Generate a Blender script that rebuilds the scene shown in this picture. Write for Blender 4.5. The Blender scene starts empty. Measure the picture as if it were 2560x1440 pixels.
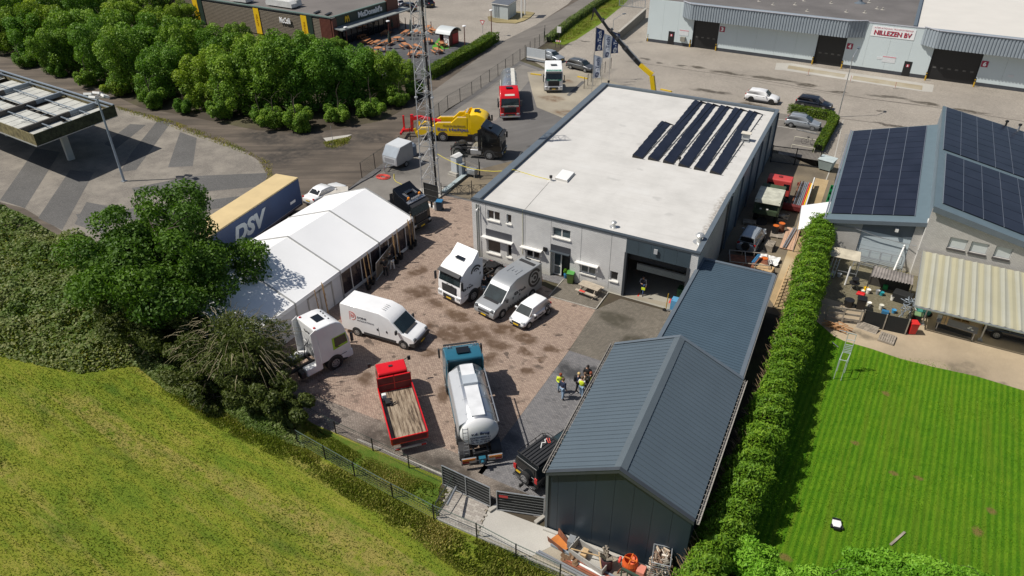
import bpy,bmesh,math,random
import numpy as np
from mathutils import Matrix,Vector
random.seed(7)
RNG=np.random.default_rng(11)
PI=math.pi
rad=math.radians
# ------------------------------------------------------------------ camera
FPX=1800.0            # focal length in photo pixels (photo 2560 wide)
CAM_H=32.5
_up=-np.array([22.0,2760.0,FPX]);_up/=np.linalg.norm(_up)
_f=np.array([0,0,1.0]);_f=_f-_up*(_f@_up);_f/=np.linalg.norm(_f)
_r=np.cross(_f,_up)
if _r[0]<0:_r=-_r
_a=rad(28.1)
AY=math.cos(_a)*_f+math.sin(_a)*_r
AX=-math.sin(_a)*_f+math.cos(_a)*_r
def ray(px,py):
    d=np.array([px-1280.0,py-720.0,FPX])
    return np.array([d@AX,d@AY,d@_up])
def G(px,py,z=0.0):
    w=ray(px,py);t=(z-CAM_H)/w[2]
    return Vector((t*w[0],t*w[1],z))
def GY(px,py,Y):
    w=ray(px,py);t=Y/w[1]
    return Vector((t*w[0],Y,CAM_H+t*w[2]))
scene=bpy.context.scene
cam_data=bpy.data.cameras.new('camera')
cam=bpy.data.objects.new('camera',cam_data)
scene.collection.objects.link(cam)
cam_data.sensor_fit='HORIZONTAL';cam_data.sensor_width=36.0
cam_data.lens=FPX/2560.0*36.0
cam_data.clip_start=0.5;cam_data.clip_end=2000
cx=Vector((AX[0],AY[0],_up[0]));cy=-Vector((AX[1],AY[1],_up[1]));cz=-Vector((AX[2],AY[2],_up[2]))
cam.matrix_world=Matrix(((cx.x,cy.x,cz.x,0),(cx.y,cy.y,cz.y,0),(cx.z,cy.z,cz.z,CAM_H),(0,0,0,1)))
scene.camera=cam
# ------------------------------------------------------------------ light
SUN_AZ=214.0          # direction towards the sun, degrees counter-clockwise from +X
SUN_EL=55.0
world=bpy.data.worlds.new('World');scene.world=world;world.use_nodes=True
wn=world.node_tree.nodes;wl=world.node_tree.links
for n in list(wn):wn.remove(n)
sky=wn.new('ShaderNodeTexSky');sky.sky_type='NISHITA';sky.sun_disc=False
sky.sun_elevation=rad(SUN_EL);sky.sun_rotation=rad(90-SUN_AZ)
sky.air_density=1.0;sky.dust_density=1.5
bg=wn.new('ShaderNodeBackground');bg.inputs['Strength'].default_value=0.068
wo=wn.new('ShaderNodeOutputWorld')
wl.new(sky.outputs[0],bg.inputs[0]);wl.new(bg.outputs[0],wo.inputs[0])
sd=bpy.data.lights.new('sun','SUN');sd.energy=4.7;sd.angle=rad(0.5);sd.color=(1.0,0.95,0.87)
sun=bpy.data.objects.new('sun',sd);scene.collection.objects.link(sun)
sv=Vector((math.cos(rad(SUN_AZ))*math.cos(rad(SUN_EL)),math.sin(rad(SUN_AZ))*math.cos(rad(SUN_EL)),math.sin(rad(SUN_EL))))
sun.rotation_euler=sv.to_track_quat('Z','Y').to_euler();sun.location=(0,0,60)
scene.view_settings.view_transform='Standard';scene.view_settings.look='None'
scene.view_settings.exposure=0.0;scene.view_settings.gamma=1.0;scene.view_settings.use_curve_mapping=False
scene.render.engine='CYCLES'
# ------------------------------------------------------------------ materials
MATS={}
def lin(h,k=1.0):
    o=[]
    for i in(0,2,4):
        v=int(h[i:i+2],16)/255.0
        o.append((v/12.92 if v<=0.04045 else((v+0.055)/1.055)**2.4)*k)
    return tuple(o)
class NT:
    def __init__(s,name):
        s.m=bpy.data.materials.new(name);s.m.use_nodes=True
        s.t=s.m.node_tree;s.n=s.t.nodes;s.l=s.t.links
        s.b=s.n['Principled BSDF'];s.out=s.n['Material Output']
        s.geo=s.n.new('ShaderNodeNewGeometry')
        s.pos=s.geo.outputs['Position']
    def new(s,typ,**kw):
        n=s.n.new(typ)
        for k,v in kw.items():
            if k.startswith('i_'):n.inputs[k[2:].replace('_',' ')].default_value=v
            else:setattr(n,k,v)
        return n
    def mp(s,sc=(1,1,1),loc=(0,0,0),rot=(0,0,0),src=None):
        if rot[2]:                        # turn first (pattern axis at angle rot), then stretch
            r=s.new('ShaderNodeMapping');r.inputs['Rotation'].default_value=(0,0,-rot[2]);s.l.new(src or s.pos,r.inputs['Vector']);src=r.outputs[0]
        n=s.new('ShaderNodeMapping');n.inputs['Scale'].default_value=sc;n.inputs['Location'].default_value=loc
        s.l.new(src or s.pos,n.inputs['Vector']);return n.outputs[0]
    def noise(s,scale,detail=3,rough=.55,src=None,dist=0):
        n=s.new('ShaderNodeTexNoise');n.inputs['Scale'].default_value=scale
        n.inputs['Detail'].default_value=detail;n.inputs['Roughness'].default_value=rough;n.inputs['Distortion'].default_value=dist
        s.l.new(src or s.pos,n.inputs['Vector']);return n.outputs['Fac']
    def ramp(s,fac,stops):
        n=s.new('ShaderNodeValToRGB');cr=n.color_ramp
        while len(cr.elements)<len(stops):cr.elements.new(0.5)
        for e,(p,c)in zip(cr.elements,stops):
            e.position=p;e.color=(c[0],c[1],c[2],1)if not isinstance(c,(int,float))else(c,c,c,1)
        s.l.new(fac,n.inputs[0]);return n.outputs[0]
    def mix(s,fac,a,b,typ='MIX'):
        n=s.new('ShaderNodeMix',data_type='RGBA',blend_type=typ)
        for sock,v in((n.inputs[0],fac),(n.inputs[6],a),(n.inputs[7],b)):
            if isinstance(v,(int,float)):sock.default_value=v
            elif isinstance(v,tuple):sock.default_value=(v[0],v[1],v[2],1)
            else:s.l.new(v,sock)
        return n.outputs[2]
    def math(s,op,a,b=0.0,clamp=False):
        n=s.new('ShaderNodeMath',operation=op);n.use_clamp=clamp
        for i,v in enumerate((a,b)):
            if isinstance(v,(int,float)):n.inputs[i].default_value=v
            else:s.l.new(v,n.inputs[i])
        return n.outputs[0]
    def mr(s,v,a,b,c=0.0,d=1.0):
        n=s.new('ShaderNodeMapRange');n.inputs[1].default_value=a;n.inputs[2].default_value=b
        n.inputs[3].default_value=c;n.inputs[4].default_value=d;s.l.new(v,n.inputs[0]);return n.outputs[0]
    def color(s,c):
        if isinstance(c,tuple):s.b.inputs['Base Color'].default_value=(c[0],c[1],c[2],1)
        else:s.l.new(c,s.b.inputs['Base Color'])
    def bump(s,h,strength=.4,dist=.02):
        n=s.new('ShaderNodeBump');n.inputs['Strength'].default_value=strength;n.inputs['Distance'].default_value=dist
        s.l.new(h,n.inputs['Height']);s.l.new(n.outputs[0],s.b.inputs['Normal'])
    def rough(s,r):
        if isinstance(r,(int,float)):s.b.inputs['Roughness'].default_value=r
        else:s.l.new(r,s.b.inputs['Roughness'])
    def spots(s,pts,warp=1.2,ws=.5):
        """mask 0..1 of irregular stains at given world spots (x, y, rx, ry)"""
        nz=s.new('ShaderNodeTexNoise');nz.inputs['Scale'].default_value=ws;nz.inputs['Detail'].default_value=4
        s.l.new(s.pos,nz.inputs['Vector'])
        v=s.new('ShaderNodeVectorMath',operation='SUBTRACT');s.l.new(nz.outputs['Color'],v.inputs[0]);v.inputs[1].default_value=(.5,.5,.5)
        v2=s.new('ShaderNodeVectorMath',operation='SCALE');s.l.new(v.outputs[0],v2.inputs[0]);v2.inputs[3].default_value=warp*2
        v3=s.new('ShaderNodeVectorMath',operation='ADD');s.l.new(v2.outputs[0],v3.inputs[0]);s.l.new(s.pos,v3.inputs[1])
        acc=None
        for(x,y,rx,ry)in pts:
            m=s.mp(sc=(1/rx,1/ry,0),loc=(-x/rx,-y/ry,0),src=v3.outputs[0])
            ln=s.new('ShaderNodeVectorMath',operation='LENGTH');s.l.new(m,ln.inputs[0])
            k=s.mr(ln.outputs['Value'],1.15,.55)
            acc=k if acc is None else s.math('MAXIMUM',acc,k)
        return acc
def mat(name,col,rough=.6,metal=0.0,var=.10,scale=1.5,bump=0.0,bs=30,spec=None,coat=0.0):
    if name in MATS:return MATS[name]
    t=NT(name)
    if var>0:
        f=t.noise(scale,4)
        t.color(t.ramp(f,[(.3,tuple(c*(1-var)for c in col)),(.7,tuple(min(1,c*(1+var))for c in col))]))
    else:t.color(col)
    t.rough(rough);t.b.inputs['Metallic'].default_value=metal
    if spec is not None:t.b.inputs['Specular IOR Level'].default_value=spec
    if coat:t.b.inputs['Coat Weight'].default_value=coat;t.b.inputs['Coat Roughness'].default_value=.06
    if bump:t.bump(t.noise(bs,3),bump,.01)
    MATS[name]=t.m;return t.m
def paint(name,hexc,k=1.0,rough=.35,var=.06):
    return mat(name,lin(hexc,k),rough,0,var,.8,coat=.5)
# ------------------------------------------------------------------ mesh builder
COL=scene.collection
class MB:
    def __init__(s):s.v=[];s.f=[];s.mi=[];s.cur=0
    def add(s,vs,fs,mtx=None):
        o=len(s.v)
        for p in vs:
            s.v.append(tuple(mtx@Vector(p))if mtx is not None else(p[0],p[1],p[2]))
        for f in fs:s.f.append([i+o for i in f]);s.mi.append(s.cur)
        return s
    def box(s,x0,y0,z0,x1,y1,z1,mtx=None):
        return s.add([(x0,y0,z0),(x1,y0,z0),(x1,y1,z0),(x0,y1,z0),(x0,y0,z1),(x1,y0,z1),(x1,y1,z1),(x0,y1,z1)],
                     [(0,3,2,1),(4,5,6,7),(0,1,5,4),(1,2,6,5),(2,3,7,6),(3,0,4,7)],mtx)
    def cbox(s,c,d,rz=0.0,mtx=None):
        m=Matrix.Translation(c)@Matrix.Rotation(rz,4,'Z')
        if mtx is not None:m=mtx@m
        return s.box(-d[0]/2,-d[1]/2,-d[2]/2,d[0]/2,d[1]/2,d[2]/2,m)
    def prism(s,poly,z0,z1,mtx=None):
        n=len(poly)
        vs=[(p[0],p[1],z0)for p in poly]+[(p[0],p[1],z1)for p in poly]
        fs=[list(range(n))[::-1],list(range(n,2*n))]+[(i,(i+1)%n,n+(i+1)%n,n+i)for i in range(n)]
        return s.add(vs,fs,mtx)
    def prof(s,poly,hw,k=0.0,zb=0.0,split=None,mtx=None):
        """side profile (x,z) extruded across y; half width narrows by k per metre above zb"""
        n=len(poly);w=[hw*(1-k*max(0.0,z-zb))for x,z in poly]
        vs=[(p[0],-w[i],p[1])for i,p in enumerate(poly)]+[(p[0],w[i],p[1])for i,p in enumerate(poly)]
        sides=[list(range(n))]if not split else[list(range(split[0],split[1]+1)),list(range(split[1],n))+list(range(split[0]+1))]
        fs=sides+[[n+i for i in f][::-1]for f in sides]+[(i,n+i,n+(i+1)%n,(i+1)%n)for i in range(n)]
        return s.add(vs,fs,mtx)
    def quad(s,a,b,c,d):return s.add([a,b,c,d],[(0,1,2,3)])
    def slab(s,pts,t,nrm=None):
        """thick plate from a planar polygon, thickness t along its normal (centred on it below)"""
        P=[Vector(p)for p in pts]
        n=nrm or(P[1]-P[0]).cross(P[2]-P[0]).normalized()
        k=len(P)
        vs=[tuple(p)for p in P]+[tuple(p-n*t)for p in P]
        fs=[list(range(k)),list(range(k,2*k))[::-1]]+[(i,k+i,k+(i+1)%k,(i+1)%k)for i in range(k)]
        return s.add(vs,fs)
    def cyl(s,p0,p1,r0,r1=None,n=10,caps=True):
        r1=r0 if r1 is None else r1
        a=Vector(p0);b=Vector(p1);d=(b-a)
        if d.length<1e-6:return s
        d.normalize();u=d.orthogonal().normalized();w=d.cross(u)
        vs=[]
        for(c,r)in((a,r0),(b,r1)):
            for i in range(n):
                t=2*PI*i/n+PI/n
                vs.append(tuple(c+u*(r*math.cos(t))+w*(r*math.sin(t))))
        fs=[(i,(i+1)%n,n+(i+1)%n,n+i)for i in range(n)]
        if caps:fs+=[list(range(n))[::-1],list(range(n,2*n))]
        return s.add(vs,fs)
    def tube(s,pts,r,n=6):
        for a,b in zip(pts[:-1],pts[1:]):s.cyl(a,b,r,r,n)
        return s
    def bar(s,a,b,w,h=None):
        """rectangular bar from a to b, w wide (horizontal), h high"""
        h=h or w;a=Vector(a);b=Vector(b);d=(b-a);L=d.length
        if L<1e-6:return s
        d.normalize()
        side=d.cross(Vector((0,0,1)))
        side=Vector((1,0,0))if side.length<1e-4 else side.normalized()
        up=side.cross(d)
        vs=[]
        for c in(a,b):
            for sx,sy in((-1,-1),(1,-1),(1,1),(-1,1)):
                vs.append(tuple(c+side*(sx*w/2)+up*(sy*h/2)))
        return s.add(vs,[(0,3,2,1),(4,5,6,7),(0,1,5,4),(1,2,6,5),(2,3,7,6),(3,0,4,7)])
    def lathe(s,prof,c=(0,0,0),n=14,mtx=None):
        """prof: (r,z)"""
        vs=[];fs=[]
        for(r,z)in prof:
            for i in range(n):
                t=2*PI*i/n;vs.append((c[0]+r*math.cos(t),c[1]+r*math.sin(t),c[2]+z))
        for k in range(len(prof)-1):
            for i in range(n):
                fs.append((k*n+i,k*n+(i+1)%n,(k+1)*n+(i+1)%n,(k+1)*n+i))
        fs.append(list(range(n))[::-1]);fs.append([(len(prof)-1)*n+i for i in range(n)])
        return s.add(vs,fs,mtx)
    def arc(s,c,r0,r1,a0,a1,n=16,depth=.01,mtx=None,sy=1.0):
        """flat ring sector in the local XY plane with a little depth in Z"""
        vs=[];fs=[]
        for k in range(n+1):
            t=rad(a0+(a1-a0)*k/n)
            for z in(0,depth):
                for r in(r0,r1):vs.append((c[0]+r*math.cos(t),c[1]+sy*r*math.sin(t),z))
        for k in range(n):
            o=4*k;fs+=[(o,o+1,o+5,o+4),(o+2,o+6,o+7,o+3),(o+1,o+3,o+7,o+5),(o,o+4,o+6,o+2)]
        return s.add(vs,fs,mtx)
    def mesh(s,name,mats):
        me=bpy.data.meshes.new(name)
        me.from_pydata(s.v,[],s.f)
        for m in(mats if isinstance(mats,(list,tuple))else[mats]):me.materials.append(m)
        if len(set(s.mi))>1:me.polygons.foreach_set('material_index',s.mi)
        if len(s.f)<4000:
            bm=bmesh.new();bm.from_mesh(me);bmesh.ops.recalc_face_normals(bm,faces=bm.faces);bm.to_mesh(me);bm.free()
        return me
    def build(s,name,mats,parent=None,bevel=0.0,smooth=False,seg=2,loc=None,rz=None,ang=40):
        me=s.mesh(name,mats)
        o=bpy.data.objects.new(name,me);COL.objects.link(o)
        if parent is not None:o.parent=parent
        if loc is not None:o.location=loc
        if rz is not None:o.rotation_euler=(0,0,rz)
        if bevel:
            b=o.modifiers.new('bevel','BEVEL');b.width=bevel;b.segments=seg;b.limit_method='ANGLE';b.angle_limit=rad(ang)
            b.harden_normals=False
        if smooth or bevel:
            me.polygons.foreach_set('use_smooth',[True]*len(me.polygons))
            if not smooth:
                w=o.modifiers.new('wn','WEIGHTED_NORMAL');w.keep_sharp=True
            else:
                pass
        return o
def tag(o,label=None,cat=None,group=None,kind=None):
    if label:o['label']=label
    if cat:o['category']=cat
    if group:o['group']=group
    if kind:o['kind']=kind
    return o
def thing(name,label,cat,loc=(0,0,0),rz=0.0,group=None):
    o=bpy.data.objects.new(name,None);COL.objects.link(o);o.empty_display_size=.3
    o.location=loc;o.rotation_euler=(0,0,rz)
    return tag(o,label,cat,group)
def inst(name,me,parent=None,loc=(0,0,0),rz=0.0,sc=None,rot=None):
    o=bpy.data.objects.new(name,me);COL.objects.link(o)
    if parent is not None:o.parent=parent
    o.location=loc;o.rotation_euler=rot if rot is not None else(0,0,rz)
    if sc is not None:o.scale=sc if not isinstance(sc,(int,float))else(sc,sc,sc)
    return o
def dup(root,loc,rz,label=None,sc=None,group=None):
    r=root.copy();COL.objects.link(r);r.location=loc;r.rotation_euler=(0,0,rz)
    if sc is not None:r.scale=(sc,sc,sc)if isinstance(sc,(int,float))else sc
    if label:r['label']=label
    if group:r['group']=group
    for ch in list(root.children):
        c=ch.copy();COL.objects.link(c);c.parent=r
        for g in ch.children:
            d=g.copy();COL.objects.link(d);d.parent=c
    return r
def sheet(name,pts,z,m,kind='structure'):
    mb=MB();mb.add([(p[0],p[1],0)for p in pts],[list(range(len(pts)))])
    o=mb.build(name,m);o.location.z=z;o['kind']=kind
    if o.data.polygons[0].normal.z<0:o.data.flip_normals()
    return o
def gpoly(pl):return[G(*p)for p in pl]
def frame(o,xd,ud):
    x=Vector(xd).normalized();u=Vector(ud);u=(u-x*u.dot(x)).normalized();n=x.cross(u)
    return Matrix(((x.x,u.x,n.x,o[0]),(x.y,u.y,n.y,o[1]),(x.z,u.z,n.z,o[2]),(0,0,0,1)))
def text(s,m,parent,o,xd,ud,h,w=None,name='lettering',bold=0.0,shear=0.0,depth=.012,align='C',spacing=1.0):
    cu=bpy.data.curves.new('t','FONT');cu.body=s;cu.size=1;cu.extrude=.001;cu.offset=bold;cu.shear=shear
    cu.space_character=spacing;cu.resolution_u=3
    ob=bpy.data.objects.new('t',cu);COL.objects.link(ob)
    dg=bpy.context.evaluated_depsgraph_get()
    me=bpy.data.meshes.new_from_object(ob.evaluated_get(dg));bpy.data.objects.remove(ob);bpy.data.curves.remove(cu)
    co=np.empty(len(me.vertices)*3);me.vertices.foreach_get('co',co);co=co.reshape(-1,3)
    mn,mx=co.min(0),co.max(0)
    capH=mx[1]-max(mn[1],0)if False else(mx[1]-mn[1])
    sy=h/capH;sx=(w/(mx[0]-mn[0]))if w else sy
    cxm={'C':(mn[0]+mx[0])/2,'L':mn[0],'R':mx[0]}[align]
    co[:,0]=(co[:,0]-cxm)*sx;co[:,1]=(co[:,1]-(mn[1]+mx[1])/2)*sy;co[:,2]=np.where(co[:,2]>0,depth,0.0)
    me.vertices.foreach_set('co',co.ravel());me.materials.clear();me.materials.append(m);me.update()
    ob=bpy.data.objects.new(name,me);COL.objects.link(ob)
    if parent is not None:ob.parent=parent
    ob.matrix_local=frame(o,xd,ud)
    return ob
def wall(a,b,z0,z1,t,holes=()):
    """wall in the plane a-b (2D points), thickness t behind it, with rectangular holes (u0,u1,z0,z1)"""
    a=Vector((a[0],a[1]));b=Vector((b[0],b[1]));L=(b-a).length
    ang=math.atan2(b.y-a.y,b.x-a.x);M=Matrix.Translation((a.x,a.y,0))@Matrix.Rotation(ang,4,'Z')
    mb=MB();us=sorted({0.0,L}|{max(0,min(L,h[0]))for h in holes}|{max(0,min(L,h[1]))for h in holes})
    for u0,u1 in zip(us[:-1],us[1:]):
        if u1-u0<1e-4:continue
        um=(u0+u1)/2;hs=sorted([(h[2],h[3])for h in holes if h[0]<um<h[1]])
        z=z0
        for(h0,h1)in hs:
            if h0>z+1e-4:mb.box(u0,0,z,u1,t,h0,M)
            z=max(z,h1)
        if z1>z+1e-4:mb.box(u0,0,z,u1,t,z1,M)
    return mb,M
def ordinal(i):
    return['first','second','third','fourth','fifth','sixth','seventh','eighth','ninth','tenth','eleventh','twelfth','thirteenth','fourteenth',
            'fifteenth','sixteenth','seventeenth','eighteenth','nineteenth','twentieth'][i]
# ------------------------------------------------------------------ ground materials
def m_paving(name,c1,c2,mortar,bw=.21,bh=.105,rot=0.0,stains=None,stain_col=(.05,.032,.018),rough=.8,big=.25,msize=.012,patch=.35,stain_k=.8,offs=.5):
    t=NT(name)
    v=t.mp(rot=(0,0,rot))
    br=t.new('ShaderNodeTexBrick');br.offset=offs;br.inputs['Scale'].default_value=1.0
    br.inputs['Brick Width'].default_value=bw;br.inputs['Row Height'].default_value=bh
    br.inputs['Mortar Size'].default_value=msize;br.inputs['Mortar Smooth'].default_value=.3;br.inputs['Bias'].default_value=0
    br.inputs['Color1'].default_value=(*c1,1);br.inputs['Color2'].default_value=(*c2,1);br.inputs['Mortar'].default_value=(*mortar,1)
    t.l.new(v,br.inputs['Vector'])
    col=br.outputs['Color']
    # individual odd pavers
    vo=t.new('ShaderNodeTexVoronoi');vo.inputs['Scale'].default_value=2.2;t.l.new(t.mp(sc=(1,1.6,1)),vo.inputs['Vector'])
    odd=t.ramp(vo.outputs['Color'],[(.72,0.0),(.80,1.0)])
    blot=t.ramp(t.noise(.9,3),[(.48,0.0),(.62,1.0)])
    col=t.mix(t.math('MULTIPLY',t.math('MULTIPLY',odd,blot),patch*1.4),col,tuple(c*.38 for c in c1))
    big_n=t.ramp(t.noise(.13,5,.6),[(.3,tuple([1-big]*3)),(.7,tuple([1+big*.35]*3))])
    col=t.mix(1.0,col,big_n,'MULTIPLY')
    fine=t.ramp(t.noise(7,3),[(.25,tuple([.84]*3)),(.75,tuple([1.1]*3))])
    col=t.mix(1.0,col,fine,'MULTIPLY')
    r=rough
    if stains:
        m=t.spots(stains)
        m=t.math('MULTIPLY',m,t.mr(t.noise(1.6,5,.65),.25,.50),True)
        col=t.mix(t.math('MULTIPLY',m,stain_k),col,stain_col)
        r=t.mr(m,0,1,rough,.5)
    t.color(col);t.rough(r);t.bump(br.outputs['Fac'],-.35,.008)
    return t.m
def m_asphalt(name,c,var=.3,stains=None,scol=(.02,.018,.016),rough=.85,streak=None,col2=None):
    t=NT(name)
    n1=t.noise(.16,6,.62)
    c2=col2 or tuple(x*(1+var)for x in c)
    col=t.ramp(n1,[(.32,tuple(x*(1-var)for x in c)),(.5,c),(.68,c2)])
    if streak:
        ang,k=streak
        s=t.noise(.55,5,.6,src=t.mp(sc=(.12,1.4,1),rot=(0,0,ang)))
        col=t.mix(t.mr(s,.40,.66,0,k),col,tuple(x*.45 for x in c))
        s2=t.noise(.8,5,.6,src=t.mp(sc=(.1,1.1,1),rot=(0,0,ang),loc=(31,7,0)))
        col=t.mix(t.mr(s2,.52,.75,0,k),col,tuple(min(1,x*1.55)for x in c))
    f=t.ramp(t.noise(22,3,.7),[(.25,(.78,)*3),(.75,(1.18,)*3)])
    col=t.mix(1.0,col,f,'MULTIPLY')
    if stains:
        m=t.spots(stains);m=t.math('MULTIPLY',m,t.mr(t.noise(1.2,5,.65),.3,.6),True)
        col=t.mix(t.math('MULTIPLY',m,.8),col,scol)
    t.color(col);t.rough(rough);t.bump(t.noise(60,2),.25,.01)
    return t.m
def m_grass(name,stops,streak_rot=0.0,stretch=(.35,1.6,1),sc=.55,fine=9,extra=None):
    t=NT(name)
    n=t.noise(sc,6,.68,src=t.mp(sc=stretch,rot=(0,0,streak_rot)),dist=.4)
    n2=t.noise(.12,4)
    n3=t.noise(fine,4,.75)
    f=t.math('ADD',t.math('MULTIPLY',n,.62),t.math('ADD',t.math('MULTIPLY',n2,.28),t.math('MULTIPLY',n3,.32)))
    f=t.math('SUBTRACT',f,.09)
    col=t.ramp(f,stops)
    g=t.ramp(t.noise(26,3,.8),[(.2,(.55,)*3),(.8,(1.4,)*3)])
    col=t.mix(1.0,col,g,'MULTIPLY')
    if extra:col=extra(t,col)
    t.color(col);t.rough(.9);t.b.inputs['Specular IOR Level'].default_value=.15
    t.bump(t.noise(14,4,.8),.9,.08)
    return t.m
def pxs(l):return[(G(px,py).x,G(px,py).y,rx,ry)for px,py,rx,ry in l]
YARD_ST=pxs([(1047,733,1.2,1.3),(1040,680,.7,1.3),(1090,760,1.4,.8),(1133,833,1.6,1.4),(1190,835,1.7,1.3),(1263,820,1.3,.9),(1077,880,.65,.6),(1070,817,.6,.5),(907,950,.8,.7),
               (1223,897,.8,1.0),(1313,847,1.0,.6),(1380,873,.65,.5),(1357,900,.5,.4),(1330,925,.6,.5),(1117,985,.6,1.0),(1240,860,1.0,.8),(1150,790,1.4,.7),(1300,880,.8,.5),(1000,620,.5,.8),(1440,1230,.5,.4),(1185,760,.5,.5)])
M_yard=m_paving('red_brick_pavers',(.31,.225,.175),(.44,.335,.26),(.13,.09,.07),stains=YARD_ST,stain_col=(.085,.048,.024),big=.2,patch=.75,stain_k=.85)
M_greypave=m_paving('grey_pavers',(.17,.165,.17),(.235,.225,.225),(.07,.07,.07),stains=[(-15,36.6,1.0,.7),(-13.6,37,.8,.5),(-15.2,28.5,.8,.5)],stain_col=(.03,.03,.03),big=.15,patch=.35)
M_herring=m_paving('herringbone_pavers',(.165,.145,.115),(.235,.205,.165),(.06,.055,.045),rot=PI/4,big=.3,patch=.2,stains=[(-14.5,43.7,1.5,.9),(-12,41.5,1.2,1.4)],stain_col=(.05,.045,.03))
M_border=m_paving('brown_grey_pavers',(.21,.175,.145),(.29,.245,.205),(.07,.06,.05),stains=[(-18,24.8,2.5,.7),(-22.5,25.3,2,.8),(-13,25,1.6,.8)],stain_col=(.05,.04,.03),patch=.5)
M_apron=m_paving('beige_street_pavers',(.32,.285,.24),(.42,.375,.315),(.17,.15,.13),big=.2,patch=.1,
                   stains=pxs([(1613,147,1.1,.5),(1650,157,.6,.3),(1703,164,1.0,.4),(1743,168,1.2,.5),(1817,182,3.0,.9),(1900,192,1.6,.5),(1947,200,3.2,.7),(2020,213,2.0,.7),(2100,230,1.5,.5),(2220,242,3.2,.6),(2313,258,2.4,.7),(2420,277,2.4,.7),(2230,313,2.0,.5),(1780,228,3.0,.8),(1880,262,2.2,.8),(1465,102,.8,.5),(2060,262,.5,.3),(2200,276,.5,.3)]),stain_col=(.075,.062,.045),stain_k=.95)
M_forecourt=None
def _fore():
    t=NT('petrol_forecourt_pavers')
    br=t.new('ShaderNodeTexBrick');br.inputs['Scale'].default_value=1.0;br.inputs['Brick Width'].default_value=.21;br.inputs['Row Height'].default_value=.105
    br.inputs['Mortar Size'].default_value=.012
    br.inputs['Color1'].default_value=(.235,.21,.178,1);br.inputs['Color2'].default_value=(.19,.17,.145,1);br.inputs['Mortar'].default_value=(.09,.08,.07,1)
    t.l.new(t.pos,br.inputs['Vector'])
    col=t.mix(t.mr(t.noise(.35,5,.65),.42,.66,0,.7),br.outputs['Color'],(.30,.27,.225))
    col=t.mix(t.mr(t.noise(.22,5,.6,src=t.mp(loc=(9,3,0))),.56,.72,0,.6),col,(.12,.11,.095))
    t.color(col);t.rough(.85);t.bump(br.outputs['Fac'],-.3,.008)
    return t.m
M_forecourt=_fore()
M_darkband=m_paving('dark_grey_band_pavers',(.115,.110,.104),(.15,.144,.136),(.06,.06,.06),big=.25,patch=.1)
M_road=m_asphalt('worn_brown_asphalt',(.118,.094,.072),.28,streak=(rad(28),.8),stains=[(-66,60,4.5,2),(-60,57,3,4),(-55,66,4,2),(-58,62,4,3),(-63,64,3,3)])
M_road2=m_asphalt('grey_access_road',(.175,.158,.138),.15,streak=(rad(72),.35))
M_yardasph=m_asphalt('grey_yard_asphalt',(.135,.128,.122),.16,stains=[(-35.5,72,.8,.6),(-36.5,67,.7,.5),(-43,75,1.4,.5)],streak=(rad(60),.25))
M_conc=m_asphalt('stained_concrete',(.30,.265,.205),.22,stains=[(-41,89,2,1.4),(-43.5,97,2.5,1),(-37,84.5,2,1.2)],scol=(.14,.08,.04))
M_conc_l=m_asphalt('pale_concrete',(.42,.40,.36),.12,col2=(.5,.48,.43))
M_conc_d=m_asphalt('damp_grey_concrete',(.19,.175,.155),.3,stains=[(-46,59,2,1.4),(-47.5,62,1.4,2)],scol=(.06,.055,.05))
M_curb=mat('concrete_kerb',(.36,.34,.30),.85,var=.15,scale=3)
M_soil=m_asphalt('dark_soil',(.055,.042,.026),.35,col2=(.09,.085,.035))
M_gravel=m_asphalt('tan_gravel',(.37,.295,.20),.22,stains=[(9.5,49.5,1.5,.7),(3,50.5,1.2,.5),(11.5,48.2,1,.5)],scol=(.16,.13,.09))
M_pebble=m_asphalt('yellow_pebbles',(.40,.29,.155),.3,col2=(.5,.40,.25))
M_yardsoil=m_asphalt('dirty_pavement',(.16,.13,.09),.4,col2=(.24,.19,.12))
M_mossy=m_paving('mossy_courtyard_pavers',(.17,.145,.09),(.24,.21,.14),(.07,.07,.03),big=.35,patch=.1)
def _dry(t,col):
    # bands of dried cut grass and darker lush bands, running along the mowing direction
    s=t.noise(.30,4,.6,src=t.mp(sc=(.14,1.7,1),rot=(0,0,rad(-6)),loc=(4,0,0)),dist=.35)
    p=t.noise(1.3,5,.7)
    k=t.math('MULTIPLY',t.mr(s,.52,.62),t.mr(p,.38,.52),True)
    col=t.mix(t.math('MULTIPLY',k,.6),col,(.34,.26,.09))
    k2=t.mr(t.noise(.5,5,.65,src=t.mp(sc=(.3,1,1),rot=(0,0,rad(-6)),loc=(0,13,0))),.56,.70)
    col=t.mix(t.math('MULTIPLY',k2,.75),col,(.06,.115,.012))
    return col
M_meadow=m_grass('mown_meadow_grass',[(.30,(.07,.125,.012)),(.44,(.14,.20,.018)),(.56,(.21,.235,.025)),(.70,(.34,.29,.07))],rad(-6),sc=.7,extra=_dry)
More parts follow.
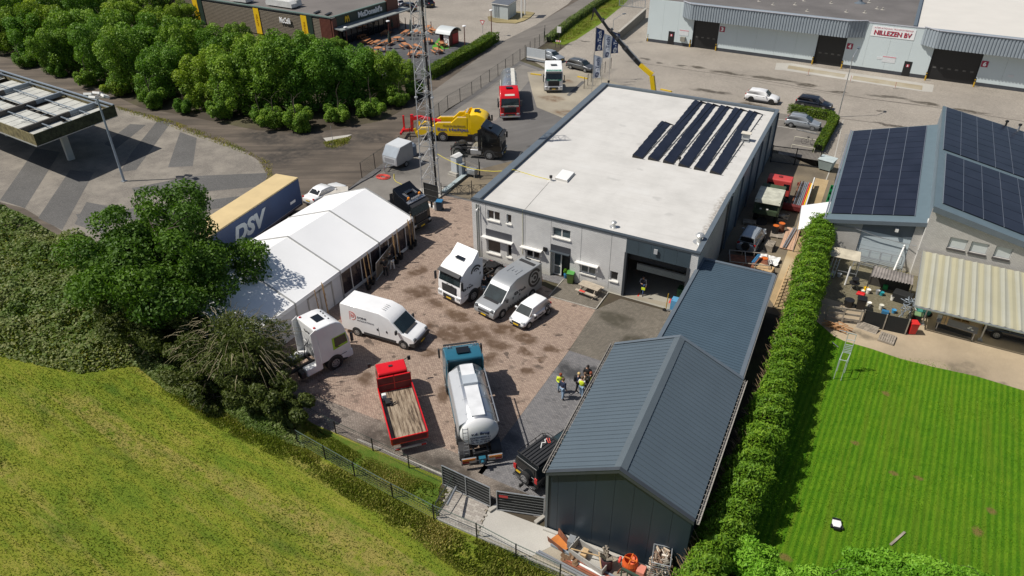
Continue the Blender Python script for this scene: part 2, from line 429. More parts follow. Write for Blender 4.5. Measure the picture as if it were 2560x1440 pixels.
def _lawn(t,col):
    w=t.new('ShaderNodeTexWave');w.bands_direction='X';w.inputs['Scale'].default_value=.9;w.inputs['Distortion'].default_value=.8
    w.inputs['Detail'].default_value=2;w.inputs['Detail Scale'].default_value=.4
    t.l.new(t.mp(sc=(1,.05,1),rot=(0,0,rad(-3))),w.inputs['Vector'])
    col=t.mix(t.mr(w.outputs['Fac'],.2,.8,0,.8),col,t.mix(1.0,col,(.42,.62,.4),'MULTIPLY'))
    n=t.noise(.9,4,src=t.mp(sc=(3.2,.12,1)))
    col=t.mix(t.mr(n,.48,.68,0,.6),col,(.125,.19,.012))
    m=t.spots([(3.6,38.2,.28,.22),(5.9,36.6,.30,.2),(7.2,36.9,.28,.2),(4.9,44,.3,.25),(1.3,27.7,.4,.25),(10.2,34.2,.3,.4),(10.9,36.1,.25,.3)],warp=.12,ws=3)
    return t.mix(t.math('MULTIPLY',m,.8),col,(.20,.13,.05))
M_lawn=m_grass('striped_lawn_grass',[(.3,(.065,.17,.006)),(.5,(.105,.235,.008)),(.7,(.16,.28,.012))],0,(1,1,1),.9,extra=_lawn)
M_verge=m_grass('rough_verge_grass',[(.3,(.05,.10,.012)),(.5,(.09,.15,.018)),(.7,(.17,.17,.035))],0,(1,1,1),1.2)
M_roadverge=m_grass('road_verge_grass',[(.3,(.06,.11,.012)),(.5,(.12,.18,.016)),(.7,(.19,.22,.025))],rad(60),(.5,1.5,1),.8)
# ------------------------------------------------------------------ ground sheets
L0=-.02
sheet('ground',[(-420,-150),(300,-150),(300,420),(-420,420)],L0-.02,M_soil)
FENCE=[(860,478),(905,445),(1000,378),(1120,272),(1180,236),(1245,190),(1300,152),(1385,92)]
sheet('road',[(-260,22),(-46,22)]+[G(*p)for p in FENCE]+[G(1530,10),G(1700,-70),(-40,260),(-260,260)],L0,M_road)
sheet('access_road',gpoly([(1075,300),(1065,240),(1240,112),(1340,60),(1500,-30),(1760,-75),(1600,0),(1385,92),(1300,152),(1180,236),(1110,282)]),L0+.004,M_road2)
sheet('woodland_floor',gpoly([(-500,-60),(-400,30),(0,140),(130,178),(250,222),(350,268),(470,290),(640,325),(760,332),(850,322),(960,300),(1060,245),(1050,200),(990,150),(840,100),(640,40),(0,-75)]),L0+.004,M_soil)
sheet('meadow',[(-130,-60),(60,-60),(60,24),(-9,24.2),(-10.6,23.3),(-13.9,21.6),(-17.2,22.4),(-17.4,24.0),(-44,24.1),(-62,31.5),(-90,31),(-130,45)],L0+.004,M_meadow)
sheet('petrol_forecourt',gpoly([(-500,130),(0,235),(200,245),(300,272),(400,300),(500,338),(600,372),(652,405),(668,440),(655,480),(600,545),(520,640),(330,640),(160,580),(60,520),(-100,480),(-600,400)]),L0+.008,M_forecourt)
bands=[[(290,520),(410,380),(470,380),(430,420)],[(395,300),(428,305),(340,425),(300,430),(330,380)],[(325,310),(365,312),(290,372),(260,360)],
         [(450,330),(492,345),(482,415),(420,418)],[(0,500),(62,520),(150,380),(90,370)],[(95,545),(155,575),(235,430),(175,425)],
         [(190,535),(420,512),(600,490),(655,478),(640,505),(400,545),(200,558)],[(330,470),(480,440),(668,432),(662,465),(520,478),(340,492)]]
bands[0]=[(186,560),(262,585),(300,520),(216,505)]
for i,b in enumerate(bands):
    sheet('dark_paving_band',gpoly(b),L0+.012+.0006*i,M_darkband)
sheet('yard_paving',[(-46,24),(-15.9,24),(-15.9,38.3),(-16.15,44.2),(-29,47.3),(-29.3,56.4),(-37.6,56.2),(-41,54.5),(-46,47)],L0+.012,M_yard)
sheet('yard_border_paving',[(-44,24),(-15.6,24),(-15.6,26.0),(-24,26.2),(-44,26)],L0+.016,M_border)
sheet('grey_yard_paving',[(-15.9,24),(-9,24),(-9,38.4),(-15.88,38.5)],L0+.016,M_greypave)
sheet('herringbone_paving',[(-15.88,38.5),(-8.6,38.4),(-8.6,46.6),(-14.95,46.6),(-16.15,44.2)],L0+.02,M_herring)
sheet('yard_corner_paving',[(-15.9,24.01),(-10.6,24.01),(-10.6,25.2),(-15.9,25.3)],L0+.022,M_border)
sheet('patio',[(-20.2,44.4),(-16.2,44.3),(-16.2,47.3),(-20.2,47.3)],L0+.024,M_herring)
sheet('building_plinth_paving',[(-29,46.5),(-20.2,46.3),(-20.2,47.4),(-29,47.4)],L0+.02,M_greypave)
mb=MB();mb.box(-20.28,44.3,L0,-20.2,47.1,.05);mb.box(-20.28,44.22,L0,-16.15,44.3,.05);mb.box(-16.2,44.3,L0,-16.12,47.0,.05)
tag(mb.build('patio_kerb',M_curb),kind='structure')
sheet('north_yard_asphalt',gpoly([(860,480),(905,445),(1000,378),(1120,272),(1180,236),(1245,190),(1300,152),(1420,195),(1500,215),(1560,230),(1240,470),(1183,640),(1100,560),(1100,495),(960,520)]),L0+.004,M_yardasph)
sheet('fence_strip_concrete',gpoly([(1010,385),(1130,280),(1190,240),(1300,160),(1345,175),(1240,300),(1130,330),(1060,380)]),L0+.008,M_conc_d)
sheet('trailer_standing_concrete',gpoly([(870,480),(1010,385),(1150,395),(1210,420),(1170,440),(1110,480),(1050,480),(960,520)]),L0+.010,M_conc_d)
sheet('tan_concrete_slab',gpoly([(1318,180),(1400,172),(1470,180),(1590,225),(1440,308),(1342,268),(1330,230)]),L0+.012,M_conc)
sheet('gravel_compound',gpoly([(1105,480),(1170,430),(1290,400),(1235,460),(1180,500)]),L0+.016,M_yardsoil)
mb=MB()
for a,b in(((1365,240),(1428,170)),):pass
sheet('drain_strip',gpoly([(1416,238),(1424,240),(1464,204),(1455,202)]),L0+.020,M_darkband)
sheet('street',gpoly([(1395,130),(1470,70),(1540,22),(1640,-60),(3000,-60),(3200,420),(2345,420),(2090,450),(2040,420),(1945,412),(1950,330),(1640,235),(1500,218),(1420,205),(1330,150)]),L0+.002,M_apron)
sheet('grass_slope',gpoly([(1370,100),(1395,78),(1430,50),(1480,18),(1540,-20),(1600,-30),(1555,15),(1500,60),(1440,100),(1410,112),(1385,108)]),L0+.010,M_roadverge)
sheet('mcd_carpark',gpoly([(985,85),(1010,60),(900,-40),(1000,-80),(1500,-80),(1420,10),(1340,62),(1240,112),(1180,125),(1060,120)]),L0+.008,M_apron)
M_terrace=m_paving('dark_terrace_tiles',(.085,.085,.09),(.12,.12,.125),(.05,.05,.05),.5,.5,offs=0)
sheet('terrace_paving',gpoly([(860,160),(850,80),(985,70),(1100,85),(1165,110),(1180,130),(1085,170),(1060,200),(960,190)]),L0+.014,M_terrace)
M_turf=mat('bright_green_artificial_turf',(.07,.26,.02),.9,var=.15)
sheet('artificial_turf',gpoly([(1080,116),(1100,92),(1140,100),(1142,112),(1118,122),(1082,124)]),L0+.018,M_turf)
sheet('loading_pit_slab',gpoly([(1941,157),(1980,158),(2120,180),(2335,212),(2331,230),(2306,228),(2120,200),(1958,175),(1937,174)]),L0+.008,M_conc_l)
M_rust=m_asphalt('rust_stained_concrete',(.33,.28,.19),.3,col2=(.40,.37,.30))
sheet('loading_pit_channel',gpoly([(1972,163),(2115,186),(2110,194),(1968,171)]),L0+.014,M_rust)
sheet('loading_pit_channel',gpoly([(2134,189),(2307,214),(2305,225),(2130,198)]),L0+.014,M_rust)
M_seam=mat('dark_road_seam',(.10,.085,.07),.8,var=.2)
def strip(name,pts,w,z,m,kind='structure'):
    mb=MB();P=[Vector((p[0],p[1],0))for p in pts]
    for a,b in zip(P[:-1],P[1:]):
        d=(b-a).normalized();n=Vector((-d.y,d.x,0))*w/2
        a2=a-d*w*.2;b2=b+d*w*.2
        mb.quad(a2-n,b2-n,b2+n,a2+n)
    o=mb.build(name,m);o.location.z=z;o['kind']=kind;return o
strip('road_seam',gpoly([(1565,152),(1760,180),(1920,203),(2180,248),(2353,270),(2600,310)]),.16,L0+.008,M_seam)
strip('road_seam',gpoly([(1855,197),(1920,210),(2100,238),(2300,262)]),.08,L0+.010,M_seam)
strip('road_seam',gpoly([(1960,290),(2095,295),(2200,308),(2330,325)]),.12,L0+.010,M_seam)
strip('road_seam',gpoly([(2108,300),(2085,400),(2065,450)]),.10,L0+.012,M_conc_l)
M_line=mat('worn_white_road_paint',(.55,.54,.5),.7,var=.15,scale=4)
strip('parking_line',gpoly([(1946,298),(1972,301)]),.1,L0+.014,M_line)
strip('parking_line',gpoly([(1944,315),(2040,331)]),.1,L0+.014,M_line)
sheet('parking_asphalt',gpoly([(1950,283),(2080,300),(2045,420),(1925,370)]),L0+.008,M_road2)
sheet('lawn',[G(2085,840),G(2110,852),G(2180,872),G(2250,896),G(2330,916),G(2440,940),G(2560,976),G(2760,1040),(30,44),(30,8),(-2.5,8),(-2,52)],L0+.012,M_lawn)
sheet('gravel_drive',[(-.9,45),(30,42),(30,64),(-.9,64)],L0+.008,M_gravel)
sheet('courtyard_paving',[(-.9,54.3),(6.1,53.6),(6.1,62),(-.9,63)],L0+.012,M_mossy)
sheet('side_yard_ground',[(-9.9,47),(-1.4,47),(-2.2,83),(-10.4,83)],L0+.008,M_yardsoil)
sheet('pebble_strip',[(-4.3,52),(-3.0,50),(-3.1,64),(-3.3,78),(-4.6,78),(-4.5,66)],L0+.014,M_pebble)
sheet('strip_behind_shed',[(-4.4,22),(-.7,22),(-.8,62),(-3.0,62),(-3.0,50),(-4.4,50)],L0+.012,M_soil)
sheet('slab_path',[(-2.0,64),(.3,64),(-1.2,93),(-3.4,93)],L0+.014,m_paving('pale_path_slabs',(.25,.235,.21),(.31,.29,.26),(.12,.11,.1),.5,.5,big=.2,offs=0))
sheet('small_grass_patch',[(-28.6,23.9),(-17.5,23.8),(-16.6,21.7),(-19.6,22.5),(-23,22.1),(-28.5,24.0)],L0+.012,M_verge)
sheet('white_hatched_island',gpoly([(808,345),(880,336),(850,352),(818,356)]),L0+.03,M_conc_l)
sheet('concrete_patch',[G(1224,1266),G(1362,1318),G(1420,1345),G(1330,1390),G(1196,1335)],L0+.02,M_conc_l)
sheet('concrete_hardstanding',[G(1224,1266),G(1362,1318),G(1560,1398),G(1800,1500),G(1560,1520),G(1196,1342)],L0+.012,M_conc)
# ------------------------------------------------------------------ buildings
def m_brick(name,c1,c2,mo,rotx=True):
    t=NT(name)
    # brick courses: horizontal run = x+y, vertical = z
    sx=t.new('ShaderNodeSeparateXYZ');t.l.new(t.pos,sx.inputs[0])
    cb=t.new('ShaderNodeCombineXYZ');t.l.new(t.math('ADD',sx.outputs[0],sx.outputs[1]),cb.inputs[0]);t.l.new(sx.outputs[2],cb.inputs[1])
    br=t.new('ShaderNodeTexBrick');br.inputs['Scale'].default_value=1;br.inputs['Brick Width'].default_value=.22;br.inputs['Row Height'].default_value=.10
    br.inputs['Mortar Size'].default_value=.014;br.inputs['Mortar Smooth'].default_value=.2
    br.inputs['Color1'].default_value=(*c1,1);br.inputs['Color2'].default_value=(*c2,1);br.inputs['Mortar'].default_value=(*mo,1)
    t.l.new(cb.outputs[0],br.inputs['Vector'])
    n=t.ramp(t.noise(.6,4),[(.3,(.9,)*3),(.7,(1.06,)*3)])
    dirt=t.mr(t.math('ADD',sx.outputs[2],t.math('MULTIPLY',t.noise(1.2,4),.8)),.3,1.3,.75,0)
    col=t.mix(1.0,br.outputs['Color'],n,'MULTIPLY')
    col=t.mix(t.math('MULTIPLY',dirt,.55),col,(.36,.33,.22))
    t.color(col);t.rough(.8);t.bump(br.outputs['Fac'],-.5,.01);return t.m
M_wbrick=m_brick('white_grey_brick',(.62,.615,.60),(.70,.695,.67),(.45,.445,.44))
M_gbrick=m_brick('pale_grey_brick',(.46,.44,.41),(.53,.51,.475),(.36,.345,.32))
M_white=mat('white_plastic_frame',(.74,.73,.70),.4,var=.04)
M_sill=mat('white_sill',(.78,.76,.70),.6,var=.06)
M_glass=mat('dark_window_glass',(.012,.014,.017),.04,var=0,spec=.8)
M_glassb=mat('bluish_window_glass',(.05,.075,.085),.05,var=.3,scale=.8,spec=.8)
M_dkgrey=mat('anthracite_metal',(.045,.052,.060),.45,var=.08)
M_trim=mat('slate_blue_roof_trim',(.115,.14,.165),.45,var=.06)
M_trimd=mat('dark_slate_trim',(.055,.068,.08),.45,var=.06)
M_black=mat('hall_shade_black',(.006,.006,.007),.7,var=0)
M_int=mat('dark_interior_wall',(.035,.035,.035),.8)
M_steel=mat('galvanised_steel',(.42,.44,.46),.42,.65,var=.12,scale=4)
M_alu=mat('brushed_aluminium',(.62,.63,.64),.35,.8,var=.06,scale=2)
M_blueclad=mat('dark_blue_cladding',(.045,.068,.085),.42,var=.1,scale=.7)
M_bluegrey=mat('blue_grey_cladding',(.20,.25,.285),.45,var=.1,scale=.4)
M_blk=mat('black_rubber',(.015,.015,.016),.75,var=.1)
M_blkp=mat('black_painted_metal',(.014,.014,.015),.4,var=.1)
M_solar=None
def m_solar():
    t=NT('black_solar_cells')
    n=t.noise(.5,3)
    t.color(t.ramp(n,[(.3,(.010,.011,.020)),(.7,(.018,.020,.034))]));t.rough(.28);t.b.inputs['Specular IOR Level'].default_value=.45
    return t.m
M_solar=m_solar()
M_frame=mat('black_module_frame',(.03,.03,.034),.4,var=0)
def m_membrane():
    t=NT('white_roof_membrane')
    n=t.noise(.35,6,.65);s=t.noise(1.2,5,.7,src=t.mp(sc=(.25,2.2,1)))
    col=t.ramp(n,[(.3,(.50,.487,.46)),(.55,(.575,.56,.53)),(.75,(.61,.60,.575))])
    col=t.mix(t.mr(s,.52,.78,0,.35),col,(.42,.405,.38))
    w=t.new('ShaderNodeTexBrick');w.inputs['Scale'].default_value=1;w.inputs['Brick Width'].default_value=8.0;w.inputs['Row Height'].default_value=1.0
    w.inputs['Mortar Size'].default_value=.012;w.offset=.35;w.inputs['Color1'].default_value=(1,1,1,1);w.inputs['Color2'].default_value=(.985,.985,.985,1);w.inputs['Mortar'].default_value=(.88,.875,.87,1)
    t.l.new(t.mp(sc=(1,1,1)),w.inputs['Vector'])
    col=t.mix(1.0,col,w.outputs['Color'],'MULTIPLY')
    m=t.spots([(-20,57,.8,.3),(-20.5,66,.5,.4),(-15.2,55,.5,.3),(-24,70,.6,.3),(-13.4,52.5,.4,.3),(-18.5,60,.3,.3)],.5,1.5)
    col=t.mix(t.math('MULTIPLY',m,.35),col,(.33,.325,.31))
    m2=t.spots([(-9.95,56.5,.55,3.2),(-9.8,51.5,.5,2.2),(-9.9,54,.5,2)],.4,3)
    col=t.mix(t.math('MULTIPLY',t.math('MULTIPLY',m2,t.mr(t.noise(5,4,.8),.4,.55),True),.75),col,(.22,.19,.16))
    t.color(col);t.rough(.7);t.bump(t.noise(8,3),.15,.01);return t.m
M_memb=m_membrane()
def window(parent,M,u0,u1,z0,z1,cols=1,depth=.13,glass=None,sill=True,fm=None,fw=.07,rail=None,name='window'):
    f=MB();y0,y1=depth-.03,depth+.05
    f.box(u0,y0,z0,u0+fw,y1,z1,M);f.box(u1-fw,y0,z0,u1,y1,z1,M)
    f.box(u0+fw,y0,z0,u1-fw,y1,z0+fw,M);f.box(u0+fw,y0,z1-fw,u1-fw,y1,z1,M)
    cw=(u1-u0-2*fw)/cols
    for i in range(1,cols):f.box(u0+fw+i*cw-.05,y0,z0+fw,u0+fw+i*cw+.05,y1,z1-fw,M)
    w=f.build(name,fm or M_white,parent)
    for i in range(cols):
        p=MB();a=u0+fw+i*cw+(.05 if i else 0);b=u0+fw+(i+1)*cw-(.05 if i<cols-1 else 0)
        p.box(a,depth+.005,z0+fw,b,depth+.02,z1-fw,M);p.build('pane',glass or M_glass,w)
    if sill:
        s=MB();s.box(u0-.05,-.10,z0-.10,u1+.05,depth-.031,z0-.002,M);s.build('sill',M_sill,w)
    return w
# ---- main building -------------------------------------------------------
B=thing('workshop_building','flat roofed white brick workshop and office with pale roof and half open garage door','building',(0,0,0))
FA,FB=Vector((-29.05,47.25)),Vector((-9.4,47.0));RB,RM,LB_=Vector((-10.2,81.7)),Vector((-9.7,58.4)),Vector((-31.0,82.0))
HB=5.45
def fr(px,py):                      # photo point on the front wall plane -> (u, z)
    w=GY(px,py,47.12);return(w.x-FA.x,w.z)
def hole(a,b):(u0,z1),(u1,z0)=fr(*a),fr(*b);return(u0,u1,max(z0,0),z1)
wins=[(hole((1216.5,525),(1248.5,556)),2),(hole((1265,536),(1277.5,561.5)),1),(hole((1381,567),(1425.6,601)),2),
        (hole((1215.6,596),(1250,639)),1),(hole((1264,609),(1277.5,645)),1),(hole((1314,621),(1348.5,652)),2),
        (hole((1452,656),(1488.5,690)),2),(hole((1526,676),(1544.5,704)),1)]
wins[4]=((wins[1][0][0],wins[1][0][1],wins[4][0][2],wins[4][0][3]),1)
door_h=hole((1376.5,624),(1423,700));door_h=(door_h[0],door_h[1],0,door_h[3])
gd=(fr(1563,650)[0],fr(1719,700)[0],0.0,4.05)
mb,MW=wall(FA,FB,0,HB,.3,[w[0]for w in wins]+[door_h,gd])
mb.build('wall',M_wbrick,B)
for i,(h,c)in enumerate(wins):
    window(B,MW,h[0],h[1],h[2],h[3],c,glass=M_glassb if i in(2,6)else M_glass)
mb=MB()                            # side and back walls
def wallseg(a,b,z0,z1,t=.25):return wall(a,b,z0,z1,t)[0]
wallseg(FB+Vector((0,.3)),RM,0,HB).build('wall',M_gbrick,B)
wallseg(RB,LB_,0,HB).build('wall',M_bluegrey,B)
wallseg(LB_,FA+Vector((0,.31)),0,HB).build('wall',M_bluegrey,B)
n=20
clad=wall(RM,RB,0,HB,.2)[1];LR=(RB-RM).length
pm=MB();pm.box(.012,0,0,LR/n-.012,.2,HB);pme=pm.mesh('cladding_panel',M_bluegrey)
for i in range(n):
    o=inst('cladding_panel',pme,B);o.matrix_local=clad@Matrix.Translation((i*LR/n,.0 if i%2 else .012,0))
mb=MB()
for i in range(0,n+1,4):mb.box(i*LR/n-.08,-.16,0,i*LR/n+.08,-.005,HB-.3,clad)
mb.build('cladding_post',M_trim,B)
# roof slab, parapet caps
mb=MB();mb.prism([(FA.x+.3,FA.y+.3),(FB.x-.3,FB.y+.3),(RM.x-.3,RM.y),(RB.x-.3,RB.y-.3),(LB_.x+.3,LB_.y-.3)],HB-.45,HB-.22)
roof=mb.build('roof',M_memb,B)
def cap(a,b,w,z,m,inward):
    a=Vector((a[0],a[1],z));b=Vector((b[0],b[1],z));q=MB();d=(b-a).normalized();s=Vector((-d.y,d.x,0))*inward
    e=.07
    q.slab([tuple(a-s*e),tuple(b-s*e),tuple(b+s*w),tuple(a+s*w)],.16*(1 if inward>0 else 1),Vector((0,0,1)))
    return q.build('parapet_cap',m,B)
cap((FA.x-.07,FA.y),(FB.x+.08,FB.y),.24,HB+.06,M_trimd,1)
cap((FB.x,FB.y+.25),(RM.x,RM.y),.3,HB+.063,M_trim,1)
cap((RM.x+.06,RM.y),(RB.x,RB.y),.3,HB+.066,M_trim,1)
cap((RB.x,RB.y-.002),(LB_.x,LB_.y-.002),.3,HB+.06,M_trim,1)
cap((LB_.x,LB_.y),(FA.x,FA.y+.26),.62,HB+.063,M_trim,1)
# movement joints in the brick, as thin recessed dark strips standing 2 mm proud
for(px,py)in((1212,515),(1312,535),(1378,551),(1455,572),(1530.5,590)):
    u=fr(px,py)[0];q=MB();q.box(u-.012,-.004,.3,u+.012,0,HB-.12,MW)
    q.build('expansion_joint',M_dkgrey,B)
# downpipe and camera
q=MB();u=fr(1189,520)[0];q.cyl(MW@Vector((u+.05,-.09,.05)),MW@Vector((u+.05,-.09,HB-.3)),.05,n=8);q.cyl(MW@Vector((u+.28,-.09,.05)),MW@Vector((u+.28,-.09,HB-.3)),.035,n=6)
q.build('downpipe',mat('grey_green_pipe',(.20,.22,.20),.6),B)
q=MB();uc,zc=fr(1194,520);q.bar(MW@Vector((uc,0,zc)),MW@Vector((uc+.05,-.35,zc-.05)),.05);q.cbox(MW@Vector((uc+.06,-.4,zc-.1)),(.14,.25,.16),.4)
q.build('security_camera',M_white,B)
uc,zc=fr(1363,623);q=MB();q.box(uc-.16,-.14,zc-.17,uc+.16,-.002,zc+.17,MW);q.build('wall_speaker',M_blkp,B)
uc,zc=fr(1642,626);q=MB();q.box(uc-.14,-.2,zc-.2,uc+.14,-.13,zc+.2,MW);q.build('floodlight',mat('grey_lamp_housing',(.45,.46,.47),.5),B)
# dark panel over the window, awning boxes
h=hole((1213,572),(1278,604));h=(h[0],h[1],min(fr(1213,588)[1],99),fr(1213,572)[1])
q=MB();q.box(h[0],-.03,h[2],h[1],-.003,h[3],MW);q.build('dark_fascia_panel',mat('dark_grey_panel',(.055,.058,.07),.5),B)
for(a,b)in(((1206,589),(1283,608)),((1303,613),(1357,628)),((1441,651),(1498,665))):
    (u0,z0),(u1,z1)=fr(*a),fr(*b);z=(z0+z1)/2
    q=MB();q.box(u0,-.42,z-.02,u1,-.30,z+.05,MW);q.box(u0+.02,-.30,z+.0,u1-.02,-.004,z+.04,MW)
    q.box(u0,-.30,z-.45,u0+.04,-.26,z,MW);q.box(u1-.04,-.30,z-.45,u1,-.26,z,MW)
    q.build('sun_screen',M_white,B)
# entrance
q=MB();u0,u1,_,zt=door_h
q.box(u0+.001,.31,0,u0+.1,1.2,zt,MW);q.box(u1-.1,.31,0,u1-.001,1.2,zt,MW);q.box(u0,.31,zt-.1,u1,1.2,zt-.001,MW);q.build('porch_lining',M_wbrick,B)
q=MB();q.box(u0,.9,0,u1,.95,zt,MW);q.build('dark_hall_panel',M_black,B)  # black panel, its colour gives the darkness of the unlit hall
q=MB();q.box(u0+.001,-.03,zt,u1-.001,.0-.003,zt+.55,MW);q.build('door_canopy_panel',mat('charcoal_canopy',(.06,.062,.07),.5),B)
q=MB();q.box(u0+.02,-.3,zt-.05,u1-.02,-.031,zt+.0,MW);q.build('door_canopy',M_trimd,B)
q=MB();dw=u0+.1
for a,b,c,d in((dw,dw+.09,0,2.3),(dw+.65,dw+.74,0,2.3),(dw+.09,dw+.65,0,.12),(dw+.09,dw+.65,2.2,2.3),(dw+.09,dw+.65,.85,.95)):q.box(a,.42,c,b,.48,d,MW)
d=q.build('door',M_white,B);q=MB();q.box(dw+.09,.44,.12,dw+.65,.45,.85,MW);q.box(dw+.09,.44,.95,dw+.65,.45,2.2,MW);q.build('pane',M_glassb,d)
# garage opening
u0,u1,_,zt=gd
zt2=HB-.1
cl=MB();step=(u1-u0)/5
for i in range(5):
    cl=MB();cl.box(u0+i*step+.008,-.035,zt,u0+(i+1)*step-.008,-.004,zt2,MW);cl.build('cladding_panel',M_blueclad,B)
for a in(u0-.06,u1-.14):q=MB();q.box(a,-.06,0,a+.2,.34,zt+.02,MW);q.build('door_jamb',M_dkgrey,B)
q=MB()
gz0=2.55
for k in range(7):
    za=gz0+k*.09
    q.box(u0+.9,.36,za,u1-.15,.40+.012*(k%2),za+.084,MW)
q.build('roller_shutter',mat('shutter_slats',(.05,.06,.065),.45),B)
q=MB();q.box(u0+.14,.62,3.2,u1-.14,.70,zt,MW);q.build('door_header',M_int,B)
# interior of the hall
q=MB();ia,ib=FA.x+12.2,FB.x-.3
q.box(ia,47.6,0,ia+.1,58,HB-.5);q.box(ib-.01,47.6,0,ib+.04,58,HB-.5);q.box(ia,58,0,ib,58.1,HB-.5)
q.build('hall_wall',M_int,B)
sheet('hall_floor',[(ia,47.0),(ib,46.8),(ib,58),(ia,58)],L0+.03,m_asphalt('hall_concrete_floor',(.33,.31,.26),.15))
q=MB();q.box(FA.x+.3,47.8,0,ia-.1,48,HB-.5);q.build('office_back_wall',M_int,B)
M_redp=mat('red_floor_paint',(.62,.07,.05),.6)
sheet('red_floor_line',gpoly([(1596,733),(1600,733),(1594,748),(1590,747)]),L0+.036,M_redp)
sheet('red_floor_line',gpoly([(1676,746),(1681,747),(1672,766),(1667,765)]),L0+.036,M_redp)
sheet('door_threshold',gpoly([(1559,740),(1566,735),(1722,769),(1716,780)]),L0+.04,M_conc)
o_=G(1651,690,.0)
q=MB();q.bar(o_+Vector((-.1,.2,1.5)),o_+Vector((.5,1.5,1.5)),.05);tag(q.build('strip_light',mat('lamp_tube_casing',(.7,.68,.6),.4)),'white tube leaning inside the open garage door opening','tube light')
# roof fittings
def lathe_thing(name,label,cat,c,prof,m,n=16):
    return tag(MB().lathe(prof,(0,0,0),n).build(name,m,smooth=False,loc=c),label,cat)
RZ=HB-.22
M_gal=mat('pale_galvanised_vent',(.6,.6,.58),.35,.6,var=.05)
for(px,py,s,lab)in((1534,568,.8,'small metal roof vent with round cowl above the brick front wall'),(1748,606,1.15,'large metal roof vent cowl at the front right roof corner')):
    c=G(px,py,RZ);v=thing('roof_vent',lab,'vent',c)
    MB().lathe([(.42*s,0),(.42*s,.03),(.2*s,.06),(.16*s,.3*s),(.16*s,.45*s)],n=16).build('base',M_gal,v)
    MB().lathe([(.1,.46*s),(.27*s,.47*s),(.3*s,.55*s),(.2*s,.66*s),(.05,.70*s)],n=16).build('cowl',M_gal,v)
for(px,py,lab)in((1377,452,'dark roof vent at the corner of the white skylight'),(1698,405,'dark roof vent at the end of the solar rows'),(1521,212,'dark vent pipe at the far left roof corner')):
    c=G(px,py,RZ);v=thing('roof_pipe',lab,'vent',c)
    MB().lathe([(.32,0),(.3,.03),(.09,.05),(.08,.3)],n=14).build('base',M_memb,v);MB().lathe([(.08,.3),(.14,.31),(.14,.5),(.04,.55)],n=12).build('cap',M_blkp,v)
a,b_,c_,d_=G(1387,449,RZ),G(1418,457,RZ),G(1437,436,RZ),G(1406,428,RZ)
sk=thing('skylight','square white roof skylight near the middle of the pale roof','skylight',(0,0,0))
MB().prism([a,b_,c_,d_],RZ,RZ+.16).build('curb',M_memb,sk)
MB().prism([p.lerp((a+b_+c_+d_)/4,.04)for p in(a,b_,c_,d_)],RZ+.165,RZ+.24).build('dome',mat('white_skylight_dome',(.8,.8,.78),.3,var=.02),sk,bevel=.03)
# solar rows
rows=[((1116,902),(903,1155)),((1365,745),(1020,1172)),((1460,765),(1133,1195)),((1562,782),(1248,1220)),((1665,800),(1365,1245)),((1772,822),(1485,1272))]
ords=['short solar panel row at the left end of the roof array','leftmost long solar panel row on the white roof, next to the short one','second long solar panel row of the roof array from the left',
        'middle long solar panel row of the roof array','fourth long solar panel row of the roof array from the left','rightmost solar panel row, beside the air conditioning unit']
for(a,b_),lab in zip(rows,ords):
    A_=G(1280+a[0]/3,a[1]/3,RZ+.35);B_=G(1280+b_[0]/3,b_[1]/3,RZ+.35)
    d=(A_-B_);L=d.length;d.normalize();s=Vector((d.y,-d.x,0))
    s=Vector((1,-.04,0)).normalized()
    t=thing('solar_panel_row',lab,'solar panels',B_-Vector((0,0,.35)),0,'solar rows on the white roof')
    npn=max(2,round(L/1.62));W=.95
    f=MB();o=Vector((0,0,0))
    prof=[(0,.10),(.06,.36),(W,.14),(W,.1),(0,.02)]
    pm=MB();Lp=L/npn
    # panel: tilted slab in local frame x=s y=d
    Mx=Matrix(((s.x,d.x,0,0),(s.y,d.y,0,0),(0,0,1,0),(0,0,0,1)))
    pm.slab([(0.05,.012,.34),(W,.012,.13),(W,Lp-.012,.13),(.05,Lp-.012,.34)],.03,Vector((.2,0,1)).normalized())
    pme=pm.mesh('solar_panel',M_solar)
    for i in range(npn):
        q=inst('solar_panel',pme,t);q.matrix_local=Mx@Matrix.Translation((0,i*Lp,0))
    f.slab([(.03,0,.30),(0,0,.02),(0,L,.02),(.03,L,.30)],.015,Vector((-1,0,.1)).normalized())
    q=f.build('wind_deflector',M_frame,t);q.matrix_local=Mx
    f=MB();f.add([(0,0,.02),(W,0,.02),(W,0,.10),(.03,0,.31)],[(0,1,2,3)]);f.add([(0,L,.02),(W,L,.02),(W,L,.10),(.03,L,.31)],[(0,1,2,3)])
    q=f.build('end_plate',M_blkp,t);q.matrix_local=Mx
    f=MB()
    f.box(W+.02,0,.04,W+.06,L,.10)
    for i in range(npn+1):f.box(W,i*Lp-.012,.03,W+.33,i*Lp+.012,.05)
    q=f.build('mounting_rail',M_frame,t);q.matrix_local=Mx
c=G(1863,352,RZ);ac=thing('air_conditioner','small air conditioning unit on a frame at the right edge of the roof','air conditioner',c)
MB().cbox((0,0,.45),(.75,.35,.6)).build('housing',mat('pale_grey_ac_housing',(.5,.5,.48),.5),ac,bevel=.02)
MB().cbox((0,.02,.82),(.95,.75,.04)).build('rain_cover',mat('cream_cover',(.62,.57,.48),.6),ac)
q=MB();q.cbox((0,-.35,.05),(.9,.12,.1));q.cbox((0,.3,.05),(.9,.12,.1));q.bar((-.4,-.35,.1),(-.4,.3,.1),.05);q.bar((.4,-.35,.1),(.4,.3,.1),.05);q.build('support_frame',M_steel,ac)
q=MB();q.tube([G(1377,450,RZ+.02),G(1330,503,RZ+.02),G(1308,528,RZ+.03)],.012,4)
tag(q.build('roof_cable',mat('grey_cable',(.35,.34,.3),.7)),'thin cable lying across the white roof to the front parapet','cable')
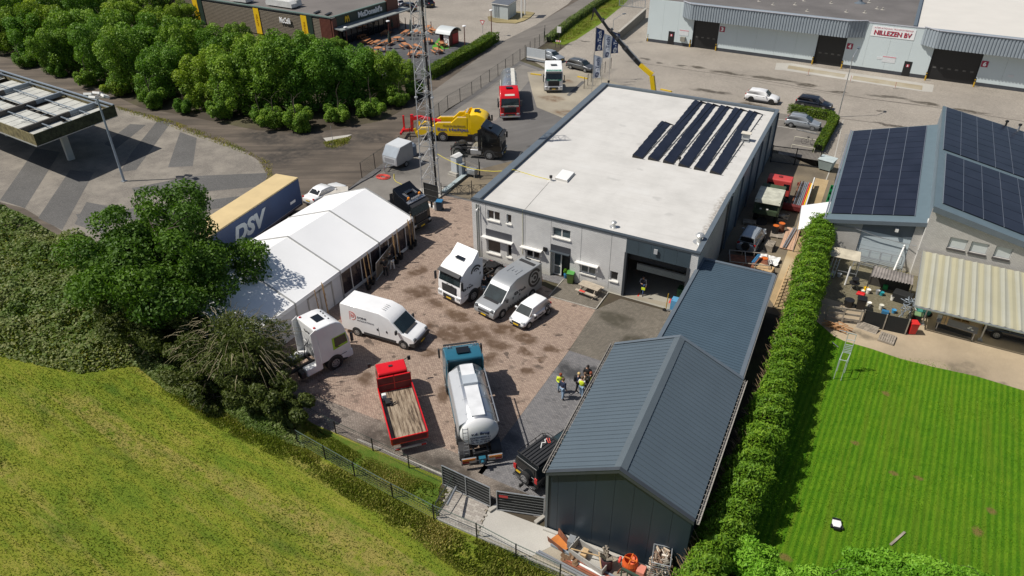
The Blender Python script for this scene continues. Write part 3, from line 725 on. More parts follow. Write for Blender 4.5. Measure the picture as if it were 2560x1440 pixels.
M_yel=mat('yellow_hose',(.62,.52,.05),.5)
q=MB();u=fr(1306,527)[0];q.tube([MW@Vector((u,.3,HB-.1)),MW@Vector((u,-.05,HB+.1)),MW@Vector((u+.03,-.04,3)),MW@Vector((u-.02,-.04,1.4))],.02,5)
tag(q.build('yellow_hose_on_wall',mat('pale_yellow_cable',(.48,.46,.25),.6)),'pale yellow cable hanging down the white brick front wall','cable')
# ---- anthracite sheds ----------------------------------------------------
M_roofL=mat('blue_grey_roof_sheet',(.085,.112,.135),.46,var=.05,scale=.5)
M_shedwall=mat('anthracite_shed_wall',(.016,.028,.042),.40,var=.12,scale=.35)
def seam_roof(parent,e0,e1,r0,r1,step,m,t=.05,name='roof_panel',rib=.030):
    """panels running from eave line e0-e1 to ridge line r0-r1"""
    e0,e1,r0,r1=map(Vector,(e0,e1,r0,r1))
    n=max(1,round((e1-e0).length/step));nr=((e1-e0).cross(r0-e0)).normalized()
    if nr.z<0:nr=-nr
    for i in range(n):
        a,b=i/n,(i+1)/n
        g=.012/(e1-e0).length*2
        p=[e0.lerp(e1,a),e0.lerp(e1,b),r0.lerp(r1,b),r0.lerp(r1,a)]
        q=MB();q.slab([tuple(v)for v in p],t,nr)
        d=(e1-e0).normalized()*.03
        q.slab([tuple(p[0]+nr*rib),tuple(p[0]+d+nr*rib),tuple(p[3]+d+nr*rib),tuple(p[3]+nr*rib)],rib,nr)
        q.build(name,m,parent)
S1=thing('gable_shed','dark anthracite gabled metal shed in the foreground with a two tone seamed roof','shed',(0,0,0))
FL,FR_,BL,BR=Vector((-10.62,23.5,4.45)),Vector((-3.05,23.95,4.45)),Vector((-11.42,35.15,4.45)),Vector((-3.36,35.45,4.45))
RF,RBk=Vector((-6.87,23.68,6.35)),Vector((-7.40,35.3,6.35))
seam_roof(S1,FL,BL,RF,RBk,.335,M_roofL);seam_roof(S1,FR_,BR,RF,RBk,.335,M_roofL)
cp=MB();dn=(RBk-RF).normalized()
for s_,e_ in((-1,FL),(1,FR_)):
    sl=(Vector((e_.x,e_.y,0))-Vector((RF.x,RF.y,0))).normalized();k=(4.45-6.35)/(Vector((e_.x,e_.y))-Vector((RF.x,RF.y))).length
    o2=Vector((sl.x*.32,sl.y*.32,k*.32+.06));up=Vector((0,0,.06));a0,b0=RF-dn*.06,RBk+dn*.06
    cp.slab([tuple(a0+up),tuple(b0+up),tuple(b0+o2),tuple(a0+o2)],.02,Vector((-k*sl.x,-k*sl.y,1)).normalized())
cp.build('ridge_cap',mat('grey_ridge_cap',(.10,.122,.138),.45,var=.05),S1)
vg=MB()
for a,b in((FL,RF),(RF,FR_)):
    vg.slab([tuple(a+Vector((0,-.10,.07))),tuple(b+Vector((0,-.10,.07))),tuple(b+Vector((0,-.10,-.18))),tuple(a+Vector((0,-.10,-.18)))],.03,Vector((0,-1,0)))
    vg.slab([tuple(a+Vector((0,-.12,.075))),tuple(b+Vector((0,-.12,.075))),tuple(b+Vector((0,.12,.075))),tuple(a+Vector((0,.12,.075)))],.02,Vector((0,0,1)))
vg.build('verge_trim',M_dkgrey,S1)
vg=MB()
for a,b in((BL,RBk),(RBk,BR)):
    vg.slab([tuple(a+Vector((0,.10,.07))),tuple(b+Vector((0,.10,.07))),tuple(b+Vector((0,.10,-.18))),tuple(a+Vector((0,.10,-.18)))],.03,Vector((0,1,0)))
    vg.slab([tuple(a+Vector((0,.1,.075))),tuple(b+Vector((0,.1,.075))),tuple(b+Vector((0,-.14,.075))),tuple(a+Vector((0,-.14,.075)))],.02,Vector((0,0,1)))
vg.build('verge_trim',M_trim,S1)
M_gut=mat('grey_brown_gutter',(.30,.28,.25),.5,var=.1)
for a,b,s_ in((FL,BL,-1),(FR_,BR,1)):
    g=MB();o=Vector((s_*.10,0,-.06));g.bar(a+o,b+o,.02,.12);g.bar(a+o+Vector((s_*.06,0,-.06)),b+o+Vector((s_*.06,0,-.06)),.12,.02);g.bar(a+o+Vector((s_*.13,0,0)),b+o+Vector((s_*.13,0,0)),.03,.12)
    g.build('gutter',M_gut,S1)
    g=MB();n_=34
    for i in range(n_):g.bar(a.lerp(b,(i+.5)/n_)+Vector((s_*.01,0,-.03)),a.lerp(b,(i+.5)/n_)+Vector((s_*.17,0,-.05)),.03,.01)
    g.build('gutter_bracket',M_gut,S1)
# front wall panels
def zroof(x):
    return 4.40+1.9*(1-abs(x-RF.x)/(3.79))-.12
xs=[-10.55,-10.0]+[-10.0+.985*i for i in range(1,7)]+[-3.15]
for a,b in zip(xs[:-1],xs[1:]):
    pts=[(a+.006,0),(b-.006,0),(b-.006,zroof(b))]+([(RF.x,zroof(RF.x))]if a<RF.x<b else[])+[(a+.006,zroof(a))]
    q=MB();yy=lambda x:23.60+(x+10.6)*.045
    q.add([(x,yy(x),z)for x,z in pts]+[(x,yy(x)+.08,z)for x,z in pts],
          [list(range(len(pts))),list(range(len(pts),2*len(pts)))[::-1]]+[(i,(i+1)%len(pts),len(pts)+(i+1)%len(pts),len(pts)+i)for i in range(len(pts))])
    q.build('wall_panel',M_shedwall,S1)
q=MB();q.box(-10.66,23.52,0,-10.52,23.66,4.4);q.build('corner_trim',mat('grey_corner_trim',(.10,.11,.115),.45),S1)
for a,b in(((-10.6,23.7),(-11.35,35.1)),((-11.35,35.1),(-3.45,35.4)),((-3.42,35.4),(-3.14,24.0))):
    wallseg(b,a,0,4.38,.08).build('side_wall',M_shedwall,S1)
q=MB();q.add([(-11.35,35.12,4.38),(-3.45,35.4,4.38),(-7.4,35.26,6.2)],[(0,1,2)]);q.build('gable_wall',M_shedwall,S1)
q=MB();q.bar((-10.7,23.45,.06),(-3.0,23.8,.06),.18,.12);q.build('plinth',M_conc_l,S1)
S2=thing('mono_pitch_shed','blue grey seamed roof shed joining the gabled shed to the garage corner','shed',(0,0,0))
zl,zr=4.0,3.7
a0,a1,b0,b1=Vector((-9.22,36.0,zl)),Vector((-9.42,48.9,zl)),Vector((-3.62,36.0,zr)),Vector((-4.15,49.5,zr))
seam_roof(S2,a0,a1,b0,b1,.262,mat('steel_blue_roof_sheet',(.062,.095,.125),.44,var=.05,scale=.6),rib=.03)
for p_,q_ in((a0,a1),(a1,b1),(b0,b1)):
    g=MB();g.bar(p_+Vector((0,0,.03)),q_+Vector((0,0,.03)),.26,.12);g.build('edge_flashing',M_trim,S2)
for p_,q_ in((a0,a1),(b1,b0),(a1,b1)):
    wallseg((q_.x,q_.y),(p_.x,p_.y),0,3.65,.08).build('side_wall',M_shedwall,S2)
q=MB();q.cyl(b0+Vector((.16,-.1,-.02)),b1+Vector((.16,0,-.02)),.06,n=8);q.build('gutter',M_gut,S2)
# ---- neighbour building ----------------------------------------------------
N=thing('neighbour_workshop','grey brick workshop with two solar covered roofs beside the lawn','building',(0,0,0))
Y1,Y2=61.6,61.2
n1=[Vector((-2.05,Y1-.3,3.4)),Vector((5.55,Y1-.3,4.85)),Vector((5.7,86.6,4.85)),Vector((-2.5,84.6,3.4))]
def gp(a,b,c,d,u,v):return a.lerp(b,u).lerp(d.lerp(c,u),v)
M_nroof=mat('slate_blue_profile_sheet',(.12,.165,.19),.45,var=.05)
q=MB();q.slab([tuple(p)for p in n1],.18,(n1[1]-n1[0]).cross(n1[3]-n1[0]).normalized());q.build('roof',M_nroof,N)
def pv(parent,quad,cols,rws,off=.10):
    a,b,c,d=quad;nr=(b-a).cross(d-a).normalized()
    for i in range(cols):
        for j in range(rws):
            eu,ev=.006/cols*2,.006
            pts=[gp(a,b,c,d,i/cols+eu,j/rws+ev/rws*3),gp(a,b,c,d,(i+1)/cols-eu,j/rws+ev/rws*3),gp(a,b,c,d,(i+1)/cols-eu,(j+1)/rws-ev/rws*3),gp(a,b,c,d,i/cols+eu,(j+1)/rws-ev/rws*3)]
            q=MB();q.slab([tuple(p+nr*(off+RNG.uniform(0,.006)))for p in pts],.035,nr);q.build('solar_panel',M_solar,parent)
    q=MB();nrm=nr
    for i in range(cols+1):
        q.bar(gp(a,b,c,d,i/cols,0)+nr*(off-.03),gp(a,b,c,d,i/cols,1)+nr*(off-.03),.05,.03)
    q.build('mounting_rail',M_alu,parent)
pv(N,[gp(*n1,.04,.05),gp(*n1,.86,.05),gp(*n1,.855,.985),gp(*n1,.02,.985)],4,14)
nh=6.55
n2=[Vector((5.45,Y2-.3,nh)),Vector((15.2,Y2-.3,nh-9.75*.232)),Vector((15.2,89.0,nh-9.75*.232)),Vector((5.5,87.6,nh))]
q=MB();q.slab([tuple(p)for p in n2],.18,(n2[1]-n2[0]).cross(n2[3]-n2[0]).normalized());q.build('roof',M_nroof,N)
pv(N,[gp(*n2,.03,.50),gp(*n2,.97,.50),gp(*n2,.97,.985),gp(*n2,.03,.985)],6,8)
pv(N,[gp(*n2,.06,.04),gp(*n2,1.0,.04),gp(*n2,1.0,.47),gp(*n2,.06,.47)],6,6)
def fasc(a,b,w=.5):
    q=MB();q.slab([tuple(a+Vector((0,0,.03))),tuple(b+Vector((0,0,.03))),tuple(b+Vector((0,0,-w))),tuple(a+Vector((0,0,-w)))],.05,Vector((0,-1,0)));q.build('fascia',M_trim,N)
fasc(n1[0]+Vector((-.1,-.03,0)),n1[1]+Vector((0,-.03,0)),.32);fasc(n2[0]+Vector((0,-.06,0)),n2[1]+Vector((0,-.06,0)),.45)
q=MB();q.bar(n1[0]+Vector((-.1,0,.02)),n1[3]+Vector((-.1,0,.02)),.14,.12);q.build('gutter',M_alu,N)
# brick walls
def sloped_front(x0,x1,zt0,zt1,Y,holes):
    us=sorted({x0,x1}|{h[0]for h in holes}|{h[1]for h in holes});q=MB()
    zt=lambda x:zt0+(zt1-zt0)*(x-x0)/(x1-x0)
    for a,b in zip(us[:-1],us[1:]):
        m=(a+b)/2;z=0
        for h in sorted([h for h in holes if h[0]<m<h[1]],key=lambda h:h[2]):
            if h[2]>z:q.box(a,Y,z,b,Y+.28,h[2])
            z=h[3]
        if z<min(zt(a),zt(b)):
            q.add([(a,Y,z),(b,Y,z),(b,Y,zt(b)),(a,Y,zt(a)),(a,Y+.28,z),(b,Y+.28,z),(b,Y+.28,zt(b)),(a,Y+.28,zt(a))],[(0,1,2,3),(4,5,6,7),(0,1,5,4),(1,2,6,5),(2,3,7,6),(3,0,4,7)])
    return q.build('wall',M_gbrick,N)
sloped_front(-1.9,.9,3.22,3.76,Y1,[]);sloped_front(4.75,5.4,4.5,4.62,Y1,[])
w3=[GY(px,py,Y2)for px,py in((2373,592),(2414,622),(2428,600),(2465,636),(2489,612),(2524,648))]
hs=[(w3[0].x+.1,w3[1].x,3.15,w3[0].z-.1),(w3[2].x+.1,w3[3].x,3.15,w3[2].z-.1),(w3[4].x+.1,w3[5].x,3.15,w3[4].z-.1)]
hs=[(a,b,3.15,4.1)for a,b,_,_ in hs]
sloped_front(5.45,15,nh-.25,nh-.25-9.55*.232,Y2,hs)
M_blind=mat('pale_blind_behind_glass',(.52,.55,.54),.25,var=.04)
MN2=Matrix.Translation((0,Y2,0))
for h in hs:
    w=window(N,MN2,h[0],h[1],h[2],h[3],1,glass=M_blind,sill=False,fm=mat('grey_window_frame',(.35,.36,.36),.5))
    q=MB();q.box(h[0]-.03,Y2-.09,h[2]-.16,h[1]+.03,Y2-.002,h[2]-.01);q.build('sill',mat('dark_brick_sill',(.07,.065,.065),.7),w)
wallseg((15,88.5),(15,61.3),0,4.0).build('wall',M_gbrick,N)if False else None
wallseg((-1.9,61.9),(-2.3,84.5),0,3.2).build('wall',M_bluegrey,N)if False else None
q=MB();q.add([(-1.9,61.8,0),(-2.35,84.4,0),(-2.35,84.4,3.2),(-1.9,61.8,3.2)],[(0,1,2,3)]);q.add([(5.5,61.5,0),(5.5,87.5,0),(5.5,87.5,6.3),(5.5,61.5,6.3)],[(0,1,2,3)])
q.add([(-2.35,84.4,0),(5.5,86.4,0),(5.5,86.4,4.6),(-2.35,84.4,3.2)],[(0,1,2,3)]);q.add([(5.5,87.4,0),(15,88.8,0),(15,88.8,4),(5.5,87.4,6.2)],[(0,1,2,3)])
q.build('side_wall',M_bluegrey,N)
q=MB();q.slab([(.85,Y1+.1,2.95),(4.8,Y1+.1,2.95),(4.8,Y1+.1,4.45),(.85,Y1+.1,3.72)],.08);q.build('door_header_panel',M_trim,N)
zz=0
mdoor=mat('pale_blue_sectional_door',(.50,.57,.60),.4,var=.04)
for k in range(6):
    q=MB();q.box(.92,Y1+.14,k*.5+.01,4.73,Y1+.18,k*.5+.49);q.build('door_panel',mdoor,N)
q=MB();q.box(5.4,Y1-.3,0,5.5,Y1+.3,5);q.build('corner_strip',M_white,N)
q=MB();q.tube([(x,Y1-.12 if x<5 else Y2-.1,z)for x,z in((-1.8,3.0),(.2,3.05),(2.2,2.7),(4.4,2.55),(5.2,2.75))],.03,5);tag(q.build('wall_cable',M_steel,N))
q=MB();q.box(3.35,Y1-.25,3.5,3.6,Y1+.1,3.75);q.build('wall_lamp',M_white,N)
for(px,py,hh,lab)in((2511,322,.75,'black capped chimney pipe on the right solar roof'),(2543,332,.8,'slim metal chimney pipe at the right picture edge of the solar roof')):
    c=G(px,py,4.75);v=thing('chimney_pipe',lab,'chimney',c);MB().lathe([(.22,-.1),(.10,.06),(.09,hh)],n=12).build('pipe',M_alu if 'slim' in lab else M_blkp,v);MB().lathe([(.17,hh),(.17,hh+.14),(.05,hh+.2)],n=12).build('cap',M_blkp,v)
# ---- carport ----------------------------------------------------------------
C=thing('carport','lean-to carport with translucent cream corrugated roof against the brick wall','carport',(0,0,0))
cb=[Vector((5.75,60.9,2.55)),Vector((15.4,60.7,2.55)),Vector((15.2,52.2,2.3)),Vector((5.62,52.4,2.3))]
def m_poly():
    t=NT('cream_translucent_sheet');w=t.new('ShaderNodeTexWave');w.inputs['Scale'].default_value=.33;w.inputs['Distortion'].default_value=2.2;w.inputs['Detail'].default_value=1
    t.l.new(t.mp(sc=(1,.05,1)),w.inputs['Vector'])
    col=t.mix(t.mr(w.outputs['Fac'],.3,.7),(.53,.53,.44),(.56,.53,.37));col=t.mix(t.mr(t.noise(.6,5),.45,.75,0,.4),col,(.46,.44,.30))
    t.color(col);t.rough(.45);t.b.inputs['Transmission Weight'].default_value=.0
    tr=t.new('ShaderNodeBsdfTranslucent');t.l.new(col,tr.inputs[0]);mx=t.new('ShaderNodeMixShader');mx.inputs[0].default_value=.3
    t.l.new(t.b.outputs[0],mx.inputs[1]);t.l.new(tr.outputs[0],mx.inputs[2]);t.l.new(mx.outputs[0],t.out.inputs[0]);return t.m
M_poly=m_poly()
for i in range(10):
    q=MB();a,b=i/10,(i+1)/10;p=[cb[0].lerp(cb[1],a),cb[0].lerp(cb[1],b),cb[3].lerp(cb[2],b),cb[3].lerp(cb[2],a)];K=8;vs=[];fs=[]
    for k in range(K+1):
        u=k/K;dz=.02*math.cos(u*PI*4)+(.03 if k in(0,K)else 0)
        vs+=[tuple(p[0].lerp(p[1],u)+Vector((0,0,dz))),tuple(p[3].lerp(p[2],u)+Vector((0,0,dz)))]
    for k in range(K):fs.append((2*k,2*k+1,2*k+3,2*k+2))
    q.add(vs,fs);q.build('roof_sheet',M_poly,C)
q=MB();q.bar(cb[3]+Vector((0,.1,-.12)),cb[2]+Vector((0,.1,-.12)),.08,.1);q.bar(cb[0]+Vector((0,0,-.1)),cb[3]+Vector((0,0,-.1)),.07,.08);q.bar(cb[3]+Vector((-.05,-.1,-.05)),cb[2]+Vector((-.05,-.1,-.05)),.12,.1);q.build('beam',M_steel,C)
for x,y in((6.67,53.84),(10.54,53.58),(14.6,53.4)):
    q=MB();q.bar((x,y,0),(x,y,2.25),.1);q.cbox((x,y,.04),(.3,.3,.08));q.build('post',M_steel,C)
# ---- tent -------------------------------------------------------------------
T=thing('marquee_tent','long white event marquee with dark window walls in the brick yard','tent',(0,0,0))
M_tent=mat('white_tent_fabric',(.84,.84,.84),.5,var=.012,scale=.7)
M_tentw=mat('white_tent_wall',(.62,.63,.65),.55,var=.04)
M_tframe=mat('grey_tent_frame',(.40,.40,.39),.5,.3)
TX0,TX1,TXR=-44.8,-34.85,-39.8
ys=[46.5,41.45,36.35,31.2,26.1];zE,zR=2.62,4.45
for a,b in zip(ys[:-1],ys[1:]):
    for xa,xb in((TX1,TXR),(TXR,TX0)):
        q=MB();K=6;vs=[];fs=[]
        for i in range(K+1):
            for j in range(K+1):
                u,v=i/K,j/K;sag=-.10*math.sin(PI*u)*math.sin(PI*v)
                x=xa+(xb-xa)*v;z=(zE+(zR-zE)*v)if xa==TX1 else(zR+(zE-zR)*v)
                vs.append((x,b+.05+(a-b-.1)*u,z+sag))
        for i in range(K):
            for j in range(K):fs.append((i*(K+1)+j,(i+1)*(K+1)+j,(i+1)*(K+1)+j+1,i*(K+1)+j+1))
        q.add(vs,fs);q.build('roof_panel',M_tent,T,smooth=True)
    q=MB();q.slab([(TX1+.02,b,zE+.02),(TX1+.02,a,zE+.02),(TX1+.05,a,zE-.28),(TX1+.05,b,zE-.28)],.03,Vector((1,0,0)));q.build('valance',M_tent,T)
for y in ys:
    q=MB();q.bar((TX1,y,zE+.01),(TXR,y,zR+.02),.12,.10);q.bar((TX0,y,zE+.01),(TXR,y,zR+.02),.12,.10);q.bar((TX1,y,0),(TX1,y,zE),.13);q.bar((TX0,y,0),(TX0,y,zE),.13);q.build('frame_arch',M_tframe,T)
q=MB();q.add([(TX0,46.5,0),(TX1,46.5,0),(TX1,46.5,zE),(TXR,46.5,zR),(TX0,46.5,zE)],[(0,1,2,3,4)]);q.add([(TX0,26.1,0),(TX1,26.1,0),(TX1,26.1,zE),(TXR,26.1,zR),(TX0,26.1,zE)],[(0,1,2,3,4)]);q.add([(TX0,26.1,0),(TX0,46.5,0),(TX0,46.5,zE),(TX0,26.1,zE)],[(0,1,2,3)])
q.build('end_wall',M_tentw,T)
def m_foil():
    t=NT('clear_plastic_window');t.color((.05,.04,.045));t.rough(.12);t.b.inputs['Alpha'].default_value=.82;return t.m
M_foil=m_foil()
for bi,(a,b)in enumerate(zip(ys[:2],ys[1:3])):
    n_=4
    for k in range(n_):
        y1,y0=a-(a-b)*k/n_,a-(a-b)*(k+1)/n_
        q=MB();q.box(TX1-.03,y0+.07,.3,TX1-.015,y1-.07,zE-.25);q.build('window_panel',M_foil,T)
        q=MB();q.box(TX1-.05,y0-.04,.05,TX1+.01,y0+.04,zE-.1);q.build('wall_post',M_white,T)
    q=MB();q.box(TX1-.04,b,.02,TX1+.02,a,.3);q.build('base_wall',M_white,T)
for a,b in zip(ys[2:4],ys[3:]):
    q=MB();q.box(TX1-.04,b+.06,0,TX1+.0,a-.06,zE-.1);q.build('side_wall',M_tentw,T)
for y in(35.2,33.8,32.5):
    q=MB();q.box(TX1+.001,y-.06,0,TX1+.05,y+.06,2.3);q.build('door_post',M_tframe,T)
q=MB();q.box(TX1+.002,32.5,2.15,TX1+.05,35.2,2.3);q.build('door_lintel',M_tframe,T)
sheet('tent_floor',[(TX0,26.2),(TX1-.06,26.2),(TX1-.06,46.4),(TX0,46.4)],L0+.06,mat('tent_floor_boards',(.16,.11,.08),.7))
# ---- warehouse across the street --------------------------------------------
W=thing('warehouse','large pale blue transport warehouse with corrugated canopy band and black doors','warehouse',(0,0,0))
M_wpanel=mat('pale_blue_steel_wall',(.56,.63,.64),.5,var=.03,scale=.25)
M_corr=mat('grey_blue_corrugated_band',(.27,.31,.345),.45,var=.05)
M_plinth=mat('dark_plinth',(.05,.055,.065),.6)
M_bdoor=mat('black_sectional_door',(.012,.012,.013),.45,var=0)
wa=Vector((-39.4,123.9));wb=Vector((60,123.9-99.4*.052))
def YW(x):return 123.9-.052*(x+39.4)
def wp(px,py):
    Y=122.5
    for _ in range(6):
        g=GY(px,py,Y);Y=YW(g.x)
    return((Vector((g.x,Y))-wa).length*(1 if g.x>wa.x else-1),g.z)
d3=(wp(1735,60)[0],wp(1798,70)[0]);d4=(wp(2040,120)[0],wp(2113,120)[0]);d6=(wp(2327,150)[0],wp(2450,165)[0])
mb,WM=wall(wa,wb,.55,6.95,.2)
segs=[(0,d3[0]),(d3[1],d4[0]),(d4[1],d6[0]),(d6[1],99)]
WH=6.95
for(a,b)in segs:
    n=max(1,round((b-a)/3.0))
    for i in range(n):
        q=MB();q.box(a+(b-a)*i/n+.008,0,.5,a+(b-a)*(i+1)/n-.008,.15,WH,WM);q.build('wall_panel',M_wpanel,W)
    q=MB();q.box(a,.02,0,b,.14,.5,WM);q.build('plinth',M_plinth,W)
for(a,b)in(d3,d4,d6):
    q=MB();q.box(a,.3,0,b,.36,5.2,WM);dd=q.build('loading_door',M_bdoor,W)
    n=4 if b-a<5 else 6
    for i in range(n):
        c=a+(b-a)*(i+.75)/(n+.5);q=MB();q.box(c-.22,.27,1.62,c+.22,.298,1.84,WM);q.build('pane',mat('dim_door_glass',(.09,.09,.085),.2),dd)
    q=MB();q.box(a-.01,-.005,0,a+.02,.3,5.2,WM);q.box(b-.02,-.005,0,b+.01,.3,5.2,WM);q.build('door_reveal',M_plinth,W)
    q=MB();q.box(a,0,5.0,b,.15,WH,WM);q.build('wall_panel',M_wpanel,W)
# canopy band with ribs
def band(u0,u1,a0,a1):
    z0,z1=4.75,7.15;off=1.5
    pts=[]
    if a0 is not None:pts.append((a0,-.01))
    pts+=[(u0,-off),(u1,-off)]
    if a1 is not None:pts.append((a1,-.01))
    for p,q_ in zip(pts[:-1],pts[1:]):
        P=Vector((p[0],p[1],0));Q=Vector((q_[0],q_[1],0));L=(Q-P).length;n=max(2,int(L/.42));d=(Q-P)/L;nn=Vector((d.y,-d.x,0))
        b=MB();vs=[];fs=[]
        prof=[]
        for i in range(n):
            s=i*L/n;w=L/n
            prof+=[(s,0),(s+w*.3,0),(s+w*.42,.09),(s+w*.88,.09)]
        prof.append((L,0))
        for(s,h)in prof:
            c=P+d*s+nn*h
            vs+=[tuple(WM@Vector((c.x,c.y,z0))),tuple(WM@Vector((c.x,c.y,z1)))]
        for i in range(len(prof)-1):fs.append((2*i,2*i+2,2*i+3,2*i+1))
        b.add(vs,fs);b.build('corrugated_band',M_corr,W)
        c=MB();c.bar(WM@(P+nn*.05+Vector((0,0,z1+.04))),WM@(Q+nn*.05+Vector((0,0,z1+.04))),.25,.08);c.build('band_cap',mat('lilac_grey_cap',(.42,.43,.47),.5),W)
    b=MB();P2=[WM@Vector((x,y,z0+.02))for x,y in pts]+[WM@Vector((pts[-1][0],-.001,z0+.02)),WM@Vector((pts[0][0],-.001,z0+.02))]
    b.add([tuple(v)for v in P2],[list(range(len(P2)))]);P3=[(v.x,v.y,7.1)for v in P2];b.add(P3,[list(range(len(P3)))]);b.build('canopy_soffit',M_corr,W)
band(wp(1731,20)[0]+.3,wp(2122,70)[0],wp(1708,25)[0],wp(2166,70)[0])
band(wp(2345,95)[0],98,wp(2310,80)[0],None)
def rp(x,y,z=WH):return(x,y,z)
q=MB();q.add([rp(-39.3,124.0,6.8),rp(.8,121.95,6.8),rp(.8,200,6.8),rp(-39.3,200,6.8)],[(0,1,2,3)]);q.build('roof',m_asphalt('grey_bitumen_roof',(.135,.125,.12),.2),W)
q=MB();q.add([rp(1.2,121.9,6.85),rp(60,118.9,6.85),rp(60,200,6.85),rp(1.2,200,6.85)],[(0,1,2,3)]);q.build('roof',mat('cream_membrane_roof',(.60,.575,.53),.7,var=.03,scale=.3),W)
q=MB();q.box(.75,122.1,6.6,1.2,200,7.15);q.build('dividing_parapet',M_trim,W)
q=MB();q.box(-39.4,124.1,0,-39.2,200,WH);q.build('side_wall',M_wpanel,W)
q=MB();q.bar(WM@Vector((d4[1]+1.9,.05,WH+.03)),WM@Vector((wp(2310,80)[0],.05,WH+.03)),.2,.1);q.build('band_cap',MATS['lilac_grey_cap'],W)
for i,(px,py)in enumerate(((2150,8),(1933,12),(1988,12),(2193,22),(2010,2),(2116,30),(2162,32),(2078,8),(2207,24),(2173,6),(2018,28),(1898,3))):
    c=G(px,py,6.8);v=MB().lathe([(.34,0),(.3,.03),(.10,.05),(.08,.2),(.15,.21),(.12,.3)]if i else[(.9,0),(.7,.1),(.3,.3),(.22,1.1),(.35,1.15),(.2,1.4)],n=10).build('roof_vent',M_trim if i==0 else M_curb,W,loc=c)
M_sred=mat('sign_red',(.45,.02,.05),.5,var=0);M_swhite=mat('sign_white',(.82,.82,.82),.5,var=0);M_sdk=mat('sign_dark_letter',(.05,.05,.08),.5,var=0)
M_smred=mat('sign_faded_red',(.60,.25,.28),.5,var=0)
def wsign(pa,pb,m):
    (u0,z1),(u1,z0)=wp(*pa),wp(*pb);q=MB();q.box(u0,-.05,z0,u1,-.004,z1,WM);return q.build('sign_board',m,W),(u0+u1)/2,(z0+z1)/2,u1-u0,z1-z0
s,uc,zc,w_,h_=wsign((2180,68),(2288,92),M_swhite)
zc=(5.15+6.6)/2;bpy.data.objects.remove(s);u0,u1=wp(2180,72)[0],wp(2288,88)[0]
q=MB();q.box(u0,-.05,5.15,u1,-.004,6.6,WM);q.build('sign_board',M_swhite,W)
xd=(wb-wa).normalized();xd=Vector((xd.x,xd.y,0))
def wtext(s,m,u,z,h,w,parent=W,bold=.02,off=-.056,nm='lettering'):
    return text(s,m,parent,WM@Vector((u,off,z)),xd,(0,0,1),h,w,bold=bold,name=nm)
wtext('INTERNATIONAAL TRANSPORTBEDRIJF',M_smred,(u0+u1)/2,6.33,.26,5.2,bold=.0)
wtext('NILLEZEN BV',M_sdk,(u0+u1)/2+.06,5.67,.66,5.0,bold=.02)
wtext('NILLEZEN BV',M_sred,(u0+u1)/2,5.72,.66,5.0,bold=.015,off=-.070)
for ch,(px,py)in(('3',(1806,73)),('4',(2124.7,115.5)),('6',(2462,160))):
    u,z=wp(px,py);q=MB();q.box(u-.42,-.05,z-.42,u+.42,-.004,z+.42,WM);q.build('number_sign',mat('number_sign_maroon',(.33,.02,.06),.5,var=0),W);wtext(ch,M_swhite,u,z,.62,.42,bold=.05)
for ch,a,b in(('3',(1672.5,75),(1688,108)),('5',(2262,154),(2281,190))):
    (ua,za),(ub,zb_)=wp(*a),wp(*b);ub=ua+1.05
    q=MB();q.box(ua,-.03,.03,ub,-.003,2.15,WM);dr=q.build('door',M_bdoor,W)
    q=MB();q.box(ua+.32,-.05,1.35,ub-.3,-.034,1.72,WM);q.build('number_sign',M_sred,dr);wtext(ch,M_swhite,(ua+ub)/2,1.53,.3,.2,dr,.04)
for(px,py,w_,h_)in((2222,149,.9,.55),(2199,145,.6,.25),(1710,82,.8,.55),(2527,190,.6,.25)):
    u,z=wp(px,py);q=MB();q.box(u-w_,-.03,z-h_*.8,u+w_,-.004,z+h_*.8,WM)if h_>.3 else q.box(u-w_*.6,-.03,z-.18,u+w_*.6,-.004,z+.18,WM)
    q.build('notice_board',mat('white_notice',(.62,.64,.65),.6,var=.05),W)
    if h_>.3:q=MB();q.box(u-w_,-.04,z+h_*.55,u+w_,-.031,z+h_*.8,WM);q.build('notice_heading',M_smred,W)
u,z=wp(1708,97);q=MB();q.box(u-.4,-.45,z-.35,u+.4,-.003,z+.35,WM);q.build('post_box',mat('grey_brown_box',(.25,.24,.2),.6),W)
# bollards
M_boll=mat('yellow_bollard_paint',(.50,.30,.02),.5)
names=['at the left wall corner of the warehouse','on the left side of the leftmost black loading door','on the right side of the leftmost black loading door','on the left side of the middle black loading door','on the right side of the middle black loading door','on the left side of the widest black loading door','on the right side of the widest black loading door']
for(px,py),nm in zip(((1619,103),(1724,117.5),(1788.5,126.5),(2029.5,160.5),(2102.5,171.5),(2312,200.5),(2433,217)),names):
    t=thing('bollard','yellow bollard '+nm,'bollard',G(px,py),0,'bollards at the warehouse')
    MB().cyl((0,0,0),(0,0,.75),.11).cyl((0,0,.95),(0,0,1.1),.11).build('post',M_boll,t);MB().cyl((0,0,.75),(0,0,.95),.112).cyl((0,0,1.1),(0,0,1.22),.115).build('band',M_blkp,t)
for(px,py),nm in zip(((2020,188),(2125.5,204.5),(2237,221)),('left','middle','right')):
    t=thing('pit_marker_post','thin red and white marker post, %s one along the loading pit'%nm,'marker post',G(px,py),0,'marker posts along the pit')
    MB().cyl((0,0,.05),(0,0,.9),.04,n=6).build('post',mat('faded_red_post',(.5,.25,.2),.6),t);MB().cbox((0,0,.04),(.5,.3,.08)).build('foot',M_curb,t)
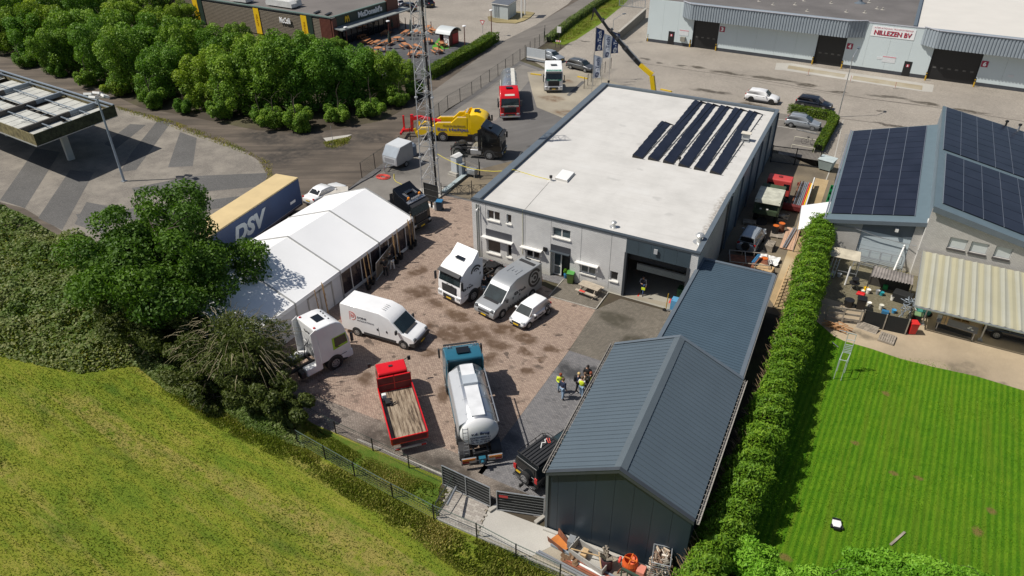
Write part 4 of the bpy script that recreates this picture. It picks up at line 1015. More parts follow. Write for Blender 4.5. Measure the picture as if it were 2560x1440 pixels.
# ---- fast food restaurant ---------------------------------------------------
RH=4.9
rc=G(826,44,RH);rl=G(568,5,RH);rr=G(927,0,RH)
dl=(Vector((rl.x,rl.y,0))-Vector((rc.x,rc.y,0))).normalized();dr=(Vector((rr.x,rr.y,0))-Vector((rc.x,rc.y,0))).normalized()
dr=Vector((dl.y,-dl.x,0))if Vector((dl.y,-dl.x,0)).dot(dr)>0 else Vector((-dl.y,dl.x,0))
MC=thing('restaurant','fast food restaurant with slatted wall, dark green sign band and yellow arches','restaurant',(0,0,0))
M_slat=mat('beige_wood_slats',(.22,.185,.14),.7,var=.1);M_slatd=mat('dark_gap_board',(.05,.045,.038),.8)
M_green=mat('dark_green_fascia',(.020,.040,.030),.5);M_redbrown=mat('red_brown_cladding',(.14,.045,.03),.6,var=.15)
M_yell=mat('banner_yellow',(.78,.50,.01),.5,var=.03)
c0=Vector((rc.x,rc.y,0));LL,LW=45.0,17.5
def rq(a,b):return c0+dl*a+dr*b
q=MB();q.slab([tuple(rq(.1,.1)+Vector((0,0,RH-.25))),tuple(rq(LL,.1)+Vector((0,0,RH-.25))),tuple(rq(LL,LW)+Vector((0,0,RH-.25))),tuple(rq(.1,LW)+Vector((0,0,RH-.25)))],.2,Vector((0,0,1)))
q.build('roof',m_asphalt('brown_grey_felt_roof',(.15,.135,.125),.15),MC)
q=MB();zc=Vector((0,0,RH));M_gcap=mat('grey_green_cap',(.13,.19,.165),.5)
q.bar(rq(-.1,0)+zc,rq(LL,0)+zc,.42,.14);q.bar(rq(0,.2)+zc,rq(0,LW)+zc,.42,.14);q.build('parapet_cap',M_gcap,MC)
q=MB();q.prism([tuple(rq(.2,.15))[:2],tuple(rq(LL,.15))[:2],tuple(rq(LL,LW-.1))[:2],tuple(rq(.2,LW-.1))[:2]],0,RH-.3);q.build('core_wall',M_slatd,MC)
ns=17
for i in range(ns):
    z=.2+i*.25
    q=MB();q.bar(rq(2.6,.02)+Vector((0,0,z+.08)),rq(LL,.02)+Vector((0,0,z+.08)),.10,.17);q.build('wall_slat',M_slat,MC)
for k in range(9):
    q=MB();q.bar(rq(.15+k*.28,.0)+Vector((0,0,2.4)),rq(.15+k*.28,.0)+Vector((0,0,2.41)),.2,.1)
    q=MB();p_=rq(.2+k*.28,-.02);q.cbox(p_+Vector((0,0,2.35)),(.2,.16,4.5),math.atan2(dl.y,dl.x));q.build('wood_batten',M_redbrown,MC)
def banner(pa,wd,dark):
    base=GY(pa[0],pa[1],97);w=(Vector((base.x,base.y,0))-c0).dot(dl)
    q=MB();q.bar(rq(w,-.12)+Vector((0,0,2.4)),rq(w+wd,-.12)+Vector((0,0,2.4)),.06,4.4);q.build('banner',M_yell,MC)
    xt=-dl
    text('WELKOM',mat('banner_ochre',(.45,.22,.0),.5,var=0),MC,rq(w+wd/2,-.17)+Vector((0,0,2.6)),(0,0,-1),-dl,wd*.3,2.0)
    if dark:q=MB();q.bar(rq(w-1.25,-.10)+Vector((0,0,2.4)),rq(w-.02,-.10)+Vector((0,0,2.4)),.06,4.4);q.build('banner',M_green,MC)
for pa,dk in(((770,45),True),((643,25),False),((480,8),True)):banner(pa,1.35,dk)
q=rq((Vector(tuple(GY(709,45,96.5)))*1-c0).dot(dl),-.2)+Vector((0,0,3.3));text('McCafé',M_swhite,MC,q,-dl,(0,0,1),.95,2.6,bold=.03,depth=.12)
# sign band, canopy, windows on the terrace side
q=MB();q.bar(rq(-.06,1.0)+Vector((0,0,4.0)),rq(-.06,LW-3.2)+Vector((0,0,4.0)),.12,1.7);q.build('fascia',M_green,MC)
for a,b,c in((.5,1.0,4.6),(LW-1.6,3.2,5.8)):q=MB();q.cbox(rq(-.08,a)+Vector((0,0,c/2)),(b,.4,c),math.atan2(dr.y,dr.x));q.build('corner_tower',M_redbrown,MC)
ql=MB();zc2=3.05
ql.slab([tuple(rq(-.1,.2)+Vector((0,0,zc2+.15))),tuple(rq(-.1,LW+1.4)+Vector((0,0,zc2+.15))),tuple(rq(-2.1,LW+1.4)+Vector((0,0,zc2))),tuple(rq(-2.1,.2)+Vector((0,0,zc2)))],.18,Vector((0,0,1)))
ql.build('canopy',mat('grey_canopy_sheet',(.27,.29,.28),.5,var=.2,scale=1),MC)
def onband(px,py,off=-.13):
    w=ray(px,py);n=-dl;t=((c0+n*(-off))-Vector((0,0,0))).dot(n);s=t/(w[0]*n.x+w[1]*n.y);return Vector((s*w[0],s*w[1],CAM_H+s*w[2]))
a_,b_=onband(898,36),onband(950,8);cc=(a_+b_)/2;cc.z=4.1
text("McDonald's",M_swhite,MC,cc,dr,(0,0,1),1.0,(b_-a_).length+.6,bold=.045,depth=.1)
m_=onband(867,47);m_.z=4.05
q=MB();fm=frame(m_,dr,(0,0,1))
for sx in(-.27,.27):q.arc((sx,-.55),.17,.29,0,180,12,.12,fm,sy=3.6)
q.build('arches_logo',mat('arches_yellow',(.85,.52,.01),.5,var=0),MC)
q=MB();q.cbox(rq(.05,LW/2)+Vector((0,0,1.55)),(LW-4.8,.3,2.9),math.atan2(dr.y,dr.x));gl=q.build('shop_window',M_glass,MC)
for k in range(9):
    q=MB();q.cbox(rq(-.12,1.6+k*1.45)+Vector((0,0,1.5)),(.12,.12,3.0));q.build('window_post',M_blkp,MC)
# roof plant
v=thing('rooftop_ventilation_unit','white ventilation plant with angled hood on the restaurant roof','ventilation unit',G(704,14,RH));v.rotation_euler.z=math.atan2(dl.y,dl.x)
q=MB();q.prof([(-3.2,0),(3.2,0),(3.2,.6),(2.6,1.0),(-2.6,1.0),(-3.2,.6)],.7);q.build('duct_hood',mat('white_plant_housing',(.6,.6,.58),.5),v);MB().cbox((.3,-1.8,.8),(3.0,2.0,1.5)).cbox((-2.4,-1.5,.5),(1.0,1.2,1.0)).build('plant_box',MATS['white_plant_housing'],v)
v=thing('rooftop_box','light grey plant box at the far left of the restaurant roof','ventilation unit',G(605,2,RH));MB().cbox((0,0,.6),(4,2,1.2)).cbox((1.2,0,1.35),(1,1.4,.4)).build('housing',MATS['white_plant_housing'],v,bevel=.05)
q=MB();c=G(806,33,RH-.05)
for k in range(2):
    q=MB();q.cbox(c+dl*(1.5-2.6*k)+dr*.3,(.5,1.9,.12),math.atan2(dr.y,dr.x)-PI/2+.3);tag(q.build('roof_grille',M_blkp),'dark slotted roof grille, %s one near the restaurant roof corner'%('left' if k==0 else 'right'),'grille')
# kiosk (play house with arched roof)
K=thing('kiosk','small red brown kiosk with arched white roof on the green turf','kiosk',G(1122,112));kz=math.atan2(dr.y,dr.x);K.rotation_euler.z=0
ax_=dr;ay_=Vector((-dr.y,dr.x,0))
KM=Matrix(((ax_.x,ay_.x,0,0),(ax_.y,ay_.y,0,0),(0,0,1,0),(0,0,0,1)))
q=MB();q.box(-1.2,-1.0,0,1.6,-.9,2.4,KM);q.box(-1.2,.9,0,1.6,1.0,2.4,KM);q.box(1.5,-.9,0,1.6,.9,2.4,KM);q.box(-1.2,-1.0,0,-1.1,1.0,.95,KM);q.build('wall',M_redbrown,K)
q=MB();vs=[];fs=[]
for i in range(11):
    a=PI*(.12+.76*i/10)
    for y in(-1.4,1.6):vs.append((-1.9*math.cos(a)+.2,y,1.55+1.45*math.sin(a)))
for i in range(10):fs.append((2*i,2*i+1,2*i+3,2*i+2))
q.add(vs,fs,KM);o=q.build('arched_roof',mat('pale_arched_roof',(.50,.53,.53),.45,var=.04),K);sm=o.modifiers.new('s','SOLIDIFY');sm.thickness=.08
q=MB();q.box(-1.25,-.95,.1,-1.21,.1,2.2,KM);q.build('white_board',M_swhite,K)
q=MB();q.arc((0,0),.28,.34,0,360,20,.02,KM@frame(Vector((-1.27,-.4,.9)),(0,-1,0),(0,0,1)));q.build('ring_print',M_blkp,K)
q=MB();q.box(-.2,-1.06,.3,1.4,-1.01,1.9,KM);q.build('red_board',mat('bright_red_board',(.55,.01,.02),.4),K)
# transformer hut
t0=G(1270,51);a_=(G(1231,45)-t0).normalized();b_=(G(1294,35)-t0).normalized()
H=thing('transformer_hut','small pale grey flat roofed transformer hut on a kerbed island','hut',(0,0,0))
c4=[t0,t0+a_*3.7,t0+a_*3.7+b_*4.8,t0+b_*4.8]
q=MB();q.prism([tuple(v)[:2]for v in c4],0,2.65);q.build('wall',mat('pale_grey_hut',(.42,.46,.47),.5,var=.04),H)
m_=sum(c4,Vector())/4;q=MB();q.prism([tuple(m_+(v-m_)*1.07)[:2]for v in c4],2.652,2.85);q.build('roof',mat('slate_hut_roof',(.12,.13,.15),.5),H)
q=MB();q.prism([tuple(m_+(v-m_)*1.09)[:2]for v in c4],2.70,2.80);q.build('roof_edge',M_white,H)
for k in range(3):q=MB();q.bar(t0+a_*(2.2+.45*k)+Vector((.05,-.06,.3)),t0+a_*(2.2+.45*k)+Vector((.05,-.06,2.5)),.08);q.build('cable_duct',M_trim,H)
isl=gpoly([(1219,43),(1222,52),(1240,57),(1290,59),(1310,53),(1325,45),(1337,33),(1318,30),(1290,30)])
q=MB();q.prism([tuple(v)[:2]for v in isl],L0,.12);tag(q.build('kerbed_island',m_asphalt('dry_grass_soil',(.26,.21,.10),.3)),kind='structure')
gt=thing('sign_portal','white two legged steel sign portal at the road island','sign',(0,0,0));a_,b_=G(1303.5,46),G(1312,39)
q=MB();q.bar(a_,a_+Vector((0,0,6)),.22);q.bar(b_,b_+Vector((0,0,6)),.22);q.build('leg',M_white,gt);q=MB();q.bar(a_+Vector((0,0,5)),b_+Vector((0,0,5)),.2,2);q.build('sign_board',M_swhite,gt)
# give way sign
g_=G(1207,84);s_=thing('give_way_sign','red and white triangular give way sign at the car park exit','sign',g_);q=MB();q.cyl((0,0,0),(0,0,1.9),.04,n=6);q.build('post',M_steel,s_)
q=MB();q.add([(-.5,-.03,2.3),(.5,-.03,2.3),(0,-.03,1.45),(-.5,.0,2.3),(.5,.0,2.3),(0,.0,1.45)],[(0,1,2),(3,4,5),(0,1,4,3),(1,2,5,4),(2,0,3,5)]);q.build('red_border',mat('sign_bright_red',(.5,.02,.03),.4),s_)
q=MB();q.add([(-.3,-.035,2.18),(.3,-.035,2.18),(0,-.035,1.68)],[(0,1,2)]);q.build('sign_face',M_swhite,s_)
for n_,(px,py,h,lab)in enumerate(((1163,132,4.2,'red brown lamp post behind the kiosk beside the hedge'),(1229,90,4.3,'red brown lamp post at the end of the hedge'),(975,108,3.6,'short dark lamp post beside the restaurant tower'),(870,118,3.2,'dark lamp post in front of the terrace shrubs'),(1072,150,4.0,'red brown lamp post on the terrace behind the lattice mast'))):
    t=thing('lamp_post',lab,'lamp post',G(px,py));MB().cyl((0,0,0),(0,0,h),.09,.07,8).build('pole',mat('red_brown_pole',(.13,.035,.025),.6),t);MB().lathe([(.1,h),(.34,h+.05),(.30,h+.16),(.06,h+.22)],n=12).build('lamp_head',M_swhite,t)
# terrace tables
M_orw=mat('orange_brown_wood',(.46,.20,.085),.6,var=.12,scale=3);M_orwl=mat('pale_orange_wood',(.52,.26,.13),.6,var=.1,scale=3)
def picnic(name,label,c,rz,m,L=1.8,leg=None,group=None):
    t=thing(name,label,'picnic table',c,rz,group);leg=leg or m
    for i in range(4):q=MB();q.box(-L/2,-.38+i*.195,.72,L/2,-.38+i*.195+.175,.76);q.build('table_plank',m,t)
    for s in(-1,1):q=MB();q.box(-L/2,s*.72-.13,.43,L/2,s*.72+.13,.47);q.build('bench',m,t)
    for x in(-L*.36,L*.36):
        q=MB()
        for s in(-1,1):q.bar((x,s*.72,0),(x,s*.25,.72),.05,.09)
        q.bar((x+.04,-.8,.38),(x+.04,.8,.38),.05,.09);q.build('leg',leg,t)
    return t
spots=[(905,99,0),(1016,88,.3),(1084,84,1.1),(970,112,.2),(1013,120,1.0),(1040,124,1.0),(1041,88,.8),(1093,133,1.0),(1105,117,.9),(1052,142,.6),(1033,141,.5),(942,114,.2),(917,110,.2),(930,140,.9),(965,88,.4),(1070,76,.3),(1070,109,.7)]
desc=['under the canopy by the shop window','nearest the furled dark parasol','beside the car park edge','left of the dark shrub column','long one in the middle of the terrace','just right of the middle of the terrace','seen through the mast, upper part','in front of the green turf, left','on the green turf edge','lowest one seen through the mast','at the front edge behind the bush','in the shade below the canopy','in deep shade at the left of the terrace','half hidden behind the wood edge','in the shade beside the restaurant tower','furthest back near the car park','seen through the mast, middle part']
proto=None
for(px,py,r),ds in zip(spots,desc):
    lab='orange brown wooden picnic table '+ds
    if proto is None:proto=picnic('picnic_table',lab,G(px,py),kz+r,M_orw,group='picnic tables on the restaurant terrace')
    else:dup(proto,G(px,py),kz+r,lab)
for(px,py),ds in zip(((994,104),(946,130)),('right','left')):
    t=thing('round_table','round orange terrace table with curved benches, the %s one of two'%ds,'picnic table',G(px,py));MB().lathe([(.62,.70),(.64,.72),(.64,.75),(.6,.76)],n=20).build('table_top',M_orw,t)
    MB().lathe([(.3,0),(.12,.1),(.1,.7)],n=8).build('leg',M_slatd,t)
    for a in(0,120,240):q=MB();q.arc((0,0),.85,1.15,a,a+80,8,.05,Matrix.Translation((0,0,.42)));q.build('bench',M_orw,t)
for(px,py,h,r,lab)in((1029,98,3.3,.28,'tall furled dark green parasol on the terrace'),(982,82,2.4,.25,'furled dark parasol beside the shop window'),(976,122,2.9,.33,'narrow dark column shaped shrub cover on the terrace')):
    t=thing('furled_parasol',lab,'parasol',G(px,py));MB().cyl((0,0,0),(0,0,h+.15),.035,n=6).build('pole',M_blkp,t)
    MB().lathe([(.07,.9),(r,1.2),(r*.8,h*.7),(.06,h)],n=10).build('canopy',mat('dark_green_canvas',(.025,.04,.03),.8,var=.2,scale=4),t);MB().lathe([(.35,0),(.35,.1)],n=10).build('base',M_blkp,t)
for i,(px,py)in enumerate(((995,71),(1015,72),(1035,70),(1079,82),(965,135),(1025,145),(1098,138),(1111,128),(1124,121),(936,145))):
    t=thing('terrace_post','dark slim post, %s along the terrace edge counted from the restaurant'%ordinal(i),'post',G(px,py),0,'posts round the terrace');MB().bar((0,0,0),(0,0,1.9),.09).build('post',M_redbrown,t);MB().lathe([(.09,1.9),(.09,1.96)],n=8).build('cap',M_blkp,t)
t=thing('terrace_gate','low dark rail gate at the terrace entrance','gate',(0,0,0));a_,b_=G(1000,84),G(1014,76);q=MB()
for z in(.3,.6,.9,1.1):q.bar(a_+Vector((0,0,z)),b_+Vector((0,0,z)),.04)
q.build('rail',M_blkp,t);q=MB();q.bar(a_,a_+Vector((0,0,1.2)),.07);q.bar(b_,b_+Vector((0,0,1.2)),.07);q.build('post',M_blkp,t)
# ---- petrol canopy -----------------------------------------------------------
zt,zb=5.45,4.15
pc=[G(83,336,zt),G(285,262,zt),G(-10,172,zt)]
e1=(pc[1]-pc[0]);pf=pc[2]+(pc[0]-pc[1])
e2=(pc[2]-pc[1]).normalized()*42
P0,P1,P2,P3=pc[0],pc[1],pc[1]+e2,pc[0]+e2
CN=thing('petrol_canopy','derelict petrol station canopy with stripped roof and mossy slatted edges','canopy',(0,0,0))
u_=(P1-P0).normalized();v_=e2.normalized();LU=(P1-P0).length;LV=42
def cn(a,b,z):p=P0+u_*a+v_*b;return Vector((p.x,p.y,z))
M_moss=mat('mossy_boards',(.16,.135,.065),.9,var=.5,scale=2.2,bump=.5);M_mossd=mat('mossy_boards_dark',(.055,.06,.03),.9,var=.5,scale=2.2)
M_deck=mat('grey_white_deck_sheet',(.46,.46,.42),.7,var=.16,scale=.9);M_beam=mat('dark_weathered_beam',(.065,.058,.052),.7,var=.3);M_gb=mat('grey_blue_steel',(.24,.28,.32),.5,.2)
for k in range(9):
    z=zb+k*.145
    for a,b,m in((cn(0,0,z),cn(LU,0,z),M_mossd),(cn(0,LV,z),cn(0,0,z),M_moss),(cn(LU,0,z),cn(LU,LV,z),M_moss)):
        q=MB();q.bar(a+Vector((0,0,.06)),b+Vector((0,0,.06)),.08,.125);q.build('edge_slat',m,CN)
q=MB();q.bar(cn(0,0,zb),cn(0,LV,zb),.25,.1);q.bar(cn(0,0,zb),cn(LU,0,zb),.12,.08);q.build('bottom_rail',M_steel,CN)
q=MB();q.slab([tuple(cn(.05,.05,zb+.15)),tuple(cn(LU-.05,.05,zb+.15)),tuple(cn(LU-.05,LV,zb+.15)),tuple(cn(.05,LV,zb+.15))],.05,Vector((0,0,1)));q.build('shadow_slab',M_slatd,CN)  # slab added below the deck so the canopy casts a solid shadow
nd=26
for i in range(nd):
    a,b=i*LV/nd,(i+1)*LV/nd-.05
    for(ua,ub)in((.15,LU*.47),(LU*.53,LU-.35)):
        if RNG.random()<.03:continue
        q=MB();q.slab([tuple(cn(ua,a+.05,zt-.75)),tuple(cn(ub,a+.05,zt-.75)),tuple(cn(ub,b,zt-.75)),tuple(cn(ua,b,zt-.75))],.05,Vector((0,0,1)));q.build('deck_sheet',M_deck,CN)
for k in range(6):
    b=3.4+k*7.2;q=MB();q.bar(cn(.1,b,zt-.45),cn(LU*.62,b,zt-.45),.28,.55);q.build('roof_beam',M_beam,CN);q=MB();q.bar(cn(LU*.62,b,zt-.42),cn(LU-.1,b,zt-.42),.26,.5);q.build('roof_beam',M_gb,CN)
for f_ in(.27,.5,.73):
    q=MB();q.bar(cn(LU*f_,0.1,zt-.38),cn(LU*f_,LV,zt-.38),.1,.1)
    for k in range(18):q.bar(cn(LU*f_,1+k*2.3,zt-.4),cn(LU*(f_+.06*(1 if k%2 else-1)),2.1+k*2.3,zt-.68),.05)
    q.build('purlin',M_gb,CN)
q=MB();q.bar(cn(LU-.1,0,zt+.02),cn(LU-.1,LV,zt+.02),.22,.12);q.bar(cn(LU-.5,0,zt-.2),cn(LU-.5,LV,zt-.2),.1,.15);q.build('edge_beam',M_gb,CN)
for k in range(3):
    foot=G(179,400)if k==0 else G(179,400)+v_*14*k
    q=MB();q.cbox(foot+Vector((0,0,zb/2+.3)),(.42,.7,zb+.5),math.atan2(v_.y,v_.x));q.build('column',mat('pale_concrete_column',(.50,.50,.46),.7,var=.06),CN)
# ---- lattice mast --------------------------------------------------------------
MS=thing('lattice_mast','tall galvanised steel lattice radio mast with cable run beside the yard','mast',(0,0,0))
mb0=[G(1056,488),G(1101,490),G(1082,466)];mc=sum(mb0,Vector())/3
HM=25.0
M_mast=mat('galvanised_lattice_steel',(.50,.51,.52),.45,.35,var=.06)
def leg(i,z):k=1-.40*z/HM*1.0;p=mc+(mb0[i]-mc)*k;return Vector((p.x,p.y,z))
for i in range(3):
    q=MB();q.cyl(leg(i,0),leg(i,HM),.055,.045,6);q.build('leg',M_mast,MS)
    for z in(4.1,10.2,16.2,22):MB().lathe([(.16,0),(.16,.12)],n=8).build('flange',M_mast,MS,loc=leg(i,z))
nb=28;
for i in range(3):
    j=(i+1)%3;q=MB()
    for k in range(nb):
        z0,z1=HM*k/nb,HM*(k+1)/nb
        if k%2:q.bar(leg(i,z0),leg(j,z1),.032)
        else:q.bar(leg(j,z0),leg(i,z1),.032)
        if k%2:q.bar(leg(i,z1),leg(j,z1),.03)
    q.build('bracing',M_mast,MS)
q=MB();lc=leg(0,0).lerp(leg(1,0),.5);lt=leg(0,HM).lerp(leg(1,HM),.5)
for s in(-.18,.18):q.bar(lc+Vector((s,.35,0)),lt+Vector((s,.2,0)),.035)
for k in range(83):p=(lc+Vector((0,.35,0))).lerp(lt+Vector((0,.2,0)),k/83);q.bar(p+Vector((-.18,0,0)),p+Vector((.18,0,0)),.014)
q.build('ladder',M_mast,MS)
q=MB();
for k,s in enumerate((.32,.40,.48)):q.cyl(lc+Vector((s,.42,0)),lt+Vector((s*.8,.2,0)),.045,n=6)
q.build('cable_run',M_blk,MS)
q=MB();q.box(mc.x-1.4,mc.y-1.2,-.02,mc.x+1.5,mc.y+1.4,.15);q.build('foundation',M_curb,MS)
# ---- floodlight mast and street lamps -------------------------------------------
t=thing('floodlight_mast','tall grey blue pole with four white floodlights beside the petrol canopy','floodlight',G(310.5,453));hp=9.25
MB().cyl((0,0,0),(0,0,hp),.13,.09,10).build('pole',mat('grey_blue_pole',(.30,.36,.42),.45,.2),t);MB().cbox((0,0,.03),(.5,.5,.06)).build('foot',M_steel,t)
q=MB();q.bar((-1.1,-.2,hp),(1.1,.2,hp),.08);q.bar((0,-.5,hp+.1),(0,.5,hp+.1),.08);q.build('cross_arm',M_steel,t)
for x,y,rz in((-1.0,-.1,.5),(.95,.3,-.3),(-.5,.55,.3),(.35,-.5,.2)):
    h=MB();m=Matrix.Translation((x,y,hp+.15))@Matrix.Rotation(rz,4,'Z')@Matrix.Rotation(-.5,4,'X');h.box(-.4,-.28,-.1,.4,.28,.12,m);o=h.build('floodlight',M_white,t);h=MB();h.box(-.34,-.24,-.115,.34,.24,-.101,m);h.build('lens',mat('lamp_lens',(.6,.62,.62),.2),o)
t=thing('street_lamp','tall slender grey street lamp with side arm beside the clipped hedge','street lamp',G(2095.4,292))
tp=Vector((.0,.0,7.6));q=MB();q.cyl((0,0,0),(0,0,3.2),.085,.075,8);q.cyl((0,0,3.2),tp,.065,.05,8);q.cyl(tp,tp+Vector((.25,1.25,.75)),.045,.035,8);q.build('pole',M_alu,t)
MB().cbox(tp+Vector((.3,1.55,.78)),(.3,.75,.14),.0).build('lamp_head',M_trim,t)
t=thing('street_lamp','thin bent arm street lamp beside the warehouse ramp','street lamp',G(1530,110));tp=Vector((.0,.0,4.0));q=MB();q.cyl((0,0,0),tp,.07,.05,8);q.cyl(tp,tp+Vector((1.0,1.4,.7)),.05,.03,8);q.build('pole',M_alu,t);MB().cbox(tp+Vector((1.2,1.6,.75)),(.3,.6,.12),-.6).build('lamp_head',M_trim,t)
# ---- fences ------------------------------------------------------------------------
M_fence=mat('dark_green_fence_wire',(.03,.045,.035),.5)
def fence(name,label,pts,h,step=2.5,wires=True,m=None,rails=None,postm=None,pw=.06,vstep=.11,panel=False):
    t=thing(name,label,'fence',(0,0,0));m=m or M_fence;pme=MB().bar((0,0,0),(0,0,h),pw).mesh('post',postm or M_blkp)
    first=True
    for a,b in zip(pts[:-1],pts[1:]):
        a=Vector(a);b=Vector(b);L=(b-a).length;n=max(1,round(L/step))
        for i in range(n+(1 if b==Vector(pts[-1])else 0)):inst('post',pme,t,a.lerp(b,i/n))
        if wires:
            q=MB();k=int(L/vstep);d=(b-a)/L;s=Vector((-d.y,d.x,0))*.004
            z=.08
            while z<h-.03:q.bar(a+Vector((0,0,z)),b+Vector((0,0,z)),.010,.010);z+=.2
            for i in range(k):
                p=a+d*(i*vstep);q.add([tuple(p-d*.0035+Vector((0,0,.05))),tuple(p+d*.0035+Vector((0,0,.05))),tuple(p+d*.0035+Vector((0,0,h-.03))),tuple(p-d*.0035+Vector((0,0,h-.03)))],[(0,1,2,3)])
            q.build('wire_mesh',m,t)['kind']='stuff'
        if rails:
            q=MB()
            for z in rails:q.bar(a+Vector((0,0,z)),b+Vector((0,0,z)),.022)
            q.build('rail',m,t)
    return t
fence('mesh_fence','long dark wire mesh fence between the access road and the north yard',gpoly([(905,445),(1000,378),(1120,272),(1180,236),(1245,190),(1300,152)]),1.8,3.0,vstep=.16,rails=[1.78])
fence('mesh_fence','double bar fence with gate posts at the street end of the yard',gpoly([(1300,152),(1360,106),(1362,90)]),1.9,2.2,vstep=.12)
fence('mesh_fence','black bar fence behind the flags at the building corner',gpoly([(1460,222),(1478,205),(1512,182),(1527,172)]),1.7,1.6,vstep=.12)
fence('mesh_fence','low wire fence along the edge of the brick yard by the meadow',[(-44,24.05,0)]+gpoly([(760,1040),(840,1083),(933,1127),(1023,1170),(1110,1210)]),1.05,2.9,vstep=.2,rails=[1.03])
fence('mesh_fence','outer wire fence standing in the meadow grass',gpoly([(745,1108),(887,1190),(982,1243),(1085,1297),(1192,1343),(1290,1395),(1400,1446)]),1.15,3.0,vstep=.2,rails=[1.13],m=mat('pale_green_wire',(.10,.14,.12),.5))
fence('mesh_fence','dark wire fence round the mast compound',gpoly([(1105,500),(1180,494)]),1.9,2.4,vstep=.14)
fence('mesh_fence','thin post fence round the grey cabinets near the mast',gpoly([(1130,405),(1198,440)])+[G(1200,448)],2.0,2.2,vstep=.2)
fence('mesh_fence','dark posts and wire between pebble strip and slab path',[(-1.75,47,0),(-2.0,64,0),(-2.7,78,0)],1.5,2.4,vstep=.2)
def barpanel(parent,a,b,h,m,fm,n=8,back=None,lift=.0,nm='bar'):
    a=Vector(a);b=Vector(b);z0=Vector((0,0,lift));z1=Vector((0,0,lift+h))
    q=MB();q.bar(a+z0,b+z0,.05);q.bar(a+z1,b+z1,.05);q.bar(a,a+z1,.05);q.bar(b,b+z1,.05);q.build('frame',fm,parent)
    for i in range(1,n):
        z=Vector((0,0,lift+h*i/n));q=MB();q.bar(a+z,b+z,.010,.010);q.build(nm,mat('dull_wire',(.22,.23,.23),.6),parent)
    if back:
        d=(b-a).normalized();s=Vector((-d.y,d.x,0))*.04
        q=MB();q.slab([tuple(a+s+z0),tuple(b+s+z0),tuple(b+s+z1),tuple(a+s+z1)],.012,s.normalized());q.build('screen',back,parent)
M_scr=mat('black_screen_cloth',(.012,.013,.013),.8,var=.1)
A1,A2,A3,A4=G(1108,1212),G(1226,1268),G(1243,1275),G(1360,1292)
t=thing('screened_site_fence','black screened steel site fence panel, the left one beside the tanker truck','fence panel');barpanel(t,A1,A2,1.55,M_scr,M_steel,7,M_scr,.05)
q=MB();q.bar(A1.lerp(A2,.5),A1.lerp(A2,.5)+Vector((0,0,1.6)),.05);q.build('middle_post',M_steel,t)
t=thing('screened_site_fence','black screened steel site fence panel, the right one beside the shed wall','fence panel');barpanel(t,A3,A4,1.5,M_scr,M_steel,7,M_scr,.05)
q=MB();d=(A4-A3).normalized();q.slab([tuple(A3+d*.15+Vector((0,-.06,1.15))),tuple(A3+d*.65+Vector((0,-.06,1.15))),tuple(A3+d*.65+Vector((0,-.06,1.32))),tuple(A3+d*.15+Vector((0,-.06,1.32)))],.01);q.build('red_plate',mat('small_red_plate',(.5,.03,.03),.5),t)
for nm,p in(('between the two site fence panels',(A2+A3)/2),('at the shed end of the site fence',A4+Vector((-.1,-.3,0)))):
    q=MB();q.cbox((0,0,.07),(.7,.22,.14));tag(q.build('fence_foot',M_curb,loc=p,rz=1.2),'grey concrete block foot '+nm,'fence foot')
t=thing('side_gate','small wire gate with steel tube between lawn strip and paved corner','gate');a_,b_=G(1135,1222),G(1092,1290);q=MB();q.bar(a_,a_+Vector((0,0,1.2)),.12);q.build('post',M_blkp,t)
q=MB();q.bar(a_+Vector((0,0,1.1)),b_+Vector((0,0,1.1)),.04);q.bar(a_+Vector((0,0,.1)),b_+Vector((0,0,.1)),.04);q.bar(b_,b_+Vector((0,0,1.1)),.04)
for k in range(1,14):q.bar(a_.lerp(b_,k/14)+Vector((0,0,.1)),a_.lerp(b_,k/14)+Vector((0,0,1.1)),.012)
q.build('gate_leaf',M_fence,t)
q=MB();a_,b_=G(1140,1218,.9),G(1118,1262,1.2);q.cyl(a_,b_,.07,n=8);tag(q.build('steel_tube',M_steel),'galvanised tube leaning on the small side gate','tube')
t=thing('bar_gate','black vertical bar gate across the side passage of the main building','gate');a_,b_=G(1926,405),G(2045,420);L=(b_-a_).length;d=(b_-a_).normalized()
q=MB();q.bar(a_+Vector((0,0,1.9)),b_+Vector((0,0,1.9)),.07);q.bar(a_+Vector((0,0,.1)),b_+Vector((0,0,.1)),.07);q.bar(a_,a_+Vector((0,0,2)),.1);q.bar(b_,b_+Vector((0,0,2)),.1);q.bar(a_.lerp(b_,.5),a_.lerp(b_,.5)+Vector((0,0,2)),.1);q.build('frame',M_blkp,t)
for k in range(1,int(L/.13)):q=MB();q.bar(a_+d*(k*.13)+Vector((0,0,.12)),a_+d*(k*.13)+Vector((0,0,1.88)),.03);q.build('bar',M_blkp,t)
t=thing('palisade_fence','grey vertical bar fence in front of the silver hatchback','fence');a_,b_=G(1990,325),G(2046,338);L=(b_-a_).length;d=(b_-a_).normalized();q=MB()
q.bar(a_+Vector((0,0,.95)),b_+Vector((0,0,.95)),.04);q.bar(a_+Vector((0,0,.1)),b_+Vector((0,0,.1)),.04);q.build('rail',M_steel,t);q=MB()
for k in range(int(L/.13)):q.bar(a_+d*(k*.13),a_+d*(k*.13)+Vector((0,0,1)),.03)
q.build('bars',M_steel,t)
M_cream=mat('cream_rail_paint',(.6,.57,.45),.6)
for(pa,pb,lab)in(((1985,352),(2042,352+10),'upper cream bicycle rail in the parking bay'),((1978,372),(2034,382),'lower cream bicycle rail in the parking bay')):
    a_,b_=G(*pa),G(*pb);q=MB();q.tube([a_,a_+Vector((0,0,.55)),b_+Vector((0,0,.55)),b_],.03,6);tag(q.build('bicycle_rail',M_cream),lab,'bicycle rail')
